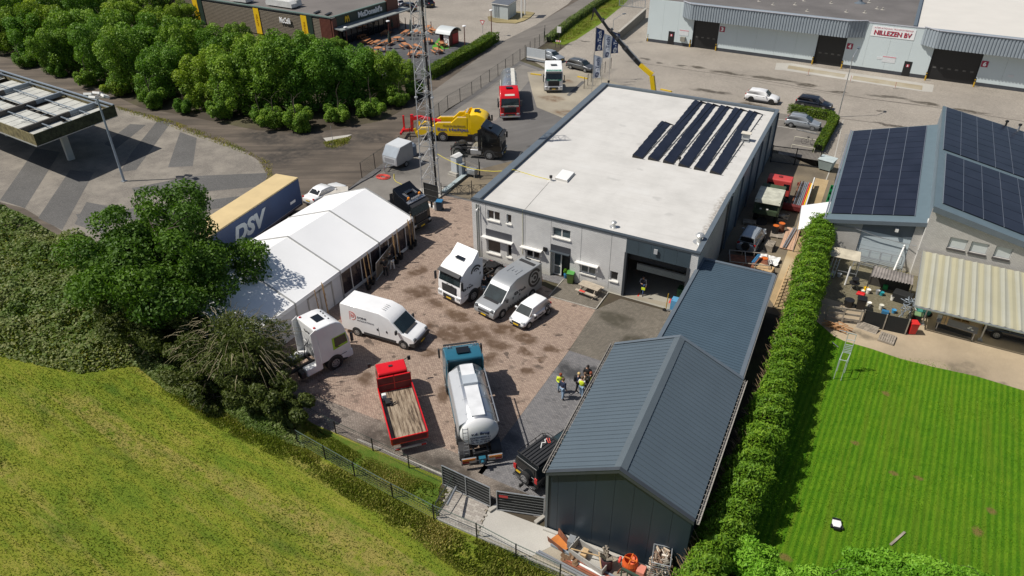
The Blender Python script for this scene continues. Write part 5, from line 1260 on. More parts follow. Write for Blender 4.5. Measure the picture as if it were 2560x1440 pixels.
t=thing('steel_gate','grey steel bar gate at the top of the ramp','gate');a_,b_=G(1548,15),G(1612,22);q=MB();L=(b_-a_).length;d=(b_-a_).normalized()
q.bar(a_+Vector((0,0,1.6)),b_+Vector((0,0,1.6)),.1);q.bar(a_+Vector((0,0,.15)),b_+Vector((0,0,.15)),.1);[q.bar(a_.lerp(b_,f),a_.lerp(b_,f)+Vector((0,0,1.7)),.14)for f in(0,.5,1)];q.build('frame',M_steel,t);q=MB()
for k in range(1,int(L/.35)):q.bar(a_+d*(k*.35)+Vector((0,0,.15)),a_+d*(k*.35)+Vector((0,0,1.6)),.05)
q.build('bars',M_steel,t)
a_,b_=G(1545,100),G(1612,45);t=thing('retaining_wall','low dark concrete retaining wall along the warehouse ramp','wall');q=MB();q.bar(a_+Vector((0,0,.5)),b_+Vector((0,0,.9)),.3,1.6);q.build('wall',mat('dark_ramp_concrete',(.12,.11,.10),.8,var=.2),t);q=MB();q.bar(a_+Vector((0,0,1.36)),b_+Vector((0,0,1.76)),.45,.1);q.build('coping',M_curb,t)
# ---- flags ---------------------------------------------------------------------------
M_navy=mat('navy_flag_cloth',(.018,.045,.15),.7,var=.06);M_wflag=mat('white_flag_cloth',(.80,.84,.9),.7,var=.04)
cdir=Vector((AX[0],AY[0],0)).normalized()
def logo(mb,fm,s,w=.12,depth=.02):
    mb.arc((-.30*s,0),.30*s,.30*s+w*s,50,330,16,depth,fm);mb.arc((.30*s,0),.30*s,.30*s+w*s,-130,150,16,depth,fm)
    mb.arc((-.30*s,0),.10*s,.10*s+w*s*.8,20,300,12,depth,fm);mb.arc((.30*s,0),.10*s,.10*s+w*s*.8,-160,120,12,depth,fm)
def flag(base,ptop,pbot,label,navy,hw=1.05):
    g=G(*base);t=thing('flag',label,'flag',g,0,'advertising flags at the gate')
    # heights of flag top and bottom on the pole
    def hz(px,py):
        w=ray(px,py);tt=(g.x*w[0]+g.y*w[1])/(w[0]**2+w[1]**2);return CAM_H+tt*w[2]
    z1,z0=hz(*ptop),hz(*pbot);q=MB();q.cyl((0,0,0),(0,0,z1+.25),.05,.035,8);q.build('pole',M_alu,t)
    q=MB();K=8;vs=[];fs=[];n=Vector((-cdir.y,cdir.x,0))
    for i in range(K+1):
        for j in range(13):
            u=i/K;v=j/12;p=cdir*(.05+hw*u*(1-.1*math.sin(v*5)))+n*(.10*math.sin(u*4+v*5)*u);vs.append((p.x,p.y,z0+(z1-z0)*v-.45*u*v*1.0+.1*u*(1-v)))
    for i in range(K):
        for j in range(12):fs.append((i*13+j,(i+1)*13+j,(i+1)*13+j+1,i*13+j+1))
    q.add(vs,fs);f=q.build('flag_cloth',M_navy if navy else M_wflag,t,smooth=True)
    m=mat('flag_print_white',(.8,.82,.85),.6,var=0)if navy else mat('flag_print_navy',(.02,.05,.17),.6,var=0)
    o=cdir*(hw*.55)-n*.16;H_=z1-z0
    text('-Tech',m,f,o+Vector((0,0,z0+H_*.60)),(0,0,1),-cdir,hw*.46,H_*.52,bold=.012,depth=.02)
    L_=MB();logo(L_,frame(o+Vector((0,0,z0+H_*.17)),(.25,0,1),-cdir),hw*.46,.2);L_.build('logo',m,f)
flag((1482,215),(1481,68),(1479,128),'navy flag with white lettering, the upper left one of the group',True)
flag((1479,235),(1477,136),(1475,196),'white flag with navy lettering, the lowest of the group',False)
flag((1503,207),(1510,84),(1506,146),'white flag with navy lettering, in front of the right navy flag',False)
flag((1522,200),(1527,78),(1524,134),'navy flag partly hidden behind the crane boom',True)
# ---- crane -----------------------------------------------------------------------------
CR=thing('loader_crane','yellow and black folding loader crane boom rising behind the pale roof','crane',(0,0,0))
M_cy=mat('crane_yellow',(.74,.50,.01),.4,var=.05)
Yc=86.5;J=[GY(1637,225,Yc),GY(1630,190,Yc),GY(1600,162,Yc),GY(1558,115,Yc),GY(1520,72,Yc),GY(1484,21,Yc)]
b0=Vector((J[0].x+.1,Yc,0))
q=MB();q.cbox(b0+Vector((0,0,1.2)),(1.0,2.4,.5));q.cyl(b0+Vector((0,0,1.2)),b0+Vector((0,0,3.4)),.35,.3,10);q.build('column',M_cy,CR)
q=MB();q.bar(b0+Vector((0,0,3.0)),J[1],.42,.55);q.build('main_boom',M_cy,CR)
q=MB();q.bar(J[1]+Vector((0,0,.1)),J[2],.38,.5);q.bar(J[1]+Vector((.1,0,.25)),J[1]+Vector((-.5,0,.55)),.3,.3);q.build('knuckle_boom',M_cy,CR)
wds=[(J[2],J[3],.36),(J[3],J[4],.30),(J[4],J[5],.24)]
for a,b,w in wds:q=MB();q.bar(a,b,w,w*1.15);q.build('telescopic_boom',M_blkp,CR)
q=MB();d=(J[5]-J[2]).normalized()
for f_ in(.12,.3,.48,.62,.8):p=J[2].lerp(J[5],f_);q.bar(p-d*.15,p+d*.15,.5-f_*.2,.5-f_*.2)
q.build('boom_collar',mat('crane_grey',(.09,.09,.10),.4,.5),CR)
q=MB();up_=Vector((-d.z,0,d.x))*-.3;q.cyl(J[2]+up_,J[3].lerp(J[4],.5)+up_,.06,n=6);q.cyl(J[2].lerp(J[3],.1)-up_*.9,J[3]-up_*.9,.07,n=6);q.build('hydraulic_cylinder',M_steel,CR)
q=MB();q.bar(J[5]+Vector((0,0,0)),J[5]+Vector((-.05,0,-.9)),.14);q.bar(J[5]+Vector((-.05,0,-.9)),J[5]+Vector((-.25,0,-1.4)),.10);q.build('hook',M_blkp,CR)
CT=thing('crane_truck','flat crane truck chassis standing behind the main building','truck',(b0.x,b0.y,0))
q=MB();q.cbox((1.5,0,.9),(7.5,2.4,.25));q.build('chassis',M_blkp,CT);q=MB();q.cbox((6.4,0,1.7),(2.0,2.4,2.0));q.build('cab',M_cy,CT,bevel=.1)
for x in(5.6,.2,-1.2):
    for s in(-1,1):q=MB();q.cyl((x,s*1.2,.5),(x,s*.9,.5),.5,n=16);q.build('wheel',M_blk,CT)
for(px,py,rz,lab)in((1456,195,-.2,'yellow concrete stop block right of the white and green truck'),(1340,187,.1,'yellow stop block behind the white and green truck'),(1665,227,-.2,'yellow stop block behind the roof edge near the crane')):
    q=MB();q.prof([(-.9,0),(.9,0),(.85,.14),(-.85,.14)],.12);tag(q.build('stop_block',mat('faded_yellow_paint',(.62,.42,.03),.6),loc=G(px,py),rz=rz),lab,'stop block')
# ---- vehicles: local +x forward, y left, z up, origin on the ground below the front bumper --------
M_tyre=mat('tyre_rubber',(.018,.018,.018),.85,var=.15,scale=6)
M_rim=mat('wheel_rim_silver',(.45,.46,.47),.35,.7,var=.1,scale=5)
M_rimd=mat('wheel_rim_dark',(.03,.03,.03),.4,.3,var=0)
M_wind=mat('windscreen_glass',(.016,.026,.028),.05,var=.4,scale=1.5,spec=.8)
M_side=mat('side_window_glass',(.010,.012,.014),.05,var=0,spec=.7)
M_lamp=mat('headlamp_glass',(.45,.47,.48),.1,.3,var=0)
M_red=mat('tail_lamp_red',(.45,.01,.01),.25,var=0)
M_amb=mat('amber_lamp',(.75,.25,.02),.3,var=0)
M_plate=mat('yellow_number_plate',(.72,.47,.02),.5,var=0)
M_plast=mat('black_plastic_trim',(.03,.03,.032),.6,var=.08)
M_chas=mat('chassis_dark_grey',(.035,.035,.036),.6,var=.2)
WH_ME={}
def wheel(parent,x,y,r,w,rim=None,dual=False,nm='wheel'):
    rim=rim or M_rim;k=(round(r,2),round(w,2),rim.name)
    if k not in WH_ME:
        q=MB();prof=[(r*.55,-w/2),(r*.93,-w/2),(r,-w*.35),(r,w*.35),(r*.93,w/2),(r*.55,w/2)]
        n=20;vs=[];fs=[]
        for(rr,yy)in prof:
            for i in range(n):a=2*PI*i/n;vs.append((rr*math.cos(a),yy,rr*math.sin(a)))
        m=len(prof)
        for j in range(m-1):
            for i in range(n):fs.append((j*n+i,j*n+(i+1)%n,(j+1)*n+(i+1)%n,(j+1)*n+i))
        fs+=[list(range(n)),[(m-1)*n+i for i in range(n)]]
        q.add(vs,fs);tm=q.mesh('tyre',M_tyre)
        q=MB();rr=r*.62;q.cyl((0,-w*.5-.006,0),(0,w*.5+.006,0),rr,n=18);q.cyl((0,-w*.5-.03,0),(0,w*.5+.03,0),rr*.3,n=10);rm=q.mesh('rim',rim)
        q=MB()
        for s in(-1,1):
            for i in range(7):
                a=2*PI*i/7;q.cyl((rr*.66*math.cos(a),s*(w*.5+.004),rr*.66*math.sin(a)),(rr*.66*math.cos(a),s*(w*.5+.012),rr*.66*math.sin(a)),rr*.17,n=6)
        hm=q.mesh('rim_hole',M_blkp)
        WH_ME[k]=(tm,rm,hm)
    tm,rm,hm=WH_ME[k]
    t=inst(nm,tm,parent,(x,y,r));inst('rim',rm,t);inst('rim_hole',hm,t);return t
def pl(parent,name,pts,m,off=.012,t=.01):
    P=[Vector(p)for p in pts];n=(P[1]-P[0]).cross(P[2]-P[0]).normalized();q=MB();q.slab([tuple(p+n*off)for p in P],t,n);return q.build(name,m,parent)
def place(t,apx,bpx,xa,xb,y,z=0):
    """put vehicle so local points (xa,y),(xb,y) fall on ground pixels apx (front) and bpx (rear)"""
    A=G(*apx,z);Bq=G(*bpx,z);d=A-Bq;h=math.atan2(d.y,d.x);c,s=math.cos(h),math.sin(h);mid=(A+Bq)/2;xm=(xa+xb)/2
    t.location=(mid.x-(c*xm-s*y),mid.y-(s*xm+c*y),0);t.rotation_euler=(0,0,h)
def car(name,label,cat,m,L=4.3,W=1.8,H=1.5,wb=2.6,fo=.85,hood=.88,belt=.95,xw=-1.15,xr=-1.85,xrr=None,xe=None,tail=.95,r=.32,rim=None,roofm=None,rails=False,group=None,clad=False,plate=True):
    t=thing(name,label,cat,(0,0,0),0,group);hw=W/2;xrr=xrr or-L+.75;xe=xe or-L+.12
    # lower body: loft of cross sections
    st=[(0,.30,.55,.80),(-.06,.24,.66,.90),(-.25,.22,hood-.16,.965),(-.55,.20,hood-.07,1.0),(xw,.20,hood+.06,1.0),(xw-.5,.20,belt,1.0),(-L*.5,.20,belt+.01,1.0),(xe-.02+.55,.22,belt+.02,1.0),(-L+.28,.24,tail,.98),(-L+.06,.28,tail-.08,.93),(-L,.36,tail-.25,.86)]
    q=MB();vs=[];fs=[]
    for(x,zb,zt,k)in st:
        w=hw*k;mid=zb+(zt-zb)*.55
        for(yy,zz)in((.80,zb),(.97,zb+.12),(1.0,mid),(.965,zt-.07),(.88,zt),(0,zt+.025)):vs.append((x,yy*w,zz))
        for(yy,zz)in((.88,zt),(.965,zt-.07),(1.0,mid),(.97,zb+.12),(.80,zb)):vs.append((x,-yy*w,zz))
    m_=11
    for j in range(len(st)-1):
        for i in range(m_):fs.append((j*m_+i,j*m_+(i+1)%m_,(j+1)*m_+(i+1)%m_,(j+1)*m_+i))
    fs+=[list(range(m_)),[(len(st)-1)*m_+i for i in range(m_)]]
    q.add(vs,fs);body=q.build('body',m,t,smooth=True)
    es=body.modifiers.new('sub','SUBSURF');es.levels=1;es.render_levels=1
    # greenhouse
    wb_,wr=hw*.93,hw*.73;rz=H-.03
    bpts=[(xw,belt-.02),(xe,belt+(tail-belt)*.5)];tp=[(xr,rz-.03),((xr+xrr)/2,rz+.03),(xrr,rz-.02)]
    q=MB();V=lambda x,y,z:(x,y,z)
    q.add([V(xw,wb_*.92,belt-.02),V(xw-.35,wb_,belt),V(xe,wb_*.9,belt),V(xr,wr,rz-.03),V((xr+xrr)/2,wr*1.02,rz+.01),V(xrr,wr*.95,rz-.02),
           V(xw,-wb_*.92,belt-.02),V(xw-.35,-wb_,belt),V(xe,-wb_*.9,belt),V(xr,-wr,rz-.03),V((xr+xrr)/2,-wr*1.02,rz+.01),V(xrr,-wr*.95,rz-.02),
           V(xr,0,rz+.02),V((xr+xrr)/2,0,rz+.06),V(xrr,0,rz+.02)],
          [(0,1,3),(1,2,5,4,3),(6,9,7),(7,9,10,11,8),(0,3,12,9,6),(3,4,13,12),(4,5,14,13),(9,12,13,10),(10,13,14,11),(2,8,11,14,5),(0,6,8,2)])
    gh=q.build('roof',roofm or m,t,bevel=.05)
    def L3(a,b,u):return Vector(a).lerp(Vector(b),u)
    def qd(a,b,c,d,u0,u1,v0,v1):
        f=lambda u,v:tuple(L3(L3(a,b,u),L3(d,c,u),v));return[f(u0,v0),f(u1,v0),f(u1,v1),f(u0,v1)]
    pl(t,'windscreen',qd((xw,-wb_*.92,belt-.02),(xw,wb_*.92,belt-.02),(xr,wr,rz-.03),(xr,-wr,rz-.03),.04,.96,.04,.90),M_wind,.02)
    pl(t,'rear_window',qd((xe,wb_*.9,belt),(xe,-wb_*.9,belt),(xrr,-wr*.95,rz-.02),(xrr,wr*.95,rz-.02),.08,.92,.22,.86),M_side,.02)
    for s in(1,-1):
        a,b,c,d=(xw-.35,s*wb_,belt),(xe,s*wb_*.9,belt),(xrr,s*wr*.95,rz-.02),(xr,s*wr,rz-.03)
        for(u0,u1)in((.03,.46),(.50,.93)):
            p=qd(a,b,c,d,u0,u1,.12,.84)
            if u0<.1:p[3]=tuple(L3(p[3],p[2],.08))
            if s>0:p=p[::-1]
            o=pl(t,'side_window',p,M_side,.03)
        q=MB();q.cbox((xw-.45,s*(hw+.10),belt+.06),(.14,.2,.13));q.build('door_mirror',m,t,bevel=.03)
        q=MB();q.cbox((-.16,s*hw*.68,hood-.235),(.24,.30,.10));q.build('headlight',M_lamp,t,bevel=.03)
        q=MB();q.cbox((-L+.13,s*hw*.78,tail-.13),(.14,.22,.22));q.build('tail_light',M_red,t,bevel=.03)
        for xd in(xw-.75,xw-1.65):q=MB();q.cbox((xd,s*(hw+.004),belt-.14),(.2,.03,.04));q.build('door_handle',m,t)
        if rails:q=MB();q.tube([(xr-.1,s*wr*.92,rz+.03),(xr-.25,s*wr*.92,rz+.09),(xrr+.2,s*wr*.9,rz+.09),(xrr,s*wr*.9,rz+.03)],.02,6);q.build('roof_rail',M_alu if rails==2 else M_plast,t)
    q=MB();q.cbox((-.02,0,.52),(.08,W*.5,.16));q.build('grille',M_plast,t)
    q=MB();q.cbox((-.03,0,.30),(.12,W*.72,.12));q.cbox((-L+.03,0,.30),(.12,W*.8,.16));q.build('bumper_insert',M_plast,t)
    if plate:q=MB();q.cbox((.028,0,.40),(.02,.5,.11));q.cbox((-L-.01,0,.62),(.02,.5,.11));q.build('number_plate',M_plate,t)
    for x in(-fo,-fo-wb):
        for s in(1,-1):
            q=MB();q.cyl((x,s*(hw-.16),r+.01),(x,s*(hw+.004),r+.01),r*1.14,n=20);q.build('wheel_arch',M_blk,t)
            wheel(t,x,s*(hw-.09),r,.21,rim)
    if clad:q=MB();q.box(-fo-wb+.4,-hw-.01,.18,-fo-.4,hw+.01,.32);q.build('sill_trim',M_plast,t)
    return t
M_cw=paint('white_car_paint','ffffff',.80);M_csil=mat('silver_car_paint',(.36,.39,.42),.3,.35,var=.05,coat=.5);M_cgrey=mat('grey_car_paint',(.10,.105,.11),.3,.4,var=.05,coat=.5)
M_cblk=mat('dark_blue_black_paint',(.010,.013,.022),.22,0,var=0,coat=.6);M_cyel=paint('yellow_car_paint','f2cc00',.9)
up=car('hatchback_car','small white hatchback with black ring print on its rear flank, beside the silver van','car',M_cw,3.54,1.64,1.48,2.42,.58,.86,.92,-.72,-1.35,-3.05,-3.45,.95,.29)
place(up,(1322,822),(1371,786),-.58,-3.0,.80)
M_print=mat('black_vehicle_print',(.03,.03,.032),.5,var=0)
def sprint(parent,s,x,y,z,h,w,side,m=M_print,bold=.02,tilt=0):
    """text on a flank; side=+1 left flank (read from +y)"""
    xd=(-1,0,0)if side>0 else(1,0,0)
    return text(s,m,parent,(x,y,z),xd,(0,tilt*side,1),h,w,bold=bold)
def ringlogo(parent,x,y,z,R,side,m=M_print,tilt=0,cut=False):
    fm=frame(Vector((x,y,z)),(-1,0,0)if side>0 else(1,0,0),(0,tilt,1));q=MB()
    q.arc((0,0),R*.74,R,25,335,22,.012,fm);q.arc((0,0),R*.36,R*.60,-160,150,18,.012,fm);q.arc((R*.05,0),0.02,R*.2,0,360,12,.012,fm);return q.build('ring_logo',m,parent)
sprint(up,'-Tech',-1.95,.828,.60,.18,.75,1);ringlogo(up,-2.9,.815,.74,.34,1,tilt=-.1)
q=MB();logo(q,frame(Vector((-1.36,.828,.60)),(-1,0,0),(0,0,1)),.2,.2,.012);q.build('logo',M_print,up)
est=car('estate_car','dark grey estate car parked at the street behind the white and green truck','car',M_cgrey,4.75,1.85,1.48,2.75,.95,rails=2,xrr=-4.2,xe=-4.62);place(est,(1466.6,182),(1422.5,171.6),-.95,-3.7,-.85)
suv=car('suv_car','white compact suv with black wheels on the street','car',M_cw,4.44,1.82,1.60,2.67,.85,.98,1.05,-1.2,-1.85,-3.85,-4.3,1.08,.36,M_rimd,clad=True);place(suv,(1927.5,262),(1875,254),-.85,-3.52,-.85)
bc=car('estate_car','black estate car with dark windows behind the clipped hedge','car',M_cblk,4.6,1.8,1.46,2.65,.9,xrr=-4.05,xe=-4.45,rails=1);place(bc,(2072,280),(1987,266),-.1,-4.5,-.9)
p2=car('hatchback_car','silver blue hatchback estate in the parking bay behind the bar fence','car',M_csil,4.16,1.75,1.52,2.54,.8,.92,1.0,-1.0,-1.9,-3.6,-4.05,1.0,.31,rails=2);place(p2,(2029.6,327),(1975.6,318.3),-.8,-3.34,-.82)
sc=car('hatchback_car','silver car seen over the white boarded fence at the gate','car',M_csil,4.2,1.76,1.48,2.6,.85);place(sc,(1392,158),(1350,148),-.1,-4.1,-.88)
sd_=car('saloon_car','white saloon car parked between the trailer and the marquee','car',M_cw,4.75,1.82,1.42,2.85,.9,.85,.92,-1.35,-2.15,-3.35,-4.05,.98,.32);sd_.location=(-48.2,52.6,0);sd_.rotation_euler=(0,0,rad(85))
bt=car('saloon_car','glossy black saloon car parked under the cream carport roof','car',M_cblk,4.7,1.85,1.44,2.87,.85,.80,.90,-1.05,-2.1,-3.5,-4.5,.98,.34);bt.location=(10.7,55.2,0);bt.rotation_euler=(0,0,rad(180-2))
yc=car('hatchback_car','yellow car at the top edge of the wood','car',M_cyel,4.0,1.75,1.5,2.5,.8);yc.location=G(415,14);yc.rotation_euler=(0,0,rad(-20))
for(px,py,rz,m,lab)in((1000,22,165,M_cblk,'dark green black car nearest the restaurant corner'),(1045,12,165,M_cblk,'dark car second from the restaurant corner, beside the mast'),(972,14,165,M_cw,'white car behind the restaurant tower')):
    c=car('suv_car',lab,'car',m,4.5,1.85,1.65,2.7,.85,.98,1.05,-1.2,-1.85,-3.85,-4.3,1.08,.36);c.location=G(px,py);c.rotation_euler=(0,0,rad(rz))
# ---- vans -------------------------------------------------------------------
def van(name,label,m,L,W,H,wb,fo,silver=False,side_stripe=False):
    t=thing(name,label,'van',(0,0,0));hw=W/2;zb=1.35;k=.055
    q=MB();q.prof([(0,.62),(-.03,.9),(-.22,1.08),(-1.05,1.30),(-1.08,zb),(-1.80,2.02),(-2.05,2.30),(-2.9,H-.03),(-L+.08,H),(-L+.02,H-.2),(-L,zb),(-L,.34),(-.12,.34)],hw,k,zb,(4,10));q.build('body',m,t,bevel=.09,seg=3)
    wy=lambda z:hw*(1-k*max(0,z-zb))
    pl(t,'windscreen',[(-1.0,-hw*.88,1.29),(-1.0,hw*.88,1.29),(-1.76,wy(2.0)*.88,2.0),(-1.76,-wy(2.0)*.88,2.0)],M_wind,.03)
    for s in(1,-1):
        p=[(-1.32,s*wy(1.4),1.40),(-2.15,s*wy(1.3),1.28),(-2.15,s*wy(2.0),1.98),(-1.92,s*wy(2.0),1.98)]
        pl(t,'side_window',p[::-1]if s>0 else p,M_side,.012)
        q=MB();q.cbox((-1.38,s*(hw+.17),1.45),(.14,.2,.34));q.bar((-1.42,s*hw,1.35),(-1.38,s*(hw+.12),1.35),.06);q.build('door_mirror',M_plast,t,bevel=.03)
        q=MB();q.cbox((-.20,s*hw*.78,.92),(.40,.30,.20));q.build('headlight',mat('smoked_headlamp',(.12,.13,.14),.15,.3,var=0),t,bevel=.05)
        q=MB();q.cbox((-L+.02,s*hw*.93,1.1),(.08,.12,.5));q.build('tail_light',M_red,t)
        for a,b in((-fo+.0-.62,-fo-wb+.62),):q=MB();q.box(b,s*hw-.012,.34,a,s*hw+.018,.56);q.build('sill_trim',M_plast,t)
        q=MB();q.box(-3.0,s*hw-.01,.6,-2.98,s*hw+.003,1.35);q.build('door_seam',M_plast,t)
        for xd in(-2.3,-3.1):q=MB();q.cbox((xd,s*(hw+.01),1.13),(.1,.03,.18));q.build('door_handle',M_plast,t)
        for x in(-fo,-fo-wb):
            q=MB();q.cyl((x,s*(hw-.2),.36),(x,s*(hw+.012),.36),.43,n=22);q.build('wheel_arch',M_plast if not silver else M_blk,t);wheel(t,x,s*(hw-.08),.34,.24)
    q=MB();q.prof([(.02,.34),(.05,.62),(-.02,.80),(-.5,.62),(-.5,.34)],hw*1.01);q.build('bumper',M_plast if not silver else m,t,bevel=.06)
    q=MB();q.cbox((.035,0,.72),(.05,W*.55,.14));q.cbox((.025,0,.50),(.09,W*.5,.1));q.build('grille',M_plast,t)
    q=MB();q.cbox((.075,0,.46),(.02,.5,.11));q.build('number_plate',M_plate,t)
    q=MB();q.cbox((-.9,0,1.27),(.28,W*.72,.03));q.build('wiper_cowl',M_plast,t)
    return t
M_vs=mat('silver_van_paint',(.36,.375,.385),.32,.35,var=.04,coat=.4)
bx=van('delivery_van','long white high roof delivery van with red ring letter logo, beside the marquee',M_cw,5.99+.35,2.05,2.60,4.035,.95);place(bx,(1010,872),(895.6,839),-.95,-4.985,-1.0)
hwb=2.05/2
def onside(t,x,z,s,hw,k=.055,zb=1.35,off=.006):return(x,s*(hw*(1-k*max(0,z-zb))+off),z)
lean=-.056
M_ltxt=mat('faded_grey_print',(.30,.30,.31),.5,var=0);M_pk=mat('salmon_logo_print',(.62,.22,.20),.5,var=0)
sprint(bx,'DOEVE',-4.42,-(hwb-.015),1.75,.17,.78,-1,mat('grey_print',(.14,.14,.15),.5,var=0),tilt=lean);sprint(bx,'PRODUCTIONS',-4.10,-(hwb+.0),1.50,.14,1.45,-1,M_ltxt,0,tilt=lean)
q=MB();fm=frame(Vector((-5.28,-(hwb-.02),1.75)),(1,0,0),(0,-lean,1));q.arc((0,0),.30,.36,-90,90,14,.012,fm);q.arc((0,.08),.17,.23,-90,90,12,.012,fm)
q.add([tuple(fm@Vector(p))for p in((-.22,-.36,.006),(-.16,-.36,.006),(-.16,.36,.006),(-.22,.36,.006),(-.16,.30,.006),(0,.30,.006),(0,.36,.006),(-.16,.36,.006),(-.10,-.15,.006),(-.04,-.15,.006),(-.04,.25,.006),(-.10,.25,.006))],[(0,1,2,3),(4,5,6,7),(8,9,10,11)]);q.arc((0.02,.05),0.02,.09,0,360,10,.012,fm);q.build('logo',M_pk,bx)
for i in range(4):q=MB();q.cbox((-2.85-.0,-.35+i*.2,2.60),(.28,.05,.02));q.build('roof_rib',mat('roof_rib_grey',(.5,.5,.5),.5),bx)
cr=van('panel_van','silver high roof panel van with black ring logo beside the white truck',M_vs,5.99,2.04,2.62,3.64,1.0,silver=True);place(cr,(1252.5,795.8),(1331.7,741.7),-1.0,-4.64,1.0)
hwc=1.02
sprint(cr,'-Tech',-3.35,hwc+.008,1.42,.24,1.0,1);q=MB();logo(q,frame(Vector((-2.68,hwc+.008,1.42)),(-1,0,0),(0,0,1)),.28,.2,.012);q.build('logo',M_print,cr)
ringlogo(cr,-5.0,hwc-.022,1.72,.80,1,tilt=-.056)
q=MB();q.cbox((-5.3,0,2.64),(.32,1.5,.03));q.build('roof_strip',M_plast,cr);q=MB();q.cbox((-5.75,-.3,2.66),(.12,.5,.06));q.build('brake_lamp',M_blkp,cr)
for i in range(4):q=MB();q.cbox((-3.7,-.45+.3*i,2.625),(.9 if i in(0,3)else .35,.04,.02));q.build('roof_rib',M_alu,cr)
q=MB()
for i in range(9):q.box(-4.0+i*.28,hwc+.004,.58,-3.86+i*.28,hwc+.01,.66)
q.build('checker_stripe',M_blkp,cr)
# ---- trucks --------------------------------------------------------------------
def cab(t,m,H=3.55,W=2.5,L=2.3,flat=False,deflect=.35,roofm=None,visor=True,gril=None,windows='xf',hatch=True,lamps=True,bumperm=None,low=False,skirt=None):
    hw=W/2;zf=1.0;zb=2.55;k=.05
    if flat:up_p=[(-.30,3.05),(-.48,3.45),(-.85,3.72),(-1.3,H),(-L-.05,H+.02),(-L-.05,H-.12)]
    else:up_p=[(-.30,2.85),(-.62,3.12),(-1.0,H-.16),(-1.5,H),(-L-.02,H+deflect),(-L-.04,H+deflect-.14)]
    q=MB();q.prof([(-.02,.95),(.0,1.25),(-.04,1.85),(-.20,zb)]+up_p+[(-L,zb),(-L,.95)],hw,k,zb,(3,4+len(up_p)));q.build('cab',m,t,bevel=.09,seg=3)
    z0,z1=1.90,2.76
    xa=lambda z:-.04-(z-1.85)*.16/.69*1.0
    pl(t,'windscreen',[(xa(z0),-hw*.90,z0),(xa(z0),hw*.90,z0),(-.265,hw*.88,z1),(-.265,-hw*.88,z1)],M_wind,.03)
    if visor:q=MB();q.prof([(.06,2.74),(.08,2.80),(-.24,2.95),(-.26,2.89)],hw*.92);q.build('sun_visor',M_plast,t)
    q=MB();q.prof([(.06,.40),(.10,.62),(.06,.98),(-.35,1.0),(-1.0,1.0),(-.95,.62),(-.35,.40)],hw*1.005);q.build('bumper',bumperm or m,t,bevel=.06)
    g=gril or M_plast
    q=MB();q.box(-.06,-hw*.62,1.02,.045,hw*.62,1.70);gg=q.build('grille',g,t,bevel=.02)
    for i in range(4):q=MB();q.box(.046,-hw*.56,1.12+i*.13,.075,hw*.56,1.17+i*.13);q.build('grille_slat',M_alu if gril else M_chas,gg)
    q=MB();q.box(.10,-hw*.5,.50,.115,hw*.5,.86);q.build('lower_grille',M_plast,t)
    q=MB();q.cbox((.118,0,.58),(.02,.52,.12));q.build('number_plate',M_plate,t)
    for s in(1,-1):
        q=MB();q.cbox((.03,s*hw*.80,.82),(.2,.36,.22));q.build('headlight',M_lamp,t,bevel=.04)
        p=[(-.30,s*hw,1.90),(-1.25,s*hw,1.84),(-1.25,s*hw,2.50),(-.40,s*hw,2.50)]
        pl(t,'side_window',p[::-1]if s>0 else p,M_side,.012)
        q=MB();q.cbox((.02,s*(hw+.20),2.15),(.2,.12,.72));q.bar((-.1,s*hw,2.5),(.02,s*(hw+.2),2.5),.05);q.build('mirror',M_plast,t,bevel=.04)
        q=MB();q.cbox((-1.05,s*(hw+.008),1.75),(.22,.03,.05));q.build('door_handle',M_plast,t)
        q=MB();q.box(-.95,s*(hw-.25),.38,-.42,s*(hw+.004),.98);q.build('steps',M_chas,t)
        # front wheel arch
        q=MB();q.cyl((-1.42,s*(hw-.42),.56),(-1.42,s*(hw+.010),.56),.64,n=22);q.build('wheel_arch',M_chas,t)
        if 1:
            q=MB();q.slab([(-L,s*(hw-.03),1.0),(-L-.42,s*(hw-.06),1.0),(-L-.42,s*(hw*.93),H-.1),(-L,s*hw*.94,H+.1)],.04);q.build('side_deflector',roofm or m,t)
    if hatch:q=MB();z=H-.02 if flat else H+.02;q.cbox((-1.55,0,z+(.03 if flat else .06)),(.62,.85,.05));q.build('roof_hatch',M_side,t)
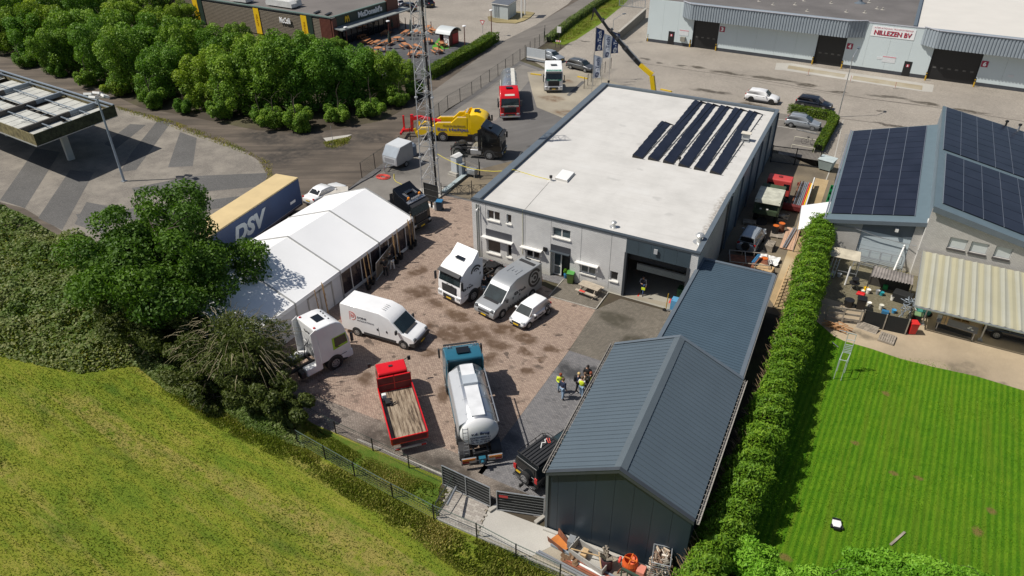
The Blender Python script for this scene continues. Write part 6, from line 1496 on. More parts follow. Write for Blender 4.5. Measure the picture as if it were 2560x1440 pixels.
def chassis(t,L,axles,r=.52,tanks=True,W=2.5,fifth=True,m=None,tankm=None,fender=True,tankx=-2.9,start=-.6,drive=True):
    m=m or M_chas
    q=MB()
    for s in(-1,1):q.box(-L,s*.42-.05,.78,start,s*.42+.05,1.02)
    for x in np.arange(-L+.1,start,1.1):q.box(x-.06,-.4,.8,x+.06,.4,1.0)
    q.build('chassis_frame',m,t)
    wheel(t,-1.42,W/2-.12,r,.32);wheel(t,-1.42,-W/2+.12,r,.32)
    for x in axles:
        q=MB();q.cyl((x,-W/2+.3,r),(x,W/2-.3,r),.11,n=8);q.build('axle',m,t)
        for s in(1,-1):
            wheel(t,x,s*(W/2-.26),r,.56)
            if fender:
                q=MB();vs=[];fs=[]
                for i in range(9):
                    a=PI*(.08+.84*i/8)
                    for y in(W/2-.60,W/2):vs.append((x+(r+.12)*math.cos(a),s*y,r+(r+.12)*math.sin(a)))
                for i in range(8):fs.append((2*i,2*i+1,2*i+3,2*i+2))
                q.add(vs,fs);o=q.build('fender',M_plast,t);sm=o.modifiers.new('s','SOLIDIFY');sm.thickness=.03
    if tanks:
        for s in(1,-1):
            q=MB();q.box(tankx-.75,s*.62 if s>0 else-1.22,.48,tankx+.55,1.22 if s>0 else-.62,1.08);q.build('fuel_tank',tankm or M_alu,t,bevel=.10,seg=3)
            q=MB();q.box(tankx-1.15,s*.62 if s>0 else-1.20,.5,tankx-.8,1.20 if s>0 else-.62,1.0);q.build('air_tank',m,t,bevel=.05)
    if fifth:
        x=axles[0];q=MB();q.lathe([(.46,1.12),(.50,1.16),(.50,1.22),(.42,1.24)],(x+.1,0,0),18);q.box(x-.6,-.42,1.02,x+.3,.42,1.12);q.build('fifth_wheel',M_blkp,t)
        q=MB();q.box(-L-.02,-W/2+.1,.72,-L+.06,W/2-.1,.86);q.build('rear_beam',m,t)
        for s in(1,-1):q=MB();q.box(-L-.05,s*.85-.2,.70,-L-.02,s*.85+.2,.86);q.build('tail_light',M_red,t)
M_tw=paint('white_truck_paint','ffffff',.80)
# white tractor with ring logo in the yard
X1=thing('truck_tractor','white truck tractor with large black ring logo, front beside the silver van','truck');cab(X1,M_tw,3.5,deflect=.75,bumperm=M_tw);chassis(X1,6.0,[-5.2])
X1.location=G(1183,750);X1.rotation_euler=(0,0,rad(-100))
def setpos(t,px,lx,ly,head,z=0):
    g=G(px[0],px[1],z);h=rad(head);c,s=math.cos(h),math.sin(h);t.location=(g.x-(c*lx-s*ly),g.y-(s*lx+c*ly),0);t.rotation_euler=(0,0,h)
setpos(X1,(1183,752),-1.42,1.2,-102)
ringlogo(X1,-1.85,1.235,2.55,.62,1);ringlogo(X1,-1.85,-1.235,2.55,.62,-1)
sprint(X1,'-Tech',-.98,1.262,1.55,.2,.85,1);q=MB();logo(q,frame(Vector((-.42,1.262,1.55)),(-1,0,0),(0,0,1)),.22,.2,.012);q.build('logo',M_print,X1)
text('-Tech',M_print,X1,(.08,.1,1.80),(0,1,0),(0,0,1),.2,.85,bold=.03)
# white new generation tractor, seen from behind its right side
X2=thing('truck_tractor','white truck tractor with lime green window band, half behind the willow','truck');cab(X2,M_tw,3.8,L=2.45,visor=False,flat=True);chassis(X2,6.1,[-5.3],tankm=M_tw)
XGH=73
setpos(X2,(840,921),-1.45,-1.2,XGH)
M_lime=mat('lime_green_trim',(.36,.62,.03),.45,var=0)
p=[(-.22,-1.254,1.68),(-1.42,-1.254,1.62),(-1.42,-1.254,2.62),(-.30,-1.254,2.62)];pl(X2,'lime_window_band',p,M_lime,.006,.004);pl(X2,'side_window_dark',[(-.26,-1.262,1.86),(-1.25,-1.262,1.80),(-1.25,-1.262,2.55),(-.36,-1.262,2.55)],M_side,.012)
text('DAF',M_print,X2,(-2.475,0,3.15),(0,-1,0),(0,0,1),.22,.72,bold=.03)
q=MB();q.box(-2.475,-.8,2.2,-2.455,.8,2.95);q.box(-2.475,-.9,1.2,-2.455,.9,2.1);q.build('rear_panel',mat('off_white_panel',(.6,.6,.6),.5),X2)
for s in(-.9,.9):q=MB();q.lathe([(.09,0),(.08,.08),(.03,.1)],(-2.35,s,3.80),10);q.build('beacon',M_red,X2)
for y in(-.5,-.1,.3,.6):q=MB();q.lathe([(.06,0),(.05,.1)],(-1.0 if y<0 else-.9,y,3.70),8);q.build('roof_lamp',M_chas,X2)
q=MB();q.tube([(-2.9,.3,1.0),(-2.75,.2,2.0),(-2.55,.1,2.2)],.03,6);q.build('air_hose',M_blk,X2)
# black tractors
M_tb=paint('black_truck_paint','101114',.9,.2,0)
X3=thing('truck_tractor','glossy black truck tractor with orange beacons beside the marquee end','truck');cab(X3,M_tb,3.55,deflect=.55);chassis(X3,6.0,[-5.2]);setpos(X3,(1058,569),.1,.0,-9,.3)
text('Theo Spierings BV',mat('silver_print',(.5,.5,.5),.4,var=0),X3,(-.0,0,1.80),(0,1,0),(0,0,1),.13,1.5)
for y in(-.72,.72):
    q=MB();q.lathe([(.12,0),(.12,.16),(.08,.2)],(-.75,y,3.28),10);q.build('beacon',M_amb,X3)
    q=MB();
    for d_ in(-.07,.07):q.bar((-.95,y*.82+d_,3.42),(-1.55,y*.82+d_,3.58),.05)
    q.build('air_horn',M_alu,X3)
q=MB();q.bar((-.62,-.9,3.22),(-.62,.9,3.22),.05);[q.cbox((-.58,-.45+.3*i,3.28),(.12,.2,.12))for i in range(4)];q.build('lamp_bar',M_alu,X3)
q=MB();q.prof([(-.42,2.98),(-.40,3.04),(-.66,3.17),(-.68,3.11)],1.15);q.build('roof_light_strip',M_alu,X3)
X4=thing('truck_tractor','black truck tractor with silver tanks in front of the yellow recovery truck','truck');cab(X4,M_tb,3.5,deflect=.45);chassis(X4,6.0,[-5.2]);place(X4,(1226,399),(1142,392),-1.42,-5.2,-1.15)
q=MB()
for i in range(4):q.slab([(-2.6-i*.35,-.6,1.12),(-2.3-i*.35,-.6,1.12),(-2.3-i*.35,.6,1.12),(-2.6-i*.35,.6,1.12)],.03)
q.build('catwalk',M_alu,X4)
q=MB();q.tube([(-2.45,.1,1.1),(-2.7,.0,2.4),(-2.6,.2,1.4),(-2.6,-.2,2.6)],.03,5);q.build('air_hose',mat('pale_green_hose',(.3,.4,.3),.5),X4)
# white and green tractor, front to the camera
M_teal=mat('teal_green_lettering',(.05,.28,.20),.5,var=0)
X5=thing('truck_tractor','white truck tractor with green name bands on the tan concrete','truck');cab(X5,M_tw,3.5,deflect=.45,gril=None);chassis(X5,6.0,[-5.2])
f5=(G(1360,232)+G(1408,232))/2;setpos(X5,(1384,233),.08,0,-62)
q=MB();q.prof([(-.42,2.93),(-.40,2.97),(-.60,3.13),(-.66,3.09)],1.05);q.build('name_band',M_teal,X5);q=MB();q.box(-.05,-1.05,1.74,.03,1.05,1.90);q.build('name_band',M_teal,X5)
text('DORRESTIJN',M_swhite,X5,(-.50,0,3.07),(0,1,0),(-.5,0,1),.14,1.7,bold=.02);text('TRANSPORT',M_swhite,X5,(.035,0,1.82),(0,1,0),(0,0,1),.11,1.2,bold=.02)
# red truck with tank trailer
M_tr=paint('red_truck_paint','d01018',.95);M_tank=mat('polished_tank_steel',(.62,.63,.64),.28,.85,var=.06,scale=.8)
X6=thing('truck_tractor','red and white truck tractor with chrome bumper pulling a steel tank','truck');cab(X6,M_tr,3.7,deflect=.1,bumperm=M_tr,visor=False);chassis(X6,6.0,[-5.2])
f6=(G(1250,302)+G(1300,299))/2;H6=-57
setpos(X6,(1276,301),.08,0,H6)
q=MB();q.box(-2.3,-1.262,1.0,-1.35,1.262,2.5);q.build('cream_side_panel',mat('cream_truck_paint',(.62,.58,.5),.4),X6)
q=MB();q.box(-.05,-1.1,1.72,.02,1.1,1.90);q.build('front_stripe',MATS['cream_truck_paint'],X6);text('Transport',M_sred,X6,(.03,.1,1.81),(0,1,0),(0,0,1),.12,.8,bold=.02)
q=MB();q.prof([(.12,.38),(.16,.5),(.12,.62),(.0,.6)],1.27);q.build('chrome_bumper',M_alu,X6,bevel=.02)
q=MB();q.prof([(-.48,3.0),(-.46,3.04),(-.66,3.2),(-.70,3.16)],.62);q.build('name_board',MATS['cream_truck_paint'],X6)
def tank_body(t,x0,x1,z,R,m,ry=1.0,bands=5,n=28):
    q=MB();prof=[(R*.3,-.30),(R*.7,-.22),(R*.93,-.08),(R,0),(R,(x0-x1)),(R*.93,(x0-x1)+.08),(R*.7,(x0-x1)+.22),(R*.3,(x0-x1)+.30)]
    vs=[];fs=[]
    for(r,s)in prof:
        for i in range(n):a=2*PI*i/n;vs.append((x0-s,r*ry*math.cos(a),z+r*math.sin(a)))
    for j in range(len(prof)-1):
        for i in range(n):fs.append((j*n+i,j*n+(i+1)%n,(j+1)*n+(i+1)%n,(j+1)*n+i))
    fs+=[list(range(n)),[(len(prof)-1)*n+i for i in range(n)]]
    q.add(vs,fs);o=q.build('tank',m,t,smooth=True)
    for k in range(bands):
        x=x0-(x0-x1)*(k+.5)/bands;q=MB();vs=[];fs=[]
        for i in range(n):
            a=2*PI*i/n
            for xx in(x-.04,x+.04):vs.append((xx,(R+.012)*ry*math.cos(a),z+(R+.012)*math.sin(a)))
        for i in range(n):fs.append((2*i,2*i+1,(2*i+3)%(2*n),(2*i+2)%(2*n)))
        q.add(vs,fs);q.build('tank_band',M_steel,t)
    return o
X7=thing('tank_semitrailer','polished steel tank semitrailer behind the red truck','tank trailer');X7.location=X6.location;X7.rotation_euler=(0,0,rad(H6-4))
tank_body(X7,-3.2,-11.3,2.35,1.12,M_tank,1.02,6)
q=MB();q.box(-11.2,-.55,3.44,-3.4,-.05,3.50)if False else q.box(-11.0,.25,3.42,-3.5,.75,3.50);q.build('walkway',mat('cream_walkway',(.6,.58,.52),.5),X7)
q=MB();q.box(-11.4,-1.2,1.2,-3.2,-1.1,1.75);q.box(-11.4,1.1,1.2,-3.2,1.2,1.75);q.build('side_skirt',MATS['cream_walkway'],X7)
for x in(-4.6,-7.2,-9.6):q=MB();q.lathe([(.34,3.42),(.34,3.52),(.2,3.58),(.2,3.66)],(x,-.1,0),14);q.build('manhole',M_tank,X7)
q=MB();q.box(-11.4,-.45,.85,-3.4,.45,1.15);q.build('chassis_frame',M_chas,X7)
for x in(-8.3,-9.6,-10.9):
    for s in(1,-1):wheel(X7,x,s*1.03,.5,.38);q=MB();q.box(x-.6,s*1.05-.2,1.04,x+.6,s*1.05+.2,1.10);q.build('fender',M_plast,X7)
# yellow recovery truck
M_ty=paint('recovery_yellow','ffd200',.95)
X8=thing('recovery_truck','yellow heavy recovery truck with stepped body and red towing arm','recovery truck');cab(X8,M_ty,3.45,deflect=-.1,bumperm=M_ty,visor=False)
chassis(X8,8.6,[-5.6],fifth=False,tanks=False,fender=False);wheel(X8,-7.0,1.03,.52,.56);wheel(X8,-7.0,-1.03,.52,.56)
stepp=[(-2.6,.75),(-2.6,3.05),(-3.8,3.0),(-4.5,2.35),(-6.2,2.3),(-7.0,1.75),(-8.2,1.65),(-8.9,1.0),(-8.9,.75)]
for s in(1,-1):
    q=MB();n=len(stepp);vs=[(x,s*.80,z)for x,z in stepp]+[(x,s*1.25,z)for x,z in stepp];q.add(vs,[list(range(n)),list(range(n,2*n))[::-1]]+[(i,(i+1)%n,n+(i+1)%n,n+i)for i in range(n)]);q.build('side_body',M_ty,X8,bevel=.03)
    q=MB();
    for(a,za,b,zb_)in((-4.6,2.36,-6.15,2.31),(-7.1,1.76,-8.15,1.66),(-2.7,3.06,-3.75,3.01)):q.slab([(a,s*.9,za+.01),(b,s*.9,zb_+.01),(b,s*1.2,zb_+.01),(a,s*1.2,za+.01)],.01,Vector((0,0,1)))
    q.build('tread_plate',mat('brown_grey_tread',(.42,.34,.25),.6),X8)
    for x in(-5.6,-7.0):q=MB();q.cyl((x,s*1.1,.60),(x,s*1.256,.60),.62,n=22);q.build('wheel_arch',M_chas,X8)
sprint(X8,'Autohulpdienst',-4.2,-1.262,1.98,.34,2.7,-1,mat('brown_grey_print',(.28,.2,.06),.5,var=0),.01);sprint(X8,'Ben Heiltjes',-4.35,-1.262,1.48,.5,3.7,-1,mat('royal_blue_print',(.03,.06,.35),.5,var=0),.008)
q=MB()
for i in range(14):q.add([(-3.3-i*.16,-1.258,.92),(-3.38-i*.16,-1.258,.92),(-3.34-i*.16,-1.258,1.02)],[(0,1,2)])
q.build('stripe_marks',M_redp,X8)
q=MB();q.bar((-2.7,-1.0,3.4),(-2.7,1.0,3.4),.3,.16);[q.bar((-2.7,s,3.4),(-3.3,s*.95,3.0),.1)for s in(-1,1)];q.build('beacon_bridge',M_ty,X8)
q=MB();q.bar((-2.7,-.8,3.52),(-2.7,.8,3.52),.22,.06);q.build('walk_plate',MATS['brown_grey_tread'],X8)
q=MB();q.box(-8.7,-.8,.9,-2.7,.8,1.3);q.build('winch_deck',M_chas,X8)
M_tow=paint('towing_red','d8141c',.9)
q=MB();q.cyl((-6.0,0,2.0),(-8.4,0,2.5),.28,.22,10);q.bar((-8.4,0,2.5),(-9.6,0,2.3),.4,.4);q.bar((-9.5,0,2.8),(-9.6,0,.7),.3,.35);q.build('towing_boom',M_tow,X8)
q=MB();q.bar((-9.6,0,.9),(-10.9,0,.7),.3,.3);q.bar((-10.8,-1.0,.7),(-10.8,1.0,.7),.22,.25);q.bar((-10.8,.95,.7),(-10.8,.95,2.3),.2,.25);q.build('underlift',M_tow,X8)
q=MB();[q.bar((-8.6,s*1.1,.35),(-9.0,s*1.15,1.5),.12,.3)for s in(1,-1)];q.build('rear_guard',M_ty,X8)
place(X8,(1176,354),(1113,361),-1.42,-5.6,-1.15)
X8.rotation_euler.z=rad(22);
g=G(1176,354);c,s=math.cos(rad(22)),math.sin(rad(22));X8.location=(g.x-(c*-1.42-s*-1.15)+.9,g.y-(s*-1.42+c*-1.15)+.2,0)
# red dropside truck
X9=thing('dropside_truck','small red dropside truck with worn plank bed, rear towards the camera','truck');M_r9=paint('dropside_red','d8121a',.92)
cab(X9,M_r9,2.52,W=2.1,L=1.75,flat=True,visor=False,hatch=False)if False else None
q=MB();q.prof([(0,.5),(0,1.25),(-.12,1.5),(-.45,2.2),(-.7,2.3),(-1.6,2.3),(-1.7,2.2),(-1.7,.5)],1.0,.05,1.4);q.build('cab',M_r9,X9,bevel=.08,seg=3)
pl(X9,'windscreen',[(-.12,-.85,1.5),(-.12,.85,1.5),(-.43,.80,2.12),(-.43,-.80,2.12)],M_wind,.03)
for s in(1,-1):
    p=[(-.3,s*1.0,1.5),(-1.25,s*1.0,1.45),(-1.25,s*.97,2.08),(-.5,s*.97,2.08)];pl(X9,'side_window',p[::-1]if s>0 else p,M_side,.015)
    q=MB();q.bar((-.2,s*1.0,1.9),(-.1,s*1.35,2.0),.04);q.cbox((-.1,s*1.35,1.9),(.1,.2,.32));q.build('mirror',M_plast,X9)
    wheel(X9,-.95,s*.88,.38,.22);wheel(X9,-4.6,s*.80,.38,.4)
q=MB();q.cbox((-1.1,.05,2.33),(.16,.25,.06));q.build('roof_vent',M_plast,X9)
q=MB();q.box(-6.6,-.4,.62,-1.0,.4,.80);q.build('chassis_frame',M_chas,X9)
bz,bl0,bl1,bw=.98,-1.95,-6.85,1.12
M_plank=None
t_=NT('weathered_plank_wood');w_=t_.noise(1.2,6,.75,src=t_.mp(sc=(.55,5,1),rot=(0,0,rad(136))));t_.color(t_.ramp(w_,[(.38,(.035,.022,.015)),(.47,(.20,.15,.10)),(.6,(.36,.29,.21)),(.75,(.44,.37,.28))]));t_.rough(.85);M_plank=t_.m
M_wood=mat('weathered_pale_wood',(.36,.28,.19),.8,var=.25,scale=3);M_woodg=mat('grey_pallet_wood',(.29,.25,.20),.85,var=.3,scale=3);M_woodn=mat('fresh_pallet_wood',(.52,.36,.19),.8,var=.2,scale=3)
for i in range(9):q=MB();q.box(bl1+.04,-bw+.04+i*.245,bz-.03,bl0-.04,-bw+.04+i*.245+.232,bz+RNG.uniform(0,.012));q.build('bed_plank',M_plank,X9)
q=MB();q.box(bl1,-bw,bz-.12,bl0,bw,bz-.031);q.build('bed_frame',M_r9,X9)
M_rb=mat('rusty_dark_red_board',(.16,.02,.02),.7,var=.3,scale=2)
for s in(1,-1):
    q=MB();q.box(bl1,s*bw-.03,bz-.02,bl0,s*bw+.03,bz+.42);q.build('side_board',M_r9,X9)
    q=MB();q.box(bl1+.06,s*(bw-.045)-.008,bz+.02,bl0-.06,s*(bw-.045)+.008,bz+.38);q.build('inner_board',M_blkp if s>0 else M_rb,X9)
q=MB();q.box(bl1-.03,-bw,bz-.1,bl1+.03,bw,bz+.42);q.build('tailboard',M_r9,X9);q=MB();q.box(bl1-.04,-bw+.08,bz,bl1-.031,bw-.08,bz+.34);q.build('tailboard_panel',M_rb,X9)
q=MB();q.box(bl0,-bw,bz,bl0+.05,bw,bz+1.15);q.build('headboard',M_rb,X9);q=MB();[q.box(bl0-.02,-bw,bz+z,bl0+.07,bw,bz+z+.05)for z in(0,.55,1.12)];[q.box(bl0-.02,y,bz,bl0+.07,y+.05,bz+1.17)for y in(-bw,-.02,bw-.05)];q.build('headboard_frame',M_r9,X9)
q=MB();q.box(bl1-.1,-1.0,.45,bl1-.02,1.0,.60);q.build('rear_bumper',M_steel,X9)
for s in(1,-1):q=MB();q.box(bl1-.12,s*.8-.15,.46,bl1-.101,s*.8+.15,.58);q.build('tail_light',M_red,X9)
q=MB();q.cbox((-2.75,.85,bz+.25),(.25,.3,.5));q.build('white_canister',M_white,X9,bevel=.04);q=MB();q.cbox((-3.2,.7,bz+.15),(.5,.3,.25));q.cyl((-3.5,.6,bz+.12),(-3.3,.2,bz+.12),.05,n=6);q.build('tow_gear',M_blk,X9)
g0=(G(987,1098,1.4)+G(1060,1078,1.4))/2;H9=rad(136);X9.rotation_euler=(0,0,H9);X9.location=(g0.x-math.cos(H9)*bl1,g0.y-math.sin(H9)*bl1,0)
# teal tanker truck
M_teal_t=mat('teal_blue_truck_paint',(.022,.12,.18),.3,var=.06,coat=.5);M_teald=mat('dark_teal_paint',(.012,.045,.06),.3,var=.05,coat=.4)
XT=thing('tanker_truck','teal blue tanker truck with white tank end, rear towards the camera','tanker truck');cab(XT,M_teal_t,3.35,deflect=-.08,L=2.2);chassis(XT,8.5,[-6.4,-7.75],fifth=False,tanks=False,fender=True)
q=MB();q.box(-2.24,-1.2,1.0,-2.21,1.2,3.05);q.build('cab_rear',M_teald,XT)
tank_body(XT,-2.75,-7.9,2.20,1.05,M_tank,1.10,4,32)
q=MB();n=32;vs=[];fs=[]
for(r,s)in((1.06,0),(1.03,.06),(.9,.20),(.6,.33),(.25,.38)):
    for i in range(n):a=2*PI*i/n;vs.append((-7.92-s,1.10*r*math.cos(a),2.20+r*math.sin(a)))
for j in range(4):
    for i in range(n):fs.append((j*n+i,j*n+(i+1)%n,(j+1)*n+(i+1)%n,(j+1)*n+i))
fs.append([4*n+i for i in range(n)]);q.add(vs,fs);q.build('tank_end',M_cw,XT,smooth=True)
q=MB();fm=frame(Vector((-8.04,0,2.20)),(0,-1,0),(0,0,1));q.arc((0,0),.955,.985,-15,195,30,.012,fm,sy=.93);q.build('red_line',M_redp,XT)
dB=mat('dark_blue_lettering',(.02,.04,.10),.5,var=0)
for s_,z,h,w in(('v.d. Brug',2.38,.26,1.10),('TANKTRANSPORT B.V.',2.10,.11,1.25),('PUTTEN - HOLLAND',1.92,.11,1.15),('TEL. +31 341 358156',1.74,.11,1.15)):text(s_,dB,XT,(-8.33,0,z),(0,-1,0),(0,0,1),h,w,bold=.04 if h>.2 else .02,depth=.02)
q=MB();q.box(-7.7,-.42,3.22,-5.0,.42,3.30);q.box(-4.0,-.42,3.22,-2.9,.42,3.30);q.build('top_walkway',mat('ribbed_white_deck',(.66,.67,.68),.45),XT)
q=MB();q.prof([(-4.05,3.2),(-4.95,3.2),(-4.9,3.42),(-4.1,3.42)],.46);q.build('manhole_box',mat('frosted_cover',(.42,.46,.50),.3),XT)
q=MB();q.slab([(-2.9,.55,3.08),(-7.8,.55,3.08),(-7.8,1.1,2.75),(-2.9,1.1,2.75)],.05);q.slab([(-2.9,1.12,2.74),(-7.8,1.12,2.74),(-7.8,1.2,1.9),(-2.9,1.2,1.9)],.05);q.build('side_cover',mat('satin_steel_cover',(.60,.61,.62),.4,.5,var=.04),XT)
q=MB();q.tube([(-2.9,-1.18,2.75),(-7.9,-1.18,2.75)],.04,6);[q.bar((x,-1.18,2.75),(x,-1.0,2.4),.04)for x in(-3,-4.6,-6.2,-7.8)];q.build('handrail',M_alu,XT)
q=MB();[q.cbox((x,-.75,3.0),(.25,.06,.06))for x in(-3.6,-5.6)];q.build('hose_clip',M_alu,XT)
q=MB();q.box(-6.0,.95,.85,-2.6,1.22,1.25);q.build('side_chassis',M_teal_t,XT)
q=MB();[q.bar((-8.35,y,.8),(-8.1 if False else-8.32,y,3.0),.04)for y in(.72,1.02)];[q.bar((-8.33,.72,.95+i*.28),(-8.33,1.02,.95+i*.28),.03)for i in range(8)];q.build('ladder',M_alu,XT)
q=MB();q.box(-8.75,-1.22,.55,-8.65,-.35,.92);q.box(-8.75,.35,.55,-8.65,1.22,.92);q.build('light_panel',M_steel,XT);q=MB();q.box(-8.75,-1.25,.45,-8.6,1.25,.55);q.build('rear_bumper',M_plast,XT)
for s in(1,-1):q=MB();q.box(-8.77,s*.8-.38,.74,-8.752,s*.8+.38,.90);q.build('amber_marker',M_amb,XT);q=MB();q.box(-8.775,s*.98-.2,.60,-8.757,s*.98+.2,.72);q.build('tail_light',M_red,XT)
q=MB();q.cbox((-8.75,0,.72),(.25,.4,.35));q.cyl((-8.85,0,.72),(-9.05,0,.72),.1,n=10);q.build('coupling',M_teal_t,XT)
for y in(-.85,.85):
    q=MB();[q.cyl((-.55,y+d_,3.1),(-.95,y+d_,3.32),.035,.05,8)for d_ in(-.1,.08)];q.build('air_horn',M_alu,XT)
gt0=(G(1158,1163,.5)+G(1254,1147,.5))/2;HT=rad(129.5);XT.rotation_euler=(0,0,HT);XT.location=(gt0.x-math.cos(HT)*-8.75,gt0.y-math.sin(HT)*-8.75,0)
# black off-road car
X10=thing('off_road_car','black off-road car with slatted roof rack and spare wheel beside the dark shed','off-road car');M_lr=mat('black_off_road_paint',(.012,.014,.015),.25,var=0,coat=.4);hw=.92
q=MB();q.prof([(0,.5),(0,.95),(-.12,1.08),(-1.35,1.14),(-4.45,1.14),(-4.45,.5)],hw);q.build('body',M_lr,X10,bevel=.06);q=MB();q.prof([(-1.35,1.141),(-1.85,1.80),(-2.4,1.86),(-2.6,1.93),(-4.40,1.93),(-4.45,1.141)],hw,.13,1.14);q.build('roof',M_lr,X10,bevel=.06)
q=MB();q.slab([(-.15,-.78,1.10),(-1.28,-.82,1.17),(-1.28,.82,1.17),(-.15,.78,1.10)],.02,Vector((0,0,1)));q.build('bonnet',mat('dark_blue_grey_bonnet',(.03,.05,.058),.3),X10)
pl(X10,'windscreen',[(-1.38,-.82,1.18),(-1.38,.82,1.18),(-1.82,.78,1.76),(-1.82,-.78,1.76)],M_wind,.03);pl(X10,'rear_window',[(-4.45,.7,1.25),(-4.45,-.7,1.25),(-4.42,-.66,1.78),(-4.42,.66,1.78)],M_side,.02)
for s in(1,-1):
    for a,b in((-1.75,-2.75),(-2.85,-3.6),(-3.7,-4.3)):
        p=[(a,s*hw,1.2),(b,s*hw,1.2),(b,s*hw*.92,1.76),(a-.1,s*hw*.92,1.76)];pl(X10,'side_window',p[::-1]if s>0 else p,M_side,.01)
    q=MB();q.box(-4.50,s*.84-.1,.95,-4.44,s*.84+.1,1.32);q.build('tail_light',M_red,X10);q=MB();q.cbox((-1.7,s*1.03,1.3),(.12,.2,.18));q.build('door_mirror',M_plast,X10)
    for x in(-.85,-3.4):q=MB();q.cyl((x,s*.78,.42),(x,s*.935,.42),.46,n=20);q.build('wheel_arch',M_blk,X10);wheel(X10,x,s*.86,.38,.25)
q=MB();q.cyl((-4.48,-.12,.98),(-4.70,-.12,.98),.38,n=22);q.build('spare_wheel',M_tyre,X10);q=MB();q.cyl((-4.70,-.12,.98),(-4.73,-.12,.98),.24,n=18)
q.build('spare_rim',M_rim,X10);q=MB();[q.cyl((-4.73,-.12+.15*math.cos(2*PI*i/5),.98+.15*math.sin(2*PI*i/5)),(-4.74,-.12+.15*math.cos(2*PI*i/5),.98+.15*math.sin(2*PI*i/5)),.05,n=6)for i in range(5)];q.build('rim_hole',M_blkp,X10)
q=MB();q.box(-4.47,.38,.78,-4.455,.78,.92);q.build('number_plate',M_plate,X10);q=MB();q.box(-4.62,-.9,.48,-4.46,.9,.62);q.build('rear_bumper',M_plast,X10,bevel=.03)
q=MB();q.cbox((-4.8,0,.42),(.3,.12,.12));q.cyl((-4.9,0,.45),(-4.9,0,.6),.05,n=8);q.build('tow_ball',M_blkp,X10);q=MB();[q.box(-4.60,s*.6-.12,.5,-4.625,s*.6+.12,.56)for s in(1,-1)];q.build('bumper_step',M_alu,X10)
for i in range(7):q=MB();q.box(-4.25,-.72+i*.215,2.06,-2.1,-.72+i*.215+.14,2.09);q.build('rack_slat',mat('black_rack_slat',(.03,.03,.031),.5),X10)
q=MB()
for s in(1,-1):q.tube([(-4.3,s*.80,2.2),(-2.3,s*.80,2.2),(-2.0,s*.6,2.2)],.022,6);[q.bar((x,s*.78,1.95),(x,s*.80,2.2),.03)for x in(-4.2,-3.5,-2.8,-2.2)]
q.tube([(-2.0,-.6,2.2),(-2.0,.6,2.2)],.022,6);q.tube([(-4.3,-.8,2.2),(-4.3,.8,2.2)],.022,6);[q.bar((x,-.8,2.04),(x,.8,2.04),.03)for x in(-4.2,-3.5,-2.8,-2.2)];q.build('rack_frame',M_blkp,X10)
q=MB();q.tube([(-3.1,.1,2.11),(-2.75,.35,2.11),(-2.6,.2,2.12),(-2.45,.4,2.11),(-2.3,.35,2.12)],.03,5);q.build('pale_rope',M_white,X10);q=MB();q.tube([(-2.3,.4,2.13),(-2.5,.05,2.13),(-2.4,0,2.13),(-2.2,.3,2.13)],.025,5);q.build('red_strap',M_redp,X10)
H10=rad(72);X10.rotation_euler=(0,0,H10);g0=(G(1290,1150,1.93)+G(1341,1165,1.93))/2;X10.location=(g0.x-math.cos(H10)*-4.40,g0.y-math.sin(H10)*-4.40,0)
# curtain sider trailer
XD=thing('curtainsider_trailer','long blue curtain side semitrailer with tan roof beside the marquee','trailer');M_navyc=mat('navy_curtain',(.022,.055,.145),.5,var=.15,scale=.4);M_tan=mat('tan_tarpaulin_roof',(.60,.46,.24),.65,var=.07,scale=.8)
tl=[G(690,430,4.0),G(745,443,4.0)];hd=Vector((-.075,-1,0)).normalized();hd=(G(548,574,4.0)-G(745,443,4.0));hd.z=0;hd.normalize()
LT=13.6;q=MB();q.box(-LT,-1.25,1.28,0,1.25,3.86);q.build('curtain_body',M_navyc,XD,bevel=.03);q=MB();q.box(-LT-.01,-1.27,3.862,.01,1.27,4.0);q.build('roof',M_tan,XD,bevel=.05)
q=MB();q.box(-LT,-1.24,1.10,0,1.24,1.27);q.build('floor_frame',mat('dark_violet_chassis',(.05,.04,.06),.6),XD);q=MB();q.box(-LT,-.5,.75,-.5,.5,1.09);q.build('chassis_frame',M_chas,XD)
q=MB();[q.box(-LT+.3,s*1.252-.004,1.33,-.1,s*1.252+.004,1.36)for s in(1,-1)];q.build('curtain_rail',M_steel,XD)
for x in(-9.6,-10.9,-12.2):
    for s in(1,-1):wheel(XD,x,s*1.0,.5,.4)
for x in(-6.0,-3.2):q=MB();q.box(x,1.0,.8,x+.5,1.26,1.08);q.build('yellow_box',mat('ochre_box',(.55,.38,.08),.6),XD)
q=MB();q.box(-12.6,1.256,1.9,-11.8,1.262,2.15);q.build('white_sign',M_swhite,XD)
M_dsv=mat('pale_lettering',(.55,.60,.62),.5,var=0)
text('DSV',M_dsv,XD,(-6.1,1.262,2.55),(-1,0,0),(0,0,1),1.55,4.6,bold=.05,shear=.3)
a_=G(745,443,4.0);XD.rotation_euler=(0,0,math.atan2(hd.y,hd.x));h=XD.rotation_euler.z
# rear left (+y local) top corner is at a_: front = +x local
c,s=math.cos(h),math.sin(h);XD.location=(a_.x-(c*-LT-s*1.25),a_.y-(s*-LT+c*1.25),0)
XC=thing('truck_tractor','dark blue tractor under the big tree coupled to the curtain side trailer','truck');cab(XC,M_navyc,3.5,deflect=.3);chassis(XC,6.0,[-5.2]);XC.rotation_euler=(0,0,h);XC.location=(XD.location.x+c*3.4,XD.location.y+s*3.4,0)
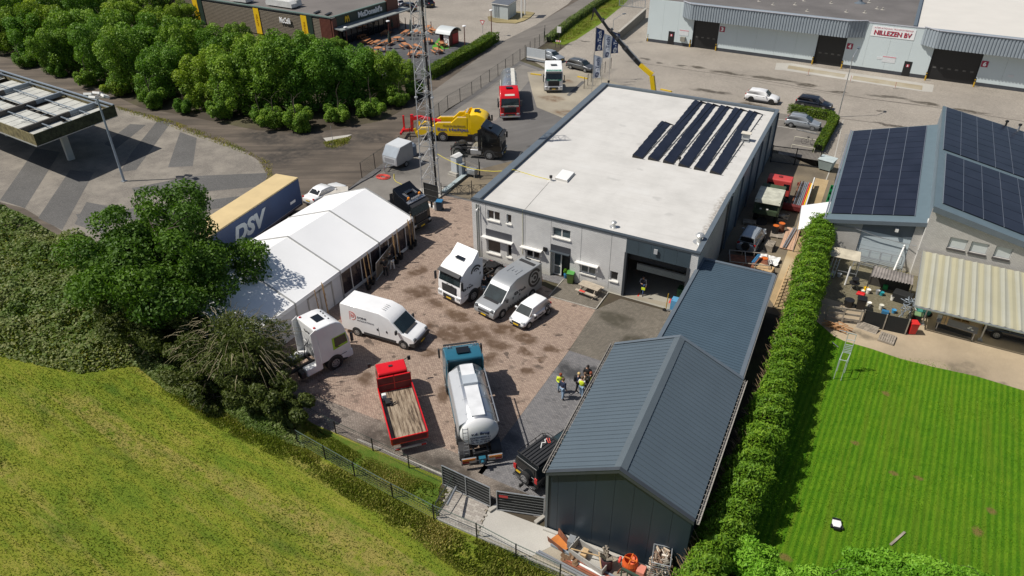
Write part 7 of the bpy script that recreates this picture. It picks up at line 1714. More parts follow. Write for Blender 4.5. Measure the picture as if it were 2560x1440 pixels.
# silver box trailer
XB=thing('box_trailer','silver grey single axle box trailer with sloping front beside the fence','trailer');M_bt=mat('silver_grey_trailer',(.33,.34,.36),.4,.3,var=.05);M_btl=mat('pale_trailer_panel',(.55,.57,.58),.4,var=.04)
q=MB();q.prof([(1.3,.55),(1.3,1.45),(.55,2.45),(-1.5,2.55),(-1.5,.55)],1.05);q.build('body',M_bt,XB,bevel=.02)
pl(XB,'roof',[(.52,-1.0,2.46),(.52,1.0,2.46),(-1.48,1.0,2.56),(-1.48,-1.0,2.56)],M_btl,.015);pl(XB,'front_slope',[(1.28,-.98,1.48),(1.28,.98,1.48),(.57,.98,2.42),(.57,-.98,2.42)],mat('grey_blue_panel',(.30,.34,.38),.3),.015)
pl(XB,'front_hatch',[(1.3,-.85,.72),(1.3,.85,.72),(1.3,.85,1.36),(1.3,-.85,1.36)],M_btl,.015);pl(XB,'hatch_panel',[(1.315,-.72,.80),(1.315,.72,.80),(1.315,.72,1.28),(1.315,-.72,1.28)],M_bt,.015)
q=MB();[q.bar((1.2,s*.4,.5),(2.2,0,.5),.08)for s in(1,-1)];q.cyl((2.2,0,.0),(2.2,0,.8),.04,n=6);q.build('drawbar',M_steel,XB)
for s in(1,-1):wheel(XB,-.2,s*1.0,.33,.2)
XB.location=(-46.6,60.4,0);XB.rotation_euler=(0,0,rad(-96))
# side yard vehicles
XR=thing('red_truck_cab','faded red truck cab with flat roof in the side yard','truck');M_fr=mat('faded_red_paint',(.50,.055,.05),.5,var=.12)
q=MB();q.prof([(0,.8),(0,1.7),(-.3,2.35),(-.5,2.45),(-1.7,2.45),(-1.8,2.3),(-1.8,.8)],1.15);q.build('cab',M_fr,XR,bevel=.06)
for y in(-.75,.75):pl(XR,'rear_window',[(-1.8,y+.28,1.5),(-1.8,y-.28,1.5),(-1.8,y-.28,2.1),(-1.8,y+.28,2.1)],M_side,.02)
q=MB();q.lathe([(.22,2.45),(.2,2.52)],(-1.0,0,0),14);q.build('roof_vent',M_rb,XR);q=MB();q.box(-3.6,-.45,.6,-1.7,.45,.85);q.build('chassis_frame',M_rb,XR)
for x in(-.8,-2.6):
    for s in(1,-1):wheel(XR,x,s*1.0,.48,.3)
XR.location=(-7.4,71.8,0);XR.rotation_euler=(0,0,rad(92))
q=MB();q.prof([(0,.1),(.5,0),(.75,.25),(.8,.7),(.7,.9),(.5,.5),(.1,.45)],1.2);tag(q.build('snow_plough',M_rb,loc=(-5.2,69.2,0),rz=rad(-90)),'dark red snow plough blade lying beside the red cab','snow plough')
XG=thing('military_truck','dark green army truck with pale canvas roof, rear towards the camera','truck');M_ag=mat('army_green',(.045,.07,.035),.7,var=.25)
q=MB();q.box(-2.9,-1.15,1.1,0,1.15,1.6);q.box(-2.9,-1.12,1.6,-2.8,-1.0,2.5);q.box(-2.9,1.0,1.6,-2.8,1.12,2.5);q.build('cargo_bed',M_ag,XG)
q=MB();q.prof([(.1,2.45),(.1,2.6),(-2.8,2.6),(-3.0,2.3),(-2.95,2.25),(-2.75,2.45)],1.15);q.build('canvas_roof',mat('pale_canvas',(.46,.46,.38),.8,var=.2,scale=2),XG)
q=MB();q.box(-2.96,-1.0,1.15,-2.92,1.0,1.55);q.build('tailboard',M_ag,XG);q=MB();[q.box(-2.93,y-.09,1.62,-2.85,y+.09,1.72)for y in(-.1,.5)];q.build('white_plate',M_white,XG)
q=MB();q.box(.2,-1.1,.9,1.7,1.1,2.3);q.build('cab',M_ag,XG,bevel=.08)
for x in(1.0,-1.8):
    for s in(1,-1):wheel(XG,x,s*.95,.5,.32,M_rimd)
XG.location=(-7.5,67.4,0);XG.rotation_euler=(0,0,rad(92))
XS=car('off_road_car','old silver off-road car with spare wheel in the side yard','off-road car',M_csil,4.2,1.78,1.78,2.5,.8,1.05,1.15,-1.2,-1.75,-4.0,-4.1,1.15,.37,rails=1);XS.rotation_euler=(0,0,rad(87));XS.location=(-7.5,62.3,0)
q=MB();q.cyl((-4.22,.0,.95),(-4.40,.0,.95),.35,n=20);q.build('spare_wheel',M_tyre,XS)
# ---- vegetation -----------------------------------------------------------------
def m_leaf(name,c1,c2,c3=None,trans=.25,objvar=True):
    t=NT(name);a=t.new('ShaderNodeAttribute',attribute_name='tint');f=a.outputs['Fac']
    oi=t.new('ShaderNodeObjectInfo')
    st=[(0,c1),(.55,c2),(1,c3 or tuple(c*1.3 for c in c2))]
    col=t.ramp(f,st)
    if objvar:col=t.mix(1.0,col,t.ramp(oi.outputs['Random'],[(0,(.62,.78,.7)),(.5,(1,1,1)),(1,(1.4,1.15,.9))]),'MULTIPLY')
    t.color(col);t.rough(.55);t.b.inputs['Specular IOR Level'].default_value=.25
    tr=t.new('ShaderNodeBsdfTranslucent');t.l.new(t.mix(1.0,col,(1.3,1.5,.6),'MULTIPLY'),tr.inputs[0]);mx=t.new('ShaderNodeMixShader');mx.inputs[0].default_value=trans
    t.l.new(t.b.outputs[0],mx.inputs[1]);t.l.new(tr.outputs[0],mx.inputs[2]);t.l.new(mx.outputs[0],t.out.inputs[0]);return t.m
M_leaf=m_leaf('woodland_leaves',(.045,.10,.014),(.11,.215,.022),(.24,.36,.04))
M_leafb=m_leaf('ash_tree_leaves',(.028,.065,.009),(.055,.12,.013),(.115,.21,.020),objvar=False)
M_leafw=m_leaf('olive_willow_leaves',(.035,.050,.012),(.07,.095,.02),(.13,.15,.04),objvar=False)
M_conif=m_leaf('conifer_foliage',(.040,.10,.008),(.12,.24,.016),(.24,.37,.026),objvar=False)
M_laurel=m_leaf('laurel_leaves',(.06,.17,.010),(.14,.33,.018),(.28,.50,.05),objvar=False)
M_bramb=m_leaf('bramble_leaves',(.045,.085,.016),(.11,.17,.032),(.24,.25,.10),objvar=False)
M_hedge=m_leaf('clipped_hedge_leaves',(.035,.075,.006),(.075,.135,.009),(.15,.20,.014),objvar=False)
M_blade=m_leaf('long_grass_blades',(.085,.14,.014),(.19,.225,.03),(.42,.35,.12),.2,objvar=False)
M_bark=mat('brown_grey_bark',(.085,.068,.05),.9,var=.3,scale=5);M_twig=mat('dry_brown_twigs',(.34,.23,.14),.9,var=.3,scale=5)
def leaf_mesh(name,P,N,size,aspect,tint,m,rng,droop=0.0):
    """rhombic leaf clumps at points P with normals N (numpy)"""
    n=len(P);r=rng.normal(size=(n,3));u=np.cross(N,r);u/=np.linalg.norm(u,axis=1)[:,None]+1e-9;v=np.cross(N,u)
    if droop:v[:,2]-=droop;v/=np.linalg.norm(v,axis=1)[:,None]
    s=size*rng.uniform(.6,1.3,n)[:,None]
    a=P-v*s*.5;b=P+u*s*aspect*.5+N*s*.10;c=P+v*s*.5;d=P-u*s*aspect*.5+N*s*.10
    co=np.stack([a,b,c,d],1).reshape(-1,3)
    me=bpy.data.meshes.new(name);me.vertices.add(4*n);me.vertices.foreach_set('co',co.ravel());me.loops.add(4*n);me.polygons.add(n)
    me.loops.foreach_set('vertex_index',np.arange(4*n,dtype=np.int32));me.polygons.foreach_set('loop_start',np.arange(0,4*n,4,dtype=np.int32))
    try:me.polygons.foreach_set('loop_total',np.full(n,4,dtype=np.int32))
    except Exception:pass
    at=me.attributes.new('tint','FLOAT','POINT');at.data.foreach_set('value',np.repeat(np.clip(tint,0,1),4).astype(np.float32))
    me.materials.append(m);me.update(calc_edges=True);return me
def blob_points(blobs,n,rng,thick=.28,cull=.62,upbias=.25):
    B=np.array(blobs);C=B[:,:3];R=B[:,3:6];w=(R.prod(1))**(2/3);k=rng.choice(len(B),int(n*2.2),p=w/w.sum())
    d=rng.normal(size=(len(k),3));d[:,2]+=upbias;d/=np.linalg.norm(d,axis=1)[:,None]
    rr=1-thick*rng.random(len(k))**1.6+rng.normal(0,.05,len(k))
    P=C[k]+d*R[k]*rr[:,None]
    keep=np.ones(len(k),bool)
    for j in range(len(B)):
        q=(((P-C[j])/R[j])**2).sum(1);keep&=~((q<cull**2)&(k!=j))
    P,d,k=P[keep][:n],d[keep][:n],k[keep][:n]
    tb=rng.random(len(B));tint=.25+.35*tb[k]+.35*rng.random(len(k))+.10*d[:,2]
    return P,d,tint
def crown_blobs(rx,ry,rz,zc,nb,rng,br=(.28,.46),rm=.80):
    out=[]
    for i in range(nb):
        d=rng.normal(size=3);d/=np.linalg.norm(d);r=rng.uniform(.35,rm)if i else 0;s=rng.uniform(*br)*(1 if i else 1.35)
        out.append((d[0]*r*rx,d[1]*r*ry,zc+d[2]*r*rz,s*rx,s*ry,s*rz*1.05))
    return out
def crown_mesh(name,rx,ry,rz,zc,nb,n,size,m,seed,aspect=.62,br=(.28,.46),jitter=.7,thick=.28,cull=.62,droop=0,rm=.80):
    rng=np.random.default_rng(seed);P,d,t=blob_points(crown_blobs(rx,ry,rz,zc,nb,rng,br,rm),n,rng,thick,cull)
    N=d+rng.normal(0,jitter,P.shape);N[:,2]+=.25;N/=np.linalg.norm(N,axis=1)[:,None]
    return leaf_mesh(name,P,N,size,aspect,t,m,rng,droop)
def trunk_mesh(h,r,seed,spread=1.5,nb=6,m=None,zs=.45):
    rng=random.Random(seed);q=MB();p=Vector((0,0,-.1));rr=r
    for i in range(5):
        nx=p+Vector((rng.uniform(-.15,.15),rng.uniform(-.15,.15),h/5));q.cyl(p,nx,rr,rr*.8,8,False);rr*=.8;p=nx
        if i>=1:
            for b in range(max(1,nb//4)):
                a=rng.uniform(0,2*PI);e=p+Vector((math.cos(a)*spread,math.sin(a)*spread,h*.28*rng.uniform(.5,1.1)));mid=p.lerp(e,.5)+Vector((0,0,.25));q.cyl(p,mid,rr*.6,rr*.4,6,False);q.cyl(mid,e,rr*.4,rr*.15,5,False)
    return q.mesh('trunk',m or M_bark)
# woodland trees: six shared crown variants
def wood_crown(seed,n=17000,top=7.8,R=3.3,zmid=3.4,nb=58):
    rng=np.random.default_rng(seed);B=[];a0=rng.uniform(0,6.28,3)
    for i in range(nb):
        z=rng.uniform(.5,top-.8);a=rng.uniform(0,2*PI);Rz=R*math.sqrt(max(.05,1-((z-zmid)/(top-zmid))**2))if z>zmid else R*(.86+.14*z/zmid)
        Rz*=1+.22*math.sin(2*a+a0[0])+.12*math.sin(5*a+a0[1]);r=Rz*rng.uniform(.35,1.0)**.6;s=rng.uniform(.55,1.15)*R/3.3
        B.append((r*math.cos(a),r*math.sin(a),z,s,s,s*rng.uniform(.9,1.3)))
    B.append((0,0,zmid,R*.72,R*.72,zmid*.95))
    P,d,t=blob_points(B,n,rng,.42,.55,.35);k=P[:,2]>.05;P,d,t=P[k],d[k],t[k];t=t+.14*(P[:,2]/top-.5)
    N=d+rng.normal(0,.75,P.shape);N[:,2]+=.3;N/=np.linalg.norm(N,axis=1)[:,None]
    return leaf_mesh('crown',P,N,.27,.6,t,M_leaf,rng)
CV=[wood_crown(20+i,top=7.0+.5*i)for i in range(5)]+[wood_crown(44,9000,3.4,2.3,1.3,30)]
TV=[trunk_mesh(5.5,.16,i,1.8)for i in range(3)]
SKX,SKY=[0,440,500,560,600,660,720,800,850,900,960,1000,1050],[-60,-60,50,62,55,95,75,92,105,112,122,132,175]
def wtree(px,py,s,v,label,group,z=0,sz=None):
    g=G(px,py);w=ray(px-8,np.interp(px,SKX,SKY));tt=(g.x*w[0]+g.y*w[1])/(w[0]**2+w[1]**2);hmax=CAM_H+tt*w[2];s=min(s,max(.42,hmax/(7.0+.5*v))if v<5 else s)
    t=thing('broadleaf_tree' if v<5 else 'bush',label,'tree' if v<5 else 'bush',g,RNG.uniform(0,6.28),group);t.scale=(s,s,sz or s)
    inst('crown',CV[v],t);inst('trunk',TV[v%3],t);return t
front=[(20,150,1.1),(95,172,1.05),(170,200,1.05),(262,216,1.0),(335,246,1.05),(430,262,1.1),(520,282,.95),(610,300,1.1),(700,300,1.25),(800,300,1.05),(890,280,1.05),(960,268,1.0),(1018,232,.85)]
for i,(px,py,s)in enumerate(front):wtree(px,py-22,s*RNG.uniform(.9,1.05),i%5,'green tree in the front row of the wood, %s from the left'%ordinal(i),'trees of the wood')
second=[(-60,120),(40,110),(130,140),(215,150),(300,165),(390,190),(480,205),(570,215),(650,220),(740,215),(830,205),(910,200),(985,190)]
for i,(px,py)in enumerate(second):wtree(px,py,RNG.uniform(.95,1.2),(i+2)%5,'green tree in the second row of the wood, %s from the left'%ordinal(i),'trees of the wood')
third=[(-40,70),(60,60),(150,85),(240,95),(330,110),(420,125),(510,135),(600,140),(690,145),(775,140),(850,142)]
for i,(px,py)in enumerate(third):wtree(px,py,RNG.uniform(.72,.88)*(.9 if px>500 else 1.25),(i+1)%5,'green tree in the third row of the wood, %s from the left'%ordinal(i),'trees of the wood')
fourth=[(-20,20),(80,15),(190,40),(290,45),(380,55),(470,75),(-90,40),(130,-30),(330,-10),(250,-10)]
for i,(px,py)in enumerate(sorted(fourth)):wtree(px,py,RNG.uniform(1.0,1.25),(i+3)%5,'tree at the very back of the wood, %s from the left'%ordinal(i),'trees of the wood')
bushes=[(60,178),(145,200),(225,225),(300,250),(385,275),(465,292),(560,305),(655,318),(690,330),(745,332),(850,315),(930,300),(1000,275),(1040,250)]
for i,(px,py)in enumerate(bushes):wtree(px,py-10,RNG.uniform(.55,.85),5,'low bush at the foot of the wood, %s from the left'%ordinal(i),'bushes at the wood edge')
# big ash tree and olive willow by the yard
def bigtree(name,label,g,rx,ry,rz,zc,nb,n,size,m,seed,th,tr,aspect=.5,droop=0,br=(.13,.25),cat='tree'):
    t=thing(name,label,cat,g);me=crown_mesh('crown',rx,ry,rz,zc,nb,n,size,m,seed,aspect,br,.75,.45,.5,droop,.95);inst('crown',me,t);inst('trunk',trunk_mesh(th,tr,seed,rx*.45,12),t);return t
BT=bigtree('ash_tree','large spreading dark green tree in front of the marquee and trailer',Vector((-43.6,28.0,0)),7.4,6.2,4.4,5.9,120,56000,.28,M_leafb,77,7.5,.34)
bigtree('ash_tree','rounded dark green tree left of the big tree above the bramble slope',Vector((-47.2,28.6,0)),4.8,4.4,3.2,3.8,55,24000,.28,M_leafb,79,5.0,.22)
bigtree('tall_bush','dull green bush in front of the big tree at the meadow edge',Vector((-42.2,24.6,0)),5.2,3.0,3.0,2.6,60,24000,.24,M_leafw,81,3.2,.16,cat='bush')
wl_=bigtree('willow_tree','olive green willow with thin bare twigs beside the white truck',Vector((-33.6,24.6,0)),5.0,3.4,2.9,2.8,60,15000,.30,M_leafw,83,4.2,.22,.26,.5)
q=MB();rr_=random.Random(5)
for i in range(170):
    a=rr_.uniform(0,2*PI);r=rr_.uniform(.3,.9);p=Vector((4.8*r*math.cos(a),3.4*r*math.sin(a),3.0+3.0*math.sqrt(max(0,1-r*r))*rr_.uniform(.4,1.0)));d=Vector((math.cos(a),math.sin(a),rr_.uniform(-.5,.5)))*rr_.uniform(.6,1.3);q.cyl(p,p+d*.5,.018,.014,3,False);q.cyl(p+d*.5,p+d+Vector((0,0,-.3)),.014,.006,3,False)
q.build('bare_twigs',mat('pale_bare_twigs',(.27,.23,.14),.9,var=.2),wl_)['kind']='stuff'
bigtree('tall_bush','dark green bush at the foot of the willow by the yard fence',Vector((-29.4,23.5,0)),2.8,1.9,1.9,1.7,26,13000,.22,M_leafw,85,2,.1,cat='bush')
bigtree('tall_bush','dark tangled bush below the willow in the meadow verge',Vector((-34.5,22.6,0)),4.4,1.9,2.0,1.5,34,16000,.22,M_leafw,86,2,.1,cat='bush')
# bramble slope: height field of leaves
rng=np.random.default_rng(5)
def inpoly(P,poly):
    x,y=P[:,0],P[:,1];c=np.zeros(len(P),bool);n=len(poly)
    for i in range(n):
        x1,y1=poly[i][0],poly[i][1];x2,y2=poly[(i+1)%n][0],poly[(i+1)%n][1]
        if y1==y2:continue
        k=((y1>y)!=(y2>y))&(x<(x2-x1)*(y-y1)/(y2-y1)+x1);c^=k
    return c
def vnoise(x,y,s,seed):
    r=np.random.default_rng(seed);T=r.random((64,64));xs,ys=x*s,y*s;xi,yi=np.floor(xs).astype(int),np.floor(ys).astype(int);fx,fy=xs-xi,ys-yi;fx=fx*fx*(3-2*fx);fy=fy*fy*(3-2*fy)
    g=lambda i,j:T[(xi+i)%64,(yi+j)%64]
    return(g(0,0)*(1-fx)+g(1,0)*fx)*(1-fy)+(g(0,1)*(1-fx)+g(1,1)*fx)*fy
def cover(name,poly,n,hmax,size,m,label,seed,kind='stuff',tintlow=0.0,cat='ground cover',hs=.35,parent=None,aspect=.7,edge=1.2):
    rg=np.random.default_rng(seed);pl_=np.array([(p[0],p[1])for p in poly]);mn,mx=pl_.min(0),pl_.max(0);P=rg.random((n*3,2))*(mx-mn)+mn;P=P[inpoly(P,pl_)][:n]
    # distance to the polygon edge fades the height
    dm=np.full(len(P),1e9)
    for a,b in zip(pl_,np.roll(pl_,-1,0)):
        d=b-a;t=np.clip(((P-a)@d)/(d@d),0,1);dm=np.minimum(dm,np.linalg.norm(P-(a+t[:,None]*d),axis=1))
    h=hmax*(.25+.5*vnoise(P[:,0]+500,P[:,1]+500,hs,seed)+.35*vnoise(P[:,0]+500,P[:,1]+500,hs*3,seed+1))*np.clip(dm/edge,.05,1)
    z=h*(1-.35*rg.random(len(P))**2);Pz=np.column_stack([P,z]);N=rg.normal(0,.55,Pz.shape);N[:,2]+=1;N/=np.linalg.norm(N,axis=1)[:,None]
    t=.15+.55*vnoise(P[:,0]+500,P[:,1]+500,.5,seed+2)+.4*rg.random(len(P))-tintlow
    me=leaf_mesh(name,Pz,N,size,aspect,t,m,rg);o=inst(name,me,parent)
    if parent is None:tag(o,label,cat,kind=kind)
    else:o['kind']=kind
    return o
slope=[tuple(G(*p))[:2]for p in((-320,540),(0,528),(60,542),(160,600),(330,640),(420,700),(420,930),(330,915),(200,935),(60,905),(0,890),(-250,905))]
cover('bramble_slope',slope,60000,2.6,.26,M_bramb,'tangled bramble and shrub slope between meadow and petrol forecourt',3)
cover('nettle_patch',[tuple(G(*p))[:2]for p in((330,905),(440,900),(560,960),(720,1040),(760,1120),(650,1090),(520,1020),(420,980))],12000,.8,.2,M_bramb,'dark weeds under the trees at the meadow edge',9)
# conifer hedge
HG=thing('conifer_hedge','tall green conifer hedge with brown twiggy side along the lawn','hedge')
rg=np.random.default_rng(12);P=[];N=[];Tn=[]
hx=lambda y:np.interp(y,[20,24.5,29,36,45,52,58,63],[-2.5,-2.2,-1.85,-1.75,-1.8,-2.1,-2.4,-2.5]);hw_=lambda y:.58+.5*vnoise(y+70,y*0+3,.55,21)+.3*vnoise(y+70,y*0+3,1.7,22)
hz=lambda y:np.interp(y,[20,26,30,45,63],[2.2,2.7,3.0,3.0,3.1])-.3+.6*vnoise(np.asarray(y)+70.,np.asarray(y)*0.+9,.5,23)+.5*vnoise(np.asarray(y)+70.,np.asarray(y)*0.+9,1.5,24)
n=80000;y=rg.uniform(20,62.8,n);a=rg.uniform(-.45,PI*1.02,n);wob=1+.16*np.sin(y*5+a*3)+.1*rg.normal(size=n)
xx=hx(y)+.22+hw_(y)*np.cos(a)*wob;zz=np.where(np.sin(a)>0,hz(y)-.9+.95*np.sin(a)*wob,(hz(y)-.9)*(1-rg.random(n)))
low=rg.random(n)<.4;zz=np.where(low&(np.cos(a)>.5),rg.uniform(.1,1,n)*hz(y),zz);keep=~((xx<hx(y)+.05)&(zz<hz(y)-.7)&(rg.random(n)<.9))
Pn=np.column_stack([xx,y,zz])[keep];Nn=np.column_stack([np.cos(a),.3*np.sin(y*5),np.abs(np.sin(a))+.3])[keep];Nn=Nn+rg.normal(0,.5,Nn.shape);Nn/=np.linalg.norm(Nn,axis=1)[:,None]
tt=.15+.4*vnoise(Pn[:,0]*3+300,Pn[:,1]+300,1.3,4)+.45*rg.random(len(Pn));inst('foliage',leaf_mesh('foliage',Pn,Nn,.24,.30,tt,M_conif,rg,.35),HG)
q=MB();r5=random.Random(3)
for i in range(1500):
    y=r5.uniform(21,62.5);x=float(hx(y))-.6+r5.uniform(-.55,.4);z=r5.uniform(.3,float(hz(y))-.35);q.cyl((x+.3,y,z-.2),(x-.15,y+r5.uniform(-.3,.3),z+r5.uniform(.1,.5)),.022,.008,3,False)
q.build('bare_twigs',M_twig,HG)['kind']='stuff'
q=MB()
for i in range(34):y=21+i*1.24;q.cyl((float(hx(y))+.35,y,0),(float(hx(y))+.3,y,float(hz(y))-.5),.07,.04,6)
q.build('trunks',M_bark,HG)
for(px,py,s,seed,lab)in((1755,1350,1.0,1,'bright green conifer bush at the lower end of the hedge by the shed corner'),(1735,1400,.8,2,'small conifer shoot beside the firewood cage')):
    t=thing('conifer_bush',lab,'bush',G(px,py));t.scale=(s,s,s);inst('foliage',crown_mesh('foliage',1.0,1.0,1.0,.9,12,5000,.25,M_conif,seed,.3,droop=.3),t);inst('trunk',trunk_mesh(1.2,.05,seed,.4),t)
for(px,py,lab)in((1770,1323,'small rusty orange dead conifer sprig at the hedge end'),(1975,958,'rusty orange dead sprig on the hedge side')):
    inst_=thing('dead_sprig',lab,'branch',G(px,py,1.8 if px<1900 else 2.6));inst('foliage',crown_mesh('foliage',.28,.28,.22,0,4,260,.16,m_leaf('rust_%d'%px,(.25,.08,.02),(.45,.15,.03),objvar=False),px,.35),inst_)
# laurels at the bottom edge
for(x,y,rx,ry,rz,zc,n,seed,lab)in((.1,25.0,1.9,1.6,1.4,1.5,15000,61,'glossy light green laurel bush at the lower end of the conifer hedge'),(5.4,27.6,1.9,1.4,1.2,1.3,15000,62,'tallest laurel bush at the bottom edge of the lawn'),(7.9,29.0,1.8,1.2,1.0,1.1,13000,63,'laurel bush right of the tallest one at the lawn edge'),(3.2,26.0,1.6,1.2,.9,.8,9000,64,'low laurel bush left of the tallest one'),(9.9,29.9,1.4,1.0,.7,.6,8000,65,'lowest laurel bush at the far right of the bottom edge')):
    t=thing('laurel_bush',lab,'bush',(x,y,0),0,'laurel bushes');inst('foliage',crown_mesh('foliage',rx,ry,rz,zc,26,n,.20,M_laurel,seed,.42,br=(.24,.38),jitter=.8),t);inst('trunk',trunk_mesh(1.6,.08,seed,1.0),t)
# clipped hedges
def boxhedge(label,pts,w,h,n,m,size=.16,seed=3,name='clipped_hedge'):
    t=thing(name,label,'hedge');rg=np.random.default_rng(seed);P=[];N=[]
    segs=[(Vector(a),Vector(b))for a,b in zip(pts[:-1],pts[1:])];Ls=[(b-a).length for a,b in segs]
    for(a,b),L in zip(segs,Ls):
        k=int(n*L/sum(Ls));d=(b-a).normalized();s=Vector((-d.y,d.x,0));u=rg.uniform(-w/2,L+w/2,k);f=rg.random(k);per=w+2*h
        p=f*per;side=np.where(p<h,-1,np.where(p>h+w,1,0));yy=np.where(side==0,p-h-w/2,side*w/2);zz=np.where(side==-1,p,np.where(side==1,p-h-w,h))
        wob=1+.12*vnoise(u+50,zz+50+yy,1.5,seed)+rg.normal(0,.05,k)
        P.append(np.column_stack([a.x+d.x*u+s.x*yy*wob,a.y+d.y*u+s.y*yy*wob,zz*wob]));nn=np.column_stack([s.x*side,s.y*side,(side==0)*1.0+.25]);N.append(nn)
        q=MB();q.bar(a+Vector((0,0,h/2-.05)),b+Vector((0,0,h/2-.05)),w*.7,h*.8);q.build('shade_core',mat('dark_hedge_core',(.012,.02,.006),.9,var=.2),t)  # solid box, coloured near-black for the shade inside the hedge
    P=np.concatenate(P);N=np.concatenate(N);N=N+rg.normal(0,.6,N.shape);N/=np.linalg.norm(N,axis=1)[:,None];tt=.2+.4*vnoise(P[:,0]+300,P[:,1]+300,1.2,seed)+.4*rg.random(len(P))
    inst('foliage',leaf_mesh('foliage',P,N,size,.7,tt,m,rg),t);return t
boxhedge('long clipped hedge between the restaurant terrace and the access road',gpoly([(1075,195),(1140,158),(1195,128),(1232,104)]),1.7,1.3,16000,M_hedge,.2)
boxhedge('L shaped clipped hedge round the parking bay with the silver hatchback',gpoly([(1978,282),(2074,300),(2083,310),(2044,380)]),.9,1.0,9000,M_hedge,.16)
boxhedge('ragged dark hedge along the wire fence of the green slope',gpoly([(1372,105),(1430,58),(1500,10),(1560,-30)]),1.1,1.0,9000,M_bramb,.22,8,'rough_hedge')
# long grass
def blades(name,poly,n,h,label,seed,m=None,tint=0.0,w=.05,clump=True):
    rg=np.random.default_rng(seed);pl_=np.array([(p[0],p[1])for p in poly]);mn,mx=pl_.min(0),pl_.max(0);P=rg.random((n*4,2))*(mx-mn)+mn;P=P[inpoly(P,pl_)]
    if clump:k=vnoise(P[:,0]+400,P[:,1]+400,1.1,seed+5);P=P[rg.random(len(P))<np.clip(k*1.6-.1,.08,1)]
    P=P[:n];n=len(P);a=rg.uniform(0,2*PI,n);dm=np.full(n,9.)
    for p0,p1 in zip(pl_,np.roll(pl_,-1,0)):d=p1-p0;tq=np.clip(((P-p0)@d)/(d@d),0,1);dm=np.minimum(dm,np.linalg.norm(P-(p0+tq[:,None]*d),axis=1))
    hh=np.clip(dm/.9+.15,0,1)*h*rg.uniform(.4,1.2,n)*(.5+vnoise(P[:,0]+400,P[:,1]+400,.7,seed));b=np.column_stack([np.cos(a)*w,np.sin(a)*w,np.zeros(n)]);base=np.column_stack([P,np.zeros(n)])
    tip=base+np.column_stack([rg.normal(0,.35,n)*hh+.15*hh,rg.normal(0,.35,n)*hh,hh])
    co=np.stack([base-b,base+b,tip],1).reshape(-1,3);me=bpy.data.meshes.new(name);me.vertices.add(3*n);me.vertices.foreach_set('co',co.ravel());me.loops.add(3*n);me.polygons.add(n)
    me.loops.foreach_set('vertex_index',np.arange(3*n,dtype=np.int32));me.polygons.foreach_set('loop_start',np.arange(0,3*n,3,dtype=np.int32))
    try:me.polygons.foreach_set('loop_total',np.full(n,3,dtype=np.int32))
    except Exception:pass
    t=.1+.55*vnoise(P[:,0]+400,P[:,1]+400,.45,seed+9)+.4*rg.random(n)+tint
    at=me.attributes.new('tint','FLOAT','POINT');at.data.foreach_set('value',np.repeat(np.clip(t,0,1),3).astype(np.float32));me.materials.append(m or M_blade);me.update(calc_edges=True)
    return tag(inst(name,me),label,'grass',kind='stuff')
W2=lambda*pp:[tuple(G(*p))[:2]for p in pp]
blades('long_grass',W2((440,930),(560,985),(750,1110),(890,1190),(1090,1300),(1200,1350),(1420,1450),(1250,1500),(1000,1330),(760,1180),(560,1080),(400,980)),30000,.18,'tall uncut grass along the outer wire fence',1,tint=.04,w=.07)
blades('meadow_grass',[(-62,5),(-10,5),(-9,21),(-17,21.5),(-30,22.5),(-38,22.5),(-60,29),(-75,29)],130000,.075,'short mown grass of the meadow',2,w=.035,clump=False,tint=-.12)
blades('grass_strip',W2((760,1045),(885,1125),(1100,1215),(1135,1225),(1095,1290),(980,1235),(880,1185),(750,1110)),14000,.16,'short bright grass strip between the two wire fences',3)
blades('road_edge_weeds',W2((285,262),(420,298),(560,345),(680,405),(690,470),(640,560),(655,470),(668,440),(640,395),(500,345),(400,308),(300,278)),9000,.35,'yellow weeds along the forecourt edge',4,tint=.25)
blades('road_edge_weeds',W2((805,355),(880,340),(870,360),(835,372),(815,368)),1200,.35,'tuft of weeds on the white hatched island',5)
blades('yard_edge_weeds',W2((1190,1345),(1340,1400),(1440,1440),(1450,1450),(1300,1420),(1180,1355)),2600,.4,'weeds at the edge of the concrete hardstanding',6)
blades('slope_grass',W2((1400,108),(1440,96),(1560,10),(1590,-25),(1540,-15),(1440,60),(1385,100)),10000,.18,'bright grass on the slope by the ramp',7,w=.06)
blades('lawn_grass',[(-.6,22),(14,22),(14.5,48),(8,49.5),(2.3,48),(-.4,50)],50000,.05,'short striped lawn grass',8,m=m_leaf('lawn_blades',(.07,.18,.005),(.12,.26,.009),(.2,.33,.018),objvar=False),w=.03,clump=False)
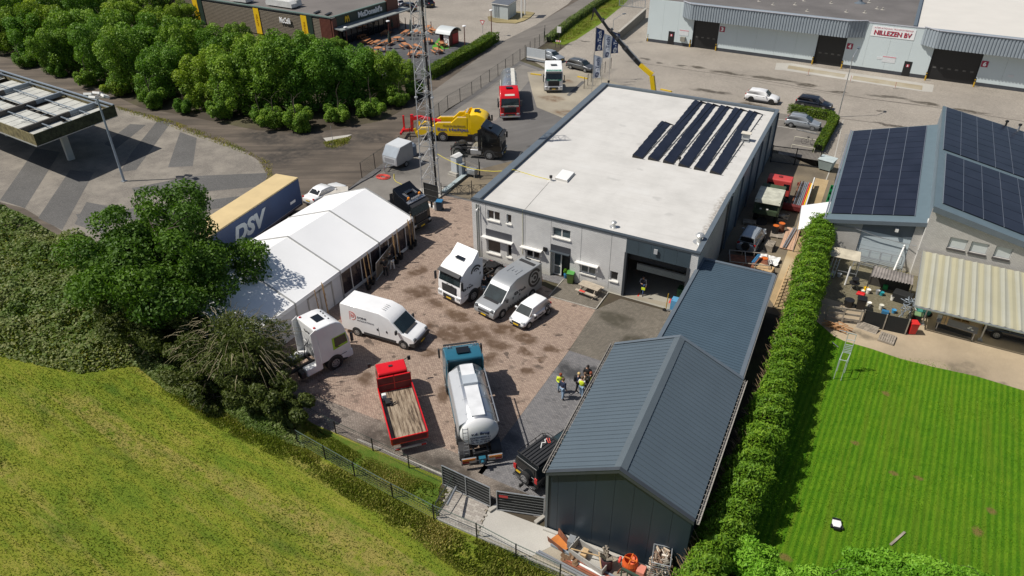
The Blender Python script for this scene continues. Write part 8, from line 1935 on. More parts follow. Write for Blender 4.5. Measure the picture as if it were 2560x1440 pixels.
# ---- people ---------------------------------------------------------------------
def skin(parent,name,pts,edges,radii,m,root=0,sub=1):
    me=bpy.data.meshes.new(name);me.from_pydata(pts,edges,[]);me.materials.append(m);o=bpy.data.objects.new(name,me);COL.objects.link(o);o.parent=parent
    sk=o.modifiers.new('skin','SKIN');sk.use_smooth_shade=True
    if not me.skin_vertices:
        me.attributes  # layer created by the modifier
    lay=me.skin_vertices[0].data if len(me.skin_vertices)else None
    if lay:
        for i,r in enumerate(radii):lay[i].radius=(r,r)if not isinstance(r,tuple)else r;lay[i].use_root=(i==root)
    s=o.modifiers.new('sub','SUBSURF');s.levels=sub;s.render_levels=sub;return o
M_skin=mat('skin_tone',(.42,.24,.16),.6,var=.05)
M_shoe_b=mat('black_shoes',(.02,.02,.02),.5,var=0);M_shoe_w=mat('white_shoes',(.6,.6,.58),.5,var=0)
def person(label,loc,head,top,trousers,hair,vest=None,arms='down',bag=None,shoe=None,height=1.78,lean=0.0,stride=.12,group=None,hat=None):
    t=thing('person',label,'person',loc,rad(head),group);k=height/1.78
    # local: +x facing
    P={}
    def V(x,y,z):return(x*k+lean*max(0,z-.9)*k,y*k,z*k)
    P['pel']=V(0,0,.96);P['sp']=V(.01,0,1.15);P['ch']=V(.0,0,1.36);P['nk']=V(.01,0,1.49);P['nk2']=V(.03,0,1.56);P['hd']=V(.045,0,1.66);P['tp']=V(.03,0,1.73)
    st=stride
    for s,n_ in((1,'l'),(-1,'r')):
        f=st*s
        P['hip'+n_]=V(0,s*.10,.92);P['kn'+n_]=V(f*.6+.03,s*.11,.50);P['an'+n_]=V(f,s*.11,.09);P['to'+n_]=V(f+.17,s*.12,.04)
        P['sh'+n_]=V(0,s*.18,1.42)
        if arms=='down' or(arms=='one' and s>0):P['el'+n_]=V(-.02,s*.25,1.14);P['wr'+n_]=V(.06,s*.27,.90);P['hn'+n_]=V(.09,s*.27,.84)
        elif arms=='folded' or arms=='one':P['el'+n_]=V(.03,s*.27,1.15);P['wr'+n_]=V(.25,s*.10,1.12);P['hn'+n_]=V(.29,s*.03,1.14)
        else:P['el'+n_]=V(.12,s*.24,1.22);P['wr'+n_]=V(.36,s*.20,1.25);P['hn'+n_]=V(.44,s*.18,1.27)
    nm=list(P);ix={n_:i for i,n_ in enumerate(nm)};pts=[P[n_]for n_ in nm];E=[('pel','sp'),('sp','ch'),('ch','nk'),('nk','nk2'),('nk2','hd'),('hd','tp')]
    R=dict(pel=(.13,.11),sp=(.135,.10),ch=(.15,.11),nk=.065,nk2=.058,hd=(.085,.10),tp=.07)
    for n_ in 'lr':
        E+=[('pel','hip'+n_),('hip'+n_,'kn'+n_),('kn'+n_,'an'+n_),('an'+n_,'to'+n_),('ch','sh'+n_),('sh'+n_,'el'+n_),('el'+n_,'wr'+n_),('wr'+n_,'hn'+n_)]
        R.update({'hip'+n_:.09,'kn'+n_:.062,'an'+n_:.042,'to'+n_:.035,'sh'+n_:.062,'el'+n_:.045,'wr'+n_:.03,'hn'+n_:(.036,.02)})
    rad_=[R[n_]for n_ in nm]
    # fingers
    for n_,s in(('l',1),('r',-1)):
        h=Vector(P['hn'+n_]);d=(h-Vector(P['wr'+n_])).normalized();sd=d.cross(Vector((0,0,1)))if abs(d.z)<.8 else Vector((1,0,0));sd.normalize();cu=d.cross(sd).normalized()
        for f in range(4):
            a=h+sd*((f-1.5)*.018)+d*.025;b=a+d*(.035+.008*(f in(1,2)));c_=b+d*.022+cu*.012
            i0=len(pts);pts+=[tuple(a),tuple(b),tuple(c_)];E+=[(ix['hn'+n_],i0),(i0,i0+1),(i0+1,i0+2)];rad_+=[.009,.008,.006]
        a=h+sd*.034;b=a+d*.03+sd*.012;i0=len(pts);pts+=[tuple(a),tuple(b)];E+=[(ix['hn'+n_],i0),(i0,i0+1)];rad_+=[.010,.008]
    E=[((ix[a]if isinstance(a,str)else a),(ix[b]if isinstance(b,str)else b))for a,b in E]
    skin(t,'body',pts,E,[tuple(x*k for x in r)if isinstance(r,tuple)else r*k for r in rad_],M_skin)
    def sub(names,edges,rr,m,name,root=0):return skin(t,name,[P[n_]for n_ in names],[(names.index(a),names.index(b))for a,b in edges],[tuple(x*k for x in r)if isinstance(r,tuple)else r*k for r in rr],m,root)
    nj=['pel','sp','ch','nk','shl','ell','wrl','shr','elr','wrr'];ej=[('pel','sp'),('sp','ch'),('ch','nk'),('ch','shl'),('shl','ell'),('ell','wrl'),('ch','shr'),('shr','elr'),('elr','wrr')]
    sub(nj,ej,[(.165,.135),(.165,.13),(.18,.135),.075,.085,.066,.045,.085,.066,.045],top,'jacket')
    if vest:sub(['pel','sp','ch','shl','shr'],[('pel','sp'),('sp','ch'),('ch','shl'),('ch','shr')],[(.185,.155),(.185,.15),(.20,.155),.10,.10],vest,'safety_vest')
    nt=['pel','hipl','knl','anl','hipr','knr','anr'];sub(nt,[('pel','hipl'),('hipl','knl'),('knl','anl'),('pel','hipr'),('hipr','knr'),('knr','anr')],[(.15,.13),.11,.08,.062,.11,.08,.062],trousers,'trousers')
    for n_ in 'lr':skin(t,'shoe',[P['an'+n_],P['to'+n_]],[(0,1)],[.052*k,.045*k],shoe or M_shoe_b)
    hd=Vector(P['hd'])
    q=MB();q.lathe([(.100,-.02),(.108,.03),(.10,.08),(.07,.12),(.02,.135)],(hd.x-.018,hd.y,hd.z),12);q.build('hair',hair,t,smooth=True)
    q=MB();q.add([(hd.x+.095,hd.y-.012,hd.z-.03),(hd.x+.095,hd.y+.012,hd.z-.03),(hd.x+.118,hd.y,hd.z-.035),(hd.x+.092,hd.y,hd.z+.01)],[(0,1,2),(0,2,3),(1,3,2),(0,3,1)]);q.build('nose',M_skin,t)
    q=MB();[q.cbox((hd.x+.092,hd.y+s*.032,hd.z+.0),(.012,.02,.01))for s in(1,-1)];q.cbox((hd.x+.088,hd.y,hd.z-.062),(.012,.04,.008));q.build('face_features',mat('dark_face_features',(.05,.02,.02),.5,var=0),t)
    q=MB();[q.cbox((hd.x-.005,hd.y+s*.098,hd.z-.01),(.03,.014,.05))for s in(1,-1)];q.build('ears',M_skin,t)
    if bag:q=MB();q.cbox((-.22*k,0,1.22*k),(.18,.30,.42));q.build('backpack',bag,t,bevel=.05)
    return t
C_hv=mat('yellow_high_visibility',(.62,.74,.03),.6,var=.05);C_navy=mat('navy_jacket_cloth',(.015,.025,.06),.8,var=.1);C_blk=mat('black_cloth',(.012,.012,.014),.8,var=.1);C_jean=mat('pale_blue_jeans',(.22,.32,.44),.8,var=.1)
C_djean=mat('dark_blue_jeans',(.03,.06,.14),.8,var=.1);C_wht=mat('white_trousers',(.6,.6,.58),.8,var=.05);C_grey=mat('grey_shirt_cloth',(.2,.2,.21),.8,var=.1);C_beige=mat('beige_top_cloth',(.45,.36,.28),.8,var=.1)
H_red=mat('auburn_hair',(.22,.05,.02),.7,var=.1);H_bl=mat('blond_hair',(.55,.40,.16),.7,var=.1);H_br=mat('brown_hair',(.12,.07,.04),.7,var=.1);H_bk=mat('black_hair',(.015,.012,.012),.7,var=.1)
gp_='group of visitors beside the dark shed'
person('person with auburn hair and yellow safety vest left of the group by the shed',G(1400,981),-60,C_hv,C_jean,H_red,None,'folded',group=gp_,height=1.68)
person('person in navy jacket and pale jeans with the back to the camera, at the left',G(1405.5,997),70,C_navy,C_jean,H_br,None,'down',group=gp_,height=1.8)
person('person in black clothes with a dark cap facing the camera, furthest back in the group',G(1467,965),-85,C_blk,C_blk,H_bk,None,'folded',group=gp_,height=1.85)
person('blond person in a navy jacket with a black backpack in the middle of the group',G(1444,980),10,C_navy,C_blk,H_bl,None,'folded',C_blk,M_shoe_w,1.7,group=gp_)
person('person in a bright yellow safety vest and pale jeans with the back to the camera',G(1453,992),90,C_wht,C_jean,H_br,C_hv,'folded',None,M_shoe_w,1.76,group=gp_)
person('person with auburn hair and open yellow vest next to the dark shed roof edge',G(1475,979),160,C_blk,C_djean,H_red,C_hv,'down',group=gp_,height=1.7)
person('person in a pale top half hidden between the others of the group',G(1461,979),180,C_beige,C_blk,H_br,None,'folded',group=gp_,height=1.65)
person('person in dark gilet and blue jeans walking in the open garage door',G(1605,735),-85,C_grey,C_djean,H_bk,mat('dark_gilet',(.02,.02,.03),.8),'one',stride=.25)
q=MB();gg=G(1608,722,1.0);q.cbox(gg,(.3,.04,.22));tag(q.build('yellow_folder',C_hv),'bright yellow folder held by the person in the garage door','folder')
person('person in black shirt and jeans standing between the white truck and silver van, in front',G(1212,738),-75,C_blk,C_jean,H_br,None,'folded')
person('person in black shirt behind the other one between the white truck and silver van',G(1222,730),-110,C_blk,C_djean,H_br,None,'down')
person('person in black clothes holding the window panel at the marquee',G(966,692),150,C_blk,C_blk,H_bk,None,'forward',shoe=M_shoe_w,lean=.25)
person('person in black shirt and white trousers holding the window panel at the marquee',G(982,675),170,C_blk,C_wht,H_bk,None,'forward',lean=.15,shoe=M_shoe_w)
a_,b_=G(940,702),G(985,640);q=MB();u=Vector((.25,0,1.8));q.slab([tuple(a_),tuple(b_),tuple(b_+u*.9),tuple(a_+u)],.03)
pn=thing('window_panel','loose tinted window panel carried at the marquee side','panel');q.build('tinted_sheet',mat('brown_tinted_sheet',(.22,.19,.15),.12,var=.5,scale=.7),pn);q=MB();q.tube([a_,b_,b_+u*.9,a_+u,a_],.03,5);q.build('frame',M_alu,pn)
# ---- tent poles in pots -------------------------------------------------------------
M_bamb=mat('bamboo_pole',(.42,.27,.13),.6,var=.2,scale=3)
for i,(px,py,tall,n_)in enumerate(((922,722,3.0,1),(931,710,3.1,1),(991,658,2.9,2),(1002,647,3.0,1),(1028,622,3.0,2),(1036,614,3.2,1),(803,800,2.8,1),(821,786,3.0,2))):
    t=thing('potted_pole','black tub with tall wooden poles, %s along the marquee counted from the white delivery van'%ordinal(i)if i<6 else('wooden pole wound with cable behind the white truck, the %s one'%('left' if i==6 else 'right')),'potted pole',G(px,py),0,'poles in tubs along the marquee')
    if i<6:MB().lathe([(.20,0),(.27,.45),(.29,.46),(.29,.50),(.25,.50),(.24,.42)],n=14).build('pot',M_blkp,t)
    for k in range(n_):q=MB();q.cyl((.06*k,-.05*k,.1),(.10*k-.05,-.08,tall-.15*k),.045,.038,7);q.build('pole',M_bamb,t)
    if i>=4:q=MB();q.tube([(.05*math.cos(a),.05*math.sin(a),.8+a*.08)for a in np.arange(0,18,.8)],.012,4);q.build('cable',M_blk,t)
# ---- yard furniture -----------------------------------------------------------------
M_pic=mat('weathered_grey_timber',(.42,.36,.28),.75,var=.15,scale=3)
pt=picnic('picnic_table','weathered pale timber picnic table in front of the brick wall',G(1474,733),rad(-8),M_pic,1.8);q=MB();q.box(-.55,-.83,.472,-.05,-.62,.50);q.build('red_cushion',M_redp,pt)
def wheelie(label,loc,rz,m,lid,s=1.0,name='wheelie_bin'):
    t=thing(name,label,'bin',loc,rz);t.scale=(s,s,s);q=MB();q.add([(-.24,-.2,.04),(.24,-.2,.04),(.24,.22,.04),(-.24,.22,.04),(-.29,-.30,.95),(.29,-.30,.95),(.29,.32,.95),(-.29,.32,.95)],[(0,3,2,1),(4,5,6,7),(0,1,5,4),(1,2,6,5),(2,3,7,6),(3,0,4,7)]);q.build('body',m,t,bevel=.03)
    q=MB();q.prof([(-.33,.96),(.33,.96),(.30,1.04),(-.30,1.06)],.32);q.build('lid',lid,t,bevel=.03);[MB().cyl((s_*.24,.24,.1),(s_*.30,.24,.1),.10,n=12).build('wheel',M_blk,t)for s_ in(1,-1)];q=MB();q.bar((-.28,.37,.95),(.28,.37,.95),.04);q.build('handle',M_plast,t);return t
M_gbin=mat('olive_green_bin',(.10,.16,.035),.5);M_gl=mat('green_bin_lid',(.08,.30,.06),.5);M_bl=mat('blue_bin_plastic',(.03,.16,.32),.5);M_bd=mat('dark_blue_bin',(.02,.04,.07),.5);M_rbin=mat('bright_red_bin',(.62,.02,.02),.45,var=.05)
wheelie('green wheelie bin with a blue rimmed lid by the entrance of the brick building',G(1426,707),.2,M_gbin,M_gl)
t=thing('plant_pot','small potted green plant beside the entrance door','plant',G(1414,694));MB().lathe([(.13,0),(.18,.35)],n=12).build('pot',M_bl,t);inst('foliage',crown_mesh('foliage',.28,.28,.3,.6,6,500,.12,M_laurel,9),t)
wheelie('dark blue wheelie bin with blue lid near the foot of the mast',G(1100,526),.3,M_bd,M_bl,1.05)
t=thing('grey_drum','small pale grey drum beside the dark blue bin','drum',G(1091,525));MB().lathe([(.2,0),(.22,.05),(.22,.8),(.2,.85)],n=14).build('body',M_steel,t)
q=MB();q.bar(G(1066,513)+Vector((0,0,.12)),G(1088,522)+Vector((0,0,.12)),.25,.2);tag(q.build('plank',M_white),'white plank on the ground behind the glossy black truck','plank')
t=thing('black_screen','black screen panel leaning at the mast foot beside the glossy black truck','panel');a_,b_=G(1062,500),G(1097,510);barpanel(t,a_,b_,1.9,M_scr,M_dkgrey,3,M_scr,.05)
t=thing('sack_truck','small trolley with a wheel and striped pole by the garage door','trolley',G(1660,778));q=MB();q.cyl((0,0,.12),(0,.08,.12),.14,n=14);q.build('wheel',M_blk,t);q=MB();q.bar((0,.1,.1),(.8,.2,.15),.08);q.bar((.5,0,.1),(.9,.3,.1),.1);q.build('frame',M_steel,t);q=MB();q.cyl((.05,.3,0),(.1,.3,1.5),.035,n=6);q.build('striped_pole',M_boll,t)
q=MB();q.cbox((0,0,.45),(.7,.7,.9));tag(q.build('blue_container',mat('light_blue_container',(.10,.30,.50),.5),loc=G(1688,772)),'light blue container half behind the shed roof','container')
q=MB();q.cbox((0,0,.55),(.7,.7,1.1));tag(q.build('green_cabinet',mat('dark_green_cabinet',(.01,.09,.03),.5),loc=G(1703,748)),'dark green cabinet inside the garage door','cabinet')
# cabinets near the mast
M_cab=mat('pale_grey_cabinet',(.50,.53,.55),.45,var=.05)
t=thing('equipment_cabinet','tall pale grey equipment cabinet beside the mast','cabinet',G(1143,434),-.15);q=MB();q.box(-.4,-.5,.35,.4,.5,2.1);q.build('body',M_cab,t,bevel=.02);q=MB();q.prof([(-.46,2.1),(.46,2.1),(.1,2.3),(-.1,2.3)],.56);q.build('hood',M_white,t);q=MB();q.box(-.6,-.9,.0,.6,.8,.14);q.box(-.55,-.8,.14,.55,.7,.34);q.build('plinth',M_curb,t)
t=thing('equipment_cabinet','slim lower grey cabinet right of the tall one','cabinet',G(1156,440),-.15);q=MB();q.box(-.22,-.3,.0,.22,.3,1.45);q.build('body',MATS['grey_blue_steel']if 'grey_blue_steel' in MATS else M_cab,t,bevel=.02)
t=thing('equipment_box','small grey equipment box on short legs near the cabinets','box',G(1181,441));q=MB();q.box(-.5,-.35,.35,.5,.35,.95);q.build('body',M_steel,t,bevel=.02);q=MB();[q.bar((x,y,0),(x,y,.35),.08)for x in(-.4,.4)for y in(-.25,.25)];q.build('leg',M_steel,t)
q=MB();a_,b_=G(1108,485),G(1168,437);q.bar(a_+Vector((0,0,.25)),b_+Vector((0,0,.25)),.5,.12);tag(q.build('cable_tray',mat('grey_cable_tray',(.36,.42,.42),.5)),'grey cable tray running from the mast foot to the cabinets','cable tray')
q=MB();ya,yb=leg(1,4.6),G(1284,424,5.56);q.tube([ya.lerp(yb,f/8)-Vector((0,0,3.2*(f/8)*(1-f/8)))for f in range(9)]+[G(1300,429,RZ+.03),G(1340,441,RZ+.03),G(1377,450,RZ+.03)],.03,5)
tag(q.build('yellow_cable',M_yel),'yellow cable spanning from the mast over the cabinets to the roof','cable')
q=MB();pts=[G(985,436),G(985,448),G(990,455),G(1005,462)];q.tube([p+Vector((0,0,.04))for p in pts],.03,5);tag(q.build('yellow_hose',M_yel),'yellow hose curling on the ground below the box trailer','hose')
q=MB()
for r in(.35,.5,.65,.8):q.tube([(r*math.cos(a),r*.8*math.sin(a),.05+.02*math.sin(a*3+r))for a in np.arange(0,6.6,.4)],.04,5)
tag(q.build('red_hose_coil',M_redp,loc=G(958,443)),'coiled red hose on the ground beside the box trailer drawbar','hose')
q=MB();q.tube([p+Vector((0,0,.05))for p in(G(952,425),G(930,442),G(905,455),G(880,470),G(865,480))],.06,6);tag(q.build('grey_hose',mat('grey_hose',(.12,.12,.13),.6)),'thick grey hose running from the box trailer towards the white car','hose')
t=thing('blue_grey_tank','blue grey covered tank behind the silver box trailer','tank',G(1030,388));MB().lathe([(.5,0),(.6,.1),(.6,1.2),(.35,1.45)],n=8).build('cover',mat('blue_grey_cover',(.16,.20,.26),.7),t)
q=MB();q.slab([tuple(G(800,500,.9)),tuple(G(870,478,.9)),tuple(G(870,466,.9)),tuple(G(830,466,.9))],.1);tag(q.build('flat_lid',mat('beige_lid',(.5,.47,.42),.6)),'beige flat crate lid beside the white saloon car','lid')
t=thing('boarded_fence','white horizontal board fence panel at the gate in front of the silver car','fence');a_,b_=G(1316,150),G(1364,158)
for k in range(6):q=MB();z=.55+k*.27;q.bar(a_+Vector((0,0,z)),b_+Vector((0,0,z)),.06,.25);q.build('board',M_cab if k else M_white,t)
q=MB();[q.bar(p,p+Vector((0,0,2.1)),.09)for p in(a_,b_)];q.build('post',M_blkp,t);q=MB();q.bar(a_+Vector((0,0,.2)),b_+Vector((0,0,.2)),.5,.12);q.build('lower_rail',M_steel,t)
for(px,py,lab)in((1325,140,'red and white barrier board on the gate post by the fence'),(1395,120,'red and white barrier board on the far gate post')):
    t=thing('barrier_board',lab,'barrier',G(px,py));q=MB()
    for k in range(5):q=MB();q.box(-.5+k*.2,-.02,1.0,-.3+k*.2,.02,1.25);q.build('stripe',M_redp if k%2 else M_swhite,t)
    q=MB();q.bar((-.5,0,0),(-.5,0,1.3),.05);q.bar((.5,0,0),(.5,0,1.3),.05);q.build('post',M_blkp,t)
t=thing('notice_sign','small white notice board on the fence corner by the green slope','sign',G(1397,112));q=MB();q.bar((0,0,0),(0,0,3.0),.08);q.build('post',M_blkp,t);q=MB();q.box(-.4,-.05,2.0,.35,-.0,3.0);q.build('board',M_white,t)
t=thing('sign_post','white sign post standing on the hatched island','sign',G(833,358));q=MB();q.cyl((0,0,0),(0,0,2.2),.03,n=6);q.build('post',M_alu,t)
# bicycle
def bicycle(label,loc,rz,m):
    t=thing('bicycle',label,'bicycle',loc,rz)
    for x in(-.52,.52):q=MB();q.arc((0,0),.31,.34,0,360,20,.02,Matrix.Translation((x,0,.34))@Matrix.Rotation(PI/2,4,'X'));w=q.build('wheel',M_blk,t)
    q=MB();P_=dict(b=(-.52,0,.34),f=(.52,0,.34),s=(-.12,0,.85),c=(-.05,0,.32),h=(.38,0,.82));[q.cyl(P_[a],P_[b],.018,n=5)for a,b in(('b','s'),('b','c'),('c','s'),('s','h'),('c','h'),('h','f'))];q.build('frame',m,t)
    q=MB();q.cbox((-.14,0,.93),(.24,.14,.06));q.build('saddle',M_blkp,t);q=MB();q.tube([(.38,0,.82),(.36,0,.98),(.30,-.27,1.0)],.015,5);q.tube([(.36,0,.98),(.30,.27,1.0)],.015,5);q.build('handlebar',M_alu,t)
bicycle('grey bicycle parked at the cream rails in the parking bay',G(2020,362),-.1,M_chas)
bicycle('green bicycle under the carport edge',Vector((8.0,55.0,0)),1.9,mat('dull_green_bicycle',(.10,.18,.09),.5))
# side yard clutter
q=MB();[q.lathe([(.30,z),(.32,z+.02)],n=4)for z in()]
def drum(label,px,py,body,lid,h=.88,r=.29,name='oil_drum'):
    t=thing(name,label,'drum',G(px,py));MB().lathe([(r,0),(r*1.03,.02),(r,.04),(r,h*.33),(r*1.03,h*.35),(r,h*.37),(r,h*.66),(r*1.03,h*.68),(r,h*.7),(r,h-.02),(r*1.03,h)],n=18).build('body',body,t);MB().lathe([(r*.94,h-.01),(r*.94,h+.012)],n=18).build('lid',lid,t);return t
M_or=mat('orange_drum_paint',(.62,.14,.02),.5,var=.15,scale=4);M_rustm=mat('rusty_steel',(.19,.07,.035),.85,var=.4,scale=3);M_rd=mat('red_drum_paint',(.58,.07,.02),.5)
drum('black oil drum with an orange lid on the pallet',1936,585,M_blkp,M_or);drum('rusty orange oil drum beside the black one',1951,579,M_rustm,M_or);drum('bright red orange drum on the white sheet',1909,660,M_rd,M_or,.6)
def pallet(label,loc,rz,m,n_stack=1,tilt=None,L=1.2,Wd=.8,name='pallet'):
    t=thing(name,label,'pallet',loc,rz,None)
    if tilt:t.rotation_euler=(tilt[0],tilt[1],rz)
    for s in range(n_stack):
        z=s*.15
        for i in range(7):q=MB();q.box(-L/2,-Wd/2+i*Wd/7+.01,z+.12,L/2,-Wd/2+(i+1)*Wd/7-.02,z+.145);q.build('slat',m,t)
        q=MB();[q.box(x-.05,-Wd/2,z,x+.05,Wd/2,z+.12)for x in(-L/2+.05,0,L/2-.05)];q.build('bearer',m,t)
    return t
pallet('wooden pallet stack beside the old silver off-road car',G(1922,622),1.5,M_woodg,4);pallet('fresh pale wooden pallet near the blue grey shed roof',G(1907,683),-.1,M_woodn,4,None,1.5,1.0);pallet('pallet under the two oil drums',G(1944,590),.1,M_woodg,1,None,1.3,1.1)
pallet('dark pallet behind the old silver off-road car',G(1873,560),.2,M_woodg,2)
pallet('grey pallet lying on the gravel, right of the black screen',G(2217,848),1.45,M_woodg,1,None,1.2,1.1);pallet('tilted pallet leaning at the foot of the black screen',G(2167,822),-.2,M_woodg,1,(.5,0),1.5,.8)
for px,py,lab in((1903,557,'truck tyre with white rim lying behind the army truck'),(1901,640,'truck tyre with white rim beside the rusty frame trailer')):
    t=thing('spare_tyre',lab,'tyre',G(px,py));t.rotation_euler=(.6,0,.3);MB().lathe([(.25,0),(.5,.02),(.52,.15),(.5,.28),(.25,.3)],n=20).build('tyre',M_tyre,t);MB().lathe([(.25,.12),(.25,.29),(.1,.2)],n=16).build('rim',M_white,t)
t=thing('frame_trailer','rusty frame trailer with rails and blue bars behind the shed','trailer',G(1868,668),rad(15));q=MB();q.box(-1.6,-1.0,.45,1.6,1.0,.55);q.build('bed',M_rustm,t);q=MB()
for s in(-1,1):q.bar((-1.6,s,.95),(1.6,s,.95),.06);[q.bar((x,s,.5),(x,s,.95),.06)for x in(-1.6,-.5,.5,1.6)]
q.bar((-1.6,-1,.95),(-1.6,1,.95),.06);q.bar((1.6,-1,.95),(1.6,1,.95),.06);q.bar((-.3,-1,.95),(-.3,1,.95),.06);q.build('rail',mat('beige_grey_rail',(.35,.32,.27),.6),t);q=MB();q.bar((.2,-.8,.98),(.8,.7,.98),.1,.08);q.bar((.35,-.8,.98),(.95,.7,.98),.1,.08);q.build('blue_bar',M_bl,t)
for s in(-1,1):wheel(t,0,s*1.1,.3,.2)
t=thing('white_sheet','crumpled white sheet under the red orange drum','sheet',G(1920,655));q=MB();rg_=random.Random(2);n_=8;vs=[((i-4)*.22+rg_.uniform(-.05,.05),(j-4)*.18+rg_.uniform(-.05,.05),.15+rg_.uniform(0,.25))for i in range(9)for j in range(9)];q.add(vs,[(i*9+j,(i+1)*9+j,(i+1)*9+j+1,i*9+j+1)for i in range(8)for j in range(8)]);q.build('sheet',M_white,t)
t=thing('kerb_stone_pallet','pallet stacked with pale stone blocks beside the army truck','stone pallet',G(1957,548));rg_=random.Random(4)
for i in range(14):q=MB();q.cbox((rg_.uniform(-.35,.35),rg_.uniform(-.5,.5),.2+.16*(i//5)),(.42,.22,.15),rg_.uniform(-.3,.3));q.build('stone_block',mat('pale_stone',(.42,.38,.31),.85,var=.15),t)
q=MB();q.box(-.5,-.6,0,.5,.6,.12);q.build('pallet_base',M_woodg,t)
t=thing('pipe_rack','bundle of coloured steel pipes on a red rack by the pebble strip','pipe rack');a_,b_=G(1990,530),G(2012,470);d=(b_-a_).normalized();s=Vector((-d.y,d.x,0))
for i,m in enumerate((M_yell,M_redp,M_steel,MATS['grey_blue_steel']if 'grey_blue_steel' in MATS else M_gb,M_alu,M_chas,M_alu,M_rustm)):q=MB();q.cyl(a_-s*(.55-i*.16)+Vector((0,0,.6+.05*(i%3))),b_-s*(.55-i*.16)+Vector((0,0,.6+.05*(i%3))),.06,n=8);q.build('pipe',m,t)
q=MB();[q.bar(p-s*.8+Vector((0,0,.45)),p+s*.8+Vector((0,0,.45)),.2,.3)for p in(a_+d*.3,b_-d*.3)];q.build('rack',M_rb,t)
t=thing('timber_boards','long salmon coloured boards and a steel beam lying on the pebbles','boards');a_,b_=G(1965,625),G(1984,575);d=(b_-a_).normalized();s=Vector((-d.y,d.x,0));
for i in range(4):q=MB();q.bar(a_-s*(.45-i*.3)+Vector((0,0,.1)),b_-s*(.45-i*.3)+Vector((0,0,.1+.02*i)),.28,.04);q.build('board',mat('salmon_board',(.52,.33,.22),.7,var=.15),t)
for i in range(2):q=MB();q.bar(a_+s*(.1+i*.2)+Vector((0,0,.22)),b_+s*(-.2+i*.2)+Vector((0,0,.22)),.10,.1);q.build('steel_beam',M_steel,t)
t=thing('fresh_timber_frame','fresh timber frame leaning on the fence beside the blue grey shed','timber frame');a_,b_=G(1932,770),G(1958,700)
for k in range(9):q=MB();p=a_.lerp(b_,k/8);q.bar(p,p+Vector((.2,.5,1.3)),.06,.09);q.build('slat',M_woodn,t)
q=MB();q.bar(a_+Vector((.1,.2,.4)),b_+Vector((.1,.2,.4)),.05);q.bar(a_+Vector((.2,.4,1.1)),b_+Vector((.2,.4,1.1)),.05);q.build('rail',M_woodn,t)
for i,y in enumerate((74.6,73.2,71.8,70.4,69.0,67.4)):
    t=thing('green_crate','open green plastic crate beside the left solar roof, %s from the grey container'%ordinal(i),'crate',(-2.35-.0+.02*(74.6-y),y,0),0,'row of green crates');q=MB();q.box(-.5,-.55,0,.5,.55,.05);q.box(-.5,-.55,.05,-.45,.55,.75);q.box(.45,-.55,.05,.5,.55,.75);q.box(-.45,-.55,.05,.45,-.5,.75);q.box(-.45,.5,.05,.45,.55,.75);q.build('crate',mat('bright_green_plastic',(.01,.20,.06),.5),t)
t=thing('waste_container','pale grey green waste container at the end of the clipped hedge','container',G(2063,425),rad(-15));q=MB();q.add([(-.6,-.4,.15),(.6,-.4,.15),(.6,.45,.15),(-.6,.45,.15),(-.8,-.6,1.2),(.8,-.6,1.2),(.8,.6,1.35),(-.8,.6,1.35)],[(0,3,2,1),(4,5,6,7),(0,1,5,4),(1,2,6,5),(2,3,7,6),(3,0,4,7)]);q.build('body',mat('grey_green_steel',(.28,.34,.33),.5),t);q=MB();q.slab([(-.85,-.65,1.27),(.85,-.65,1.27),(.85,.65,1.42),(-.85,.65,1.42)],.05);q.build('lid',mat('pale_lid',(.42,.48,.48),.5),t);[MB().cyl((x,y,.1),(x+.08,y,.1),.1,n=10).build('wheel',M_blk,t)for x in(-.5,.45)for y in(-.3,.35)]
t=thing('white_lean_to','white sheet roof between the hedge top and the left solar roof','roof sheet');c4=[G(2004,515,2.6),G(2078,505,2.6),G(2068,560,2.6),G(1995,575,2.2)];q=MB();q.slab([tuple(p)for p in c4],.05);q.build('sheet',M_tent,t);q=MB();[q.bar((p.x,p.y,0),p,.06)for p in c4];q.build('post',M_steel,t)
q=MB();q.bar(G(1995,575,.7),G(2035,450,.7),.1,.6);tag(q.build('long_white_board',M_white),'long white board on edge beside the pebble strip','board')
# bottom clutter behind the shed
def pos(px,py,z=0):return G(px,py,z)
t=thing('metal_chute','rusty orange steel chute lying against the shed plinth','chute',(0,0,0));a_,b_=pos(1382,1347),pos(1415,1378);d=(b_-a_).normalized();s=Vector((-d.y,d.x,0));q=MB()
q.slab([tuple(a_+s*.35+Vector((0,0,.1))),tuple(b_+s*.25+Vector((0,0,.1))),tuple(b_-s*.25+Vector((0,0,.1))),tuple(a_-s*.35+Vector((0,0,.1)))],.02);q.build('base',mat('orange_rust',(.48,.16,.03),.7,var=.2),t)
q=MB();[q.slab([tuple(a_+s*k*.35+Vector((0,0,.1))),tuple(b_+s*k*.25+Vector((0,0,.1))),tuple(b_+s*k*.28+Vector((0,0,.45))),tuple(a_+s*k*.42+Vector((0,0,.55)))],.02)for k in(-1,1)];q.build('side_plate',M_rustm,t)
t=thing('steel_skip_box','open pale steel box with timber and rubble behind the dark shed','box',pos(1474,1402),rad(-12));q=MB();q.box(-1.0,-.42,0,1.0,.42,.05);[q.box(-1.0,s_*.42-.03,.05,1.0,s_*.42+.03,.55)for s_ in(-1,1)];q.box(-1.05,-.45,.05,-1.0,.45,.65);q.box(1.0,-.45,.05,1.05,.45,.6);q.build('box',mat('pale_grey_tin',(.40,.39,.36),.6,.2,var=.15),t)
q=MB();q.bar((-.95,-.4,.6),(.9,.35,.6),.05);q.bar((.95,-.4,.6),(.3,.35,.6),.05);q.cbox((-.35,0,.3),(.3,.5,.3),.2);q.build('timber',M_woodn,t);q=MB();q.cbox((-1.25,.1,.35),(.35,.5,.6),.3);q.build('dented_can',M_steel,t)
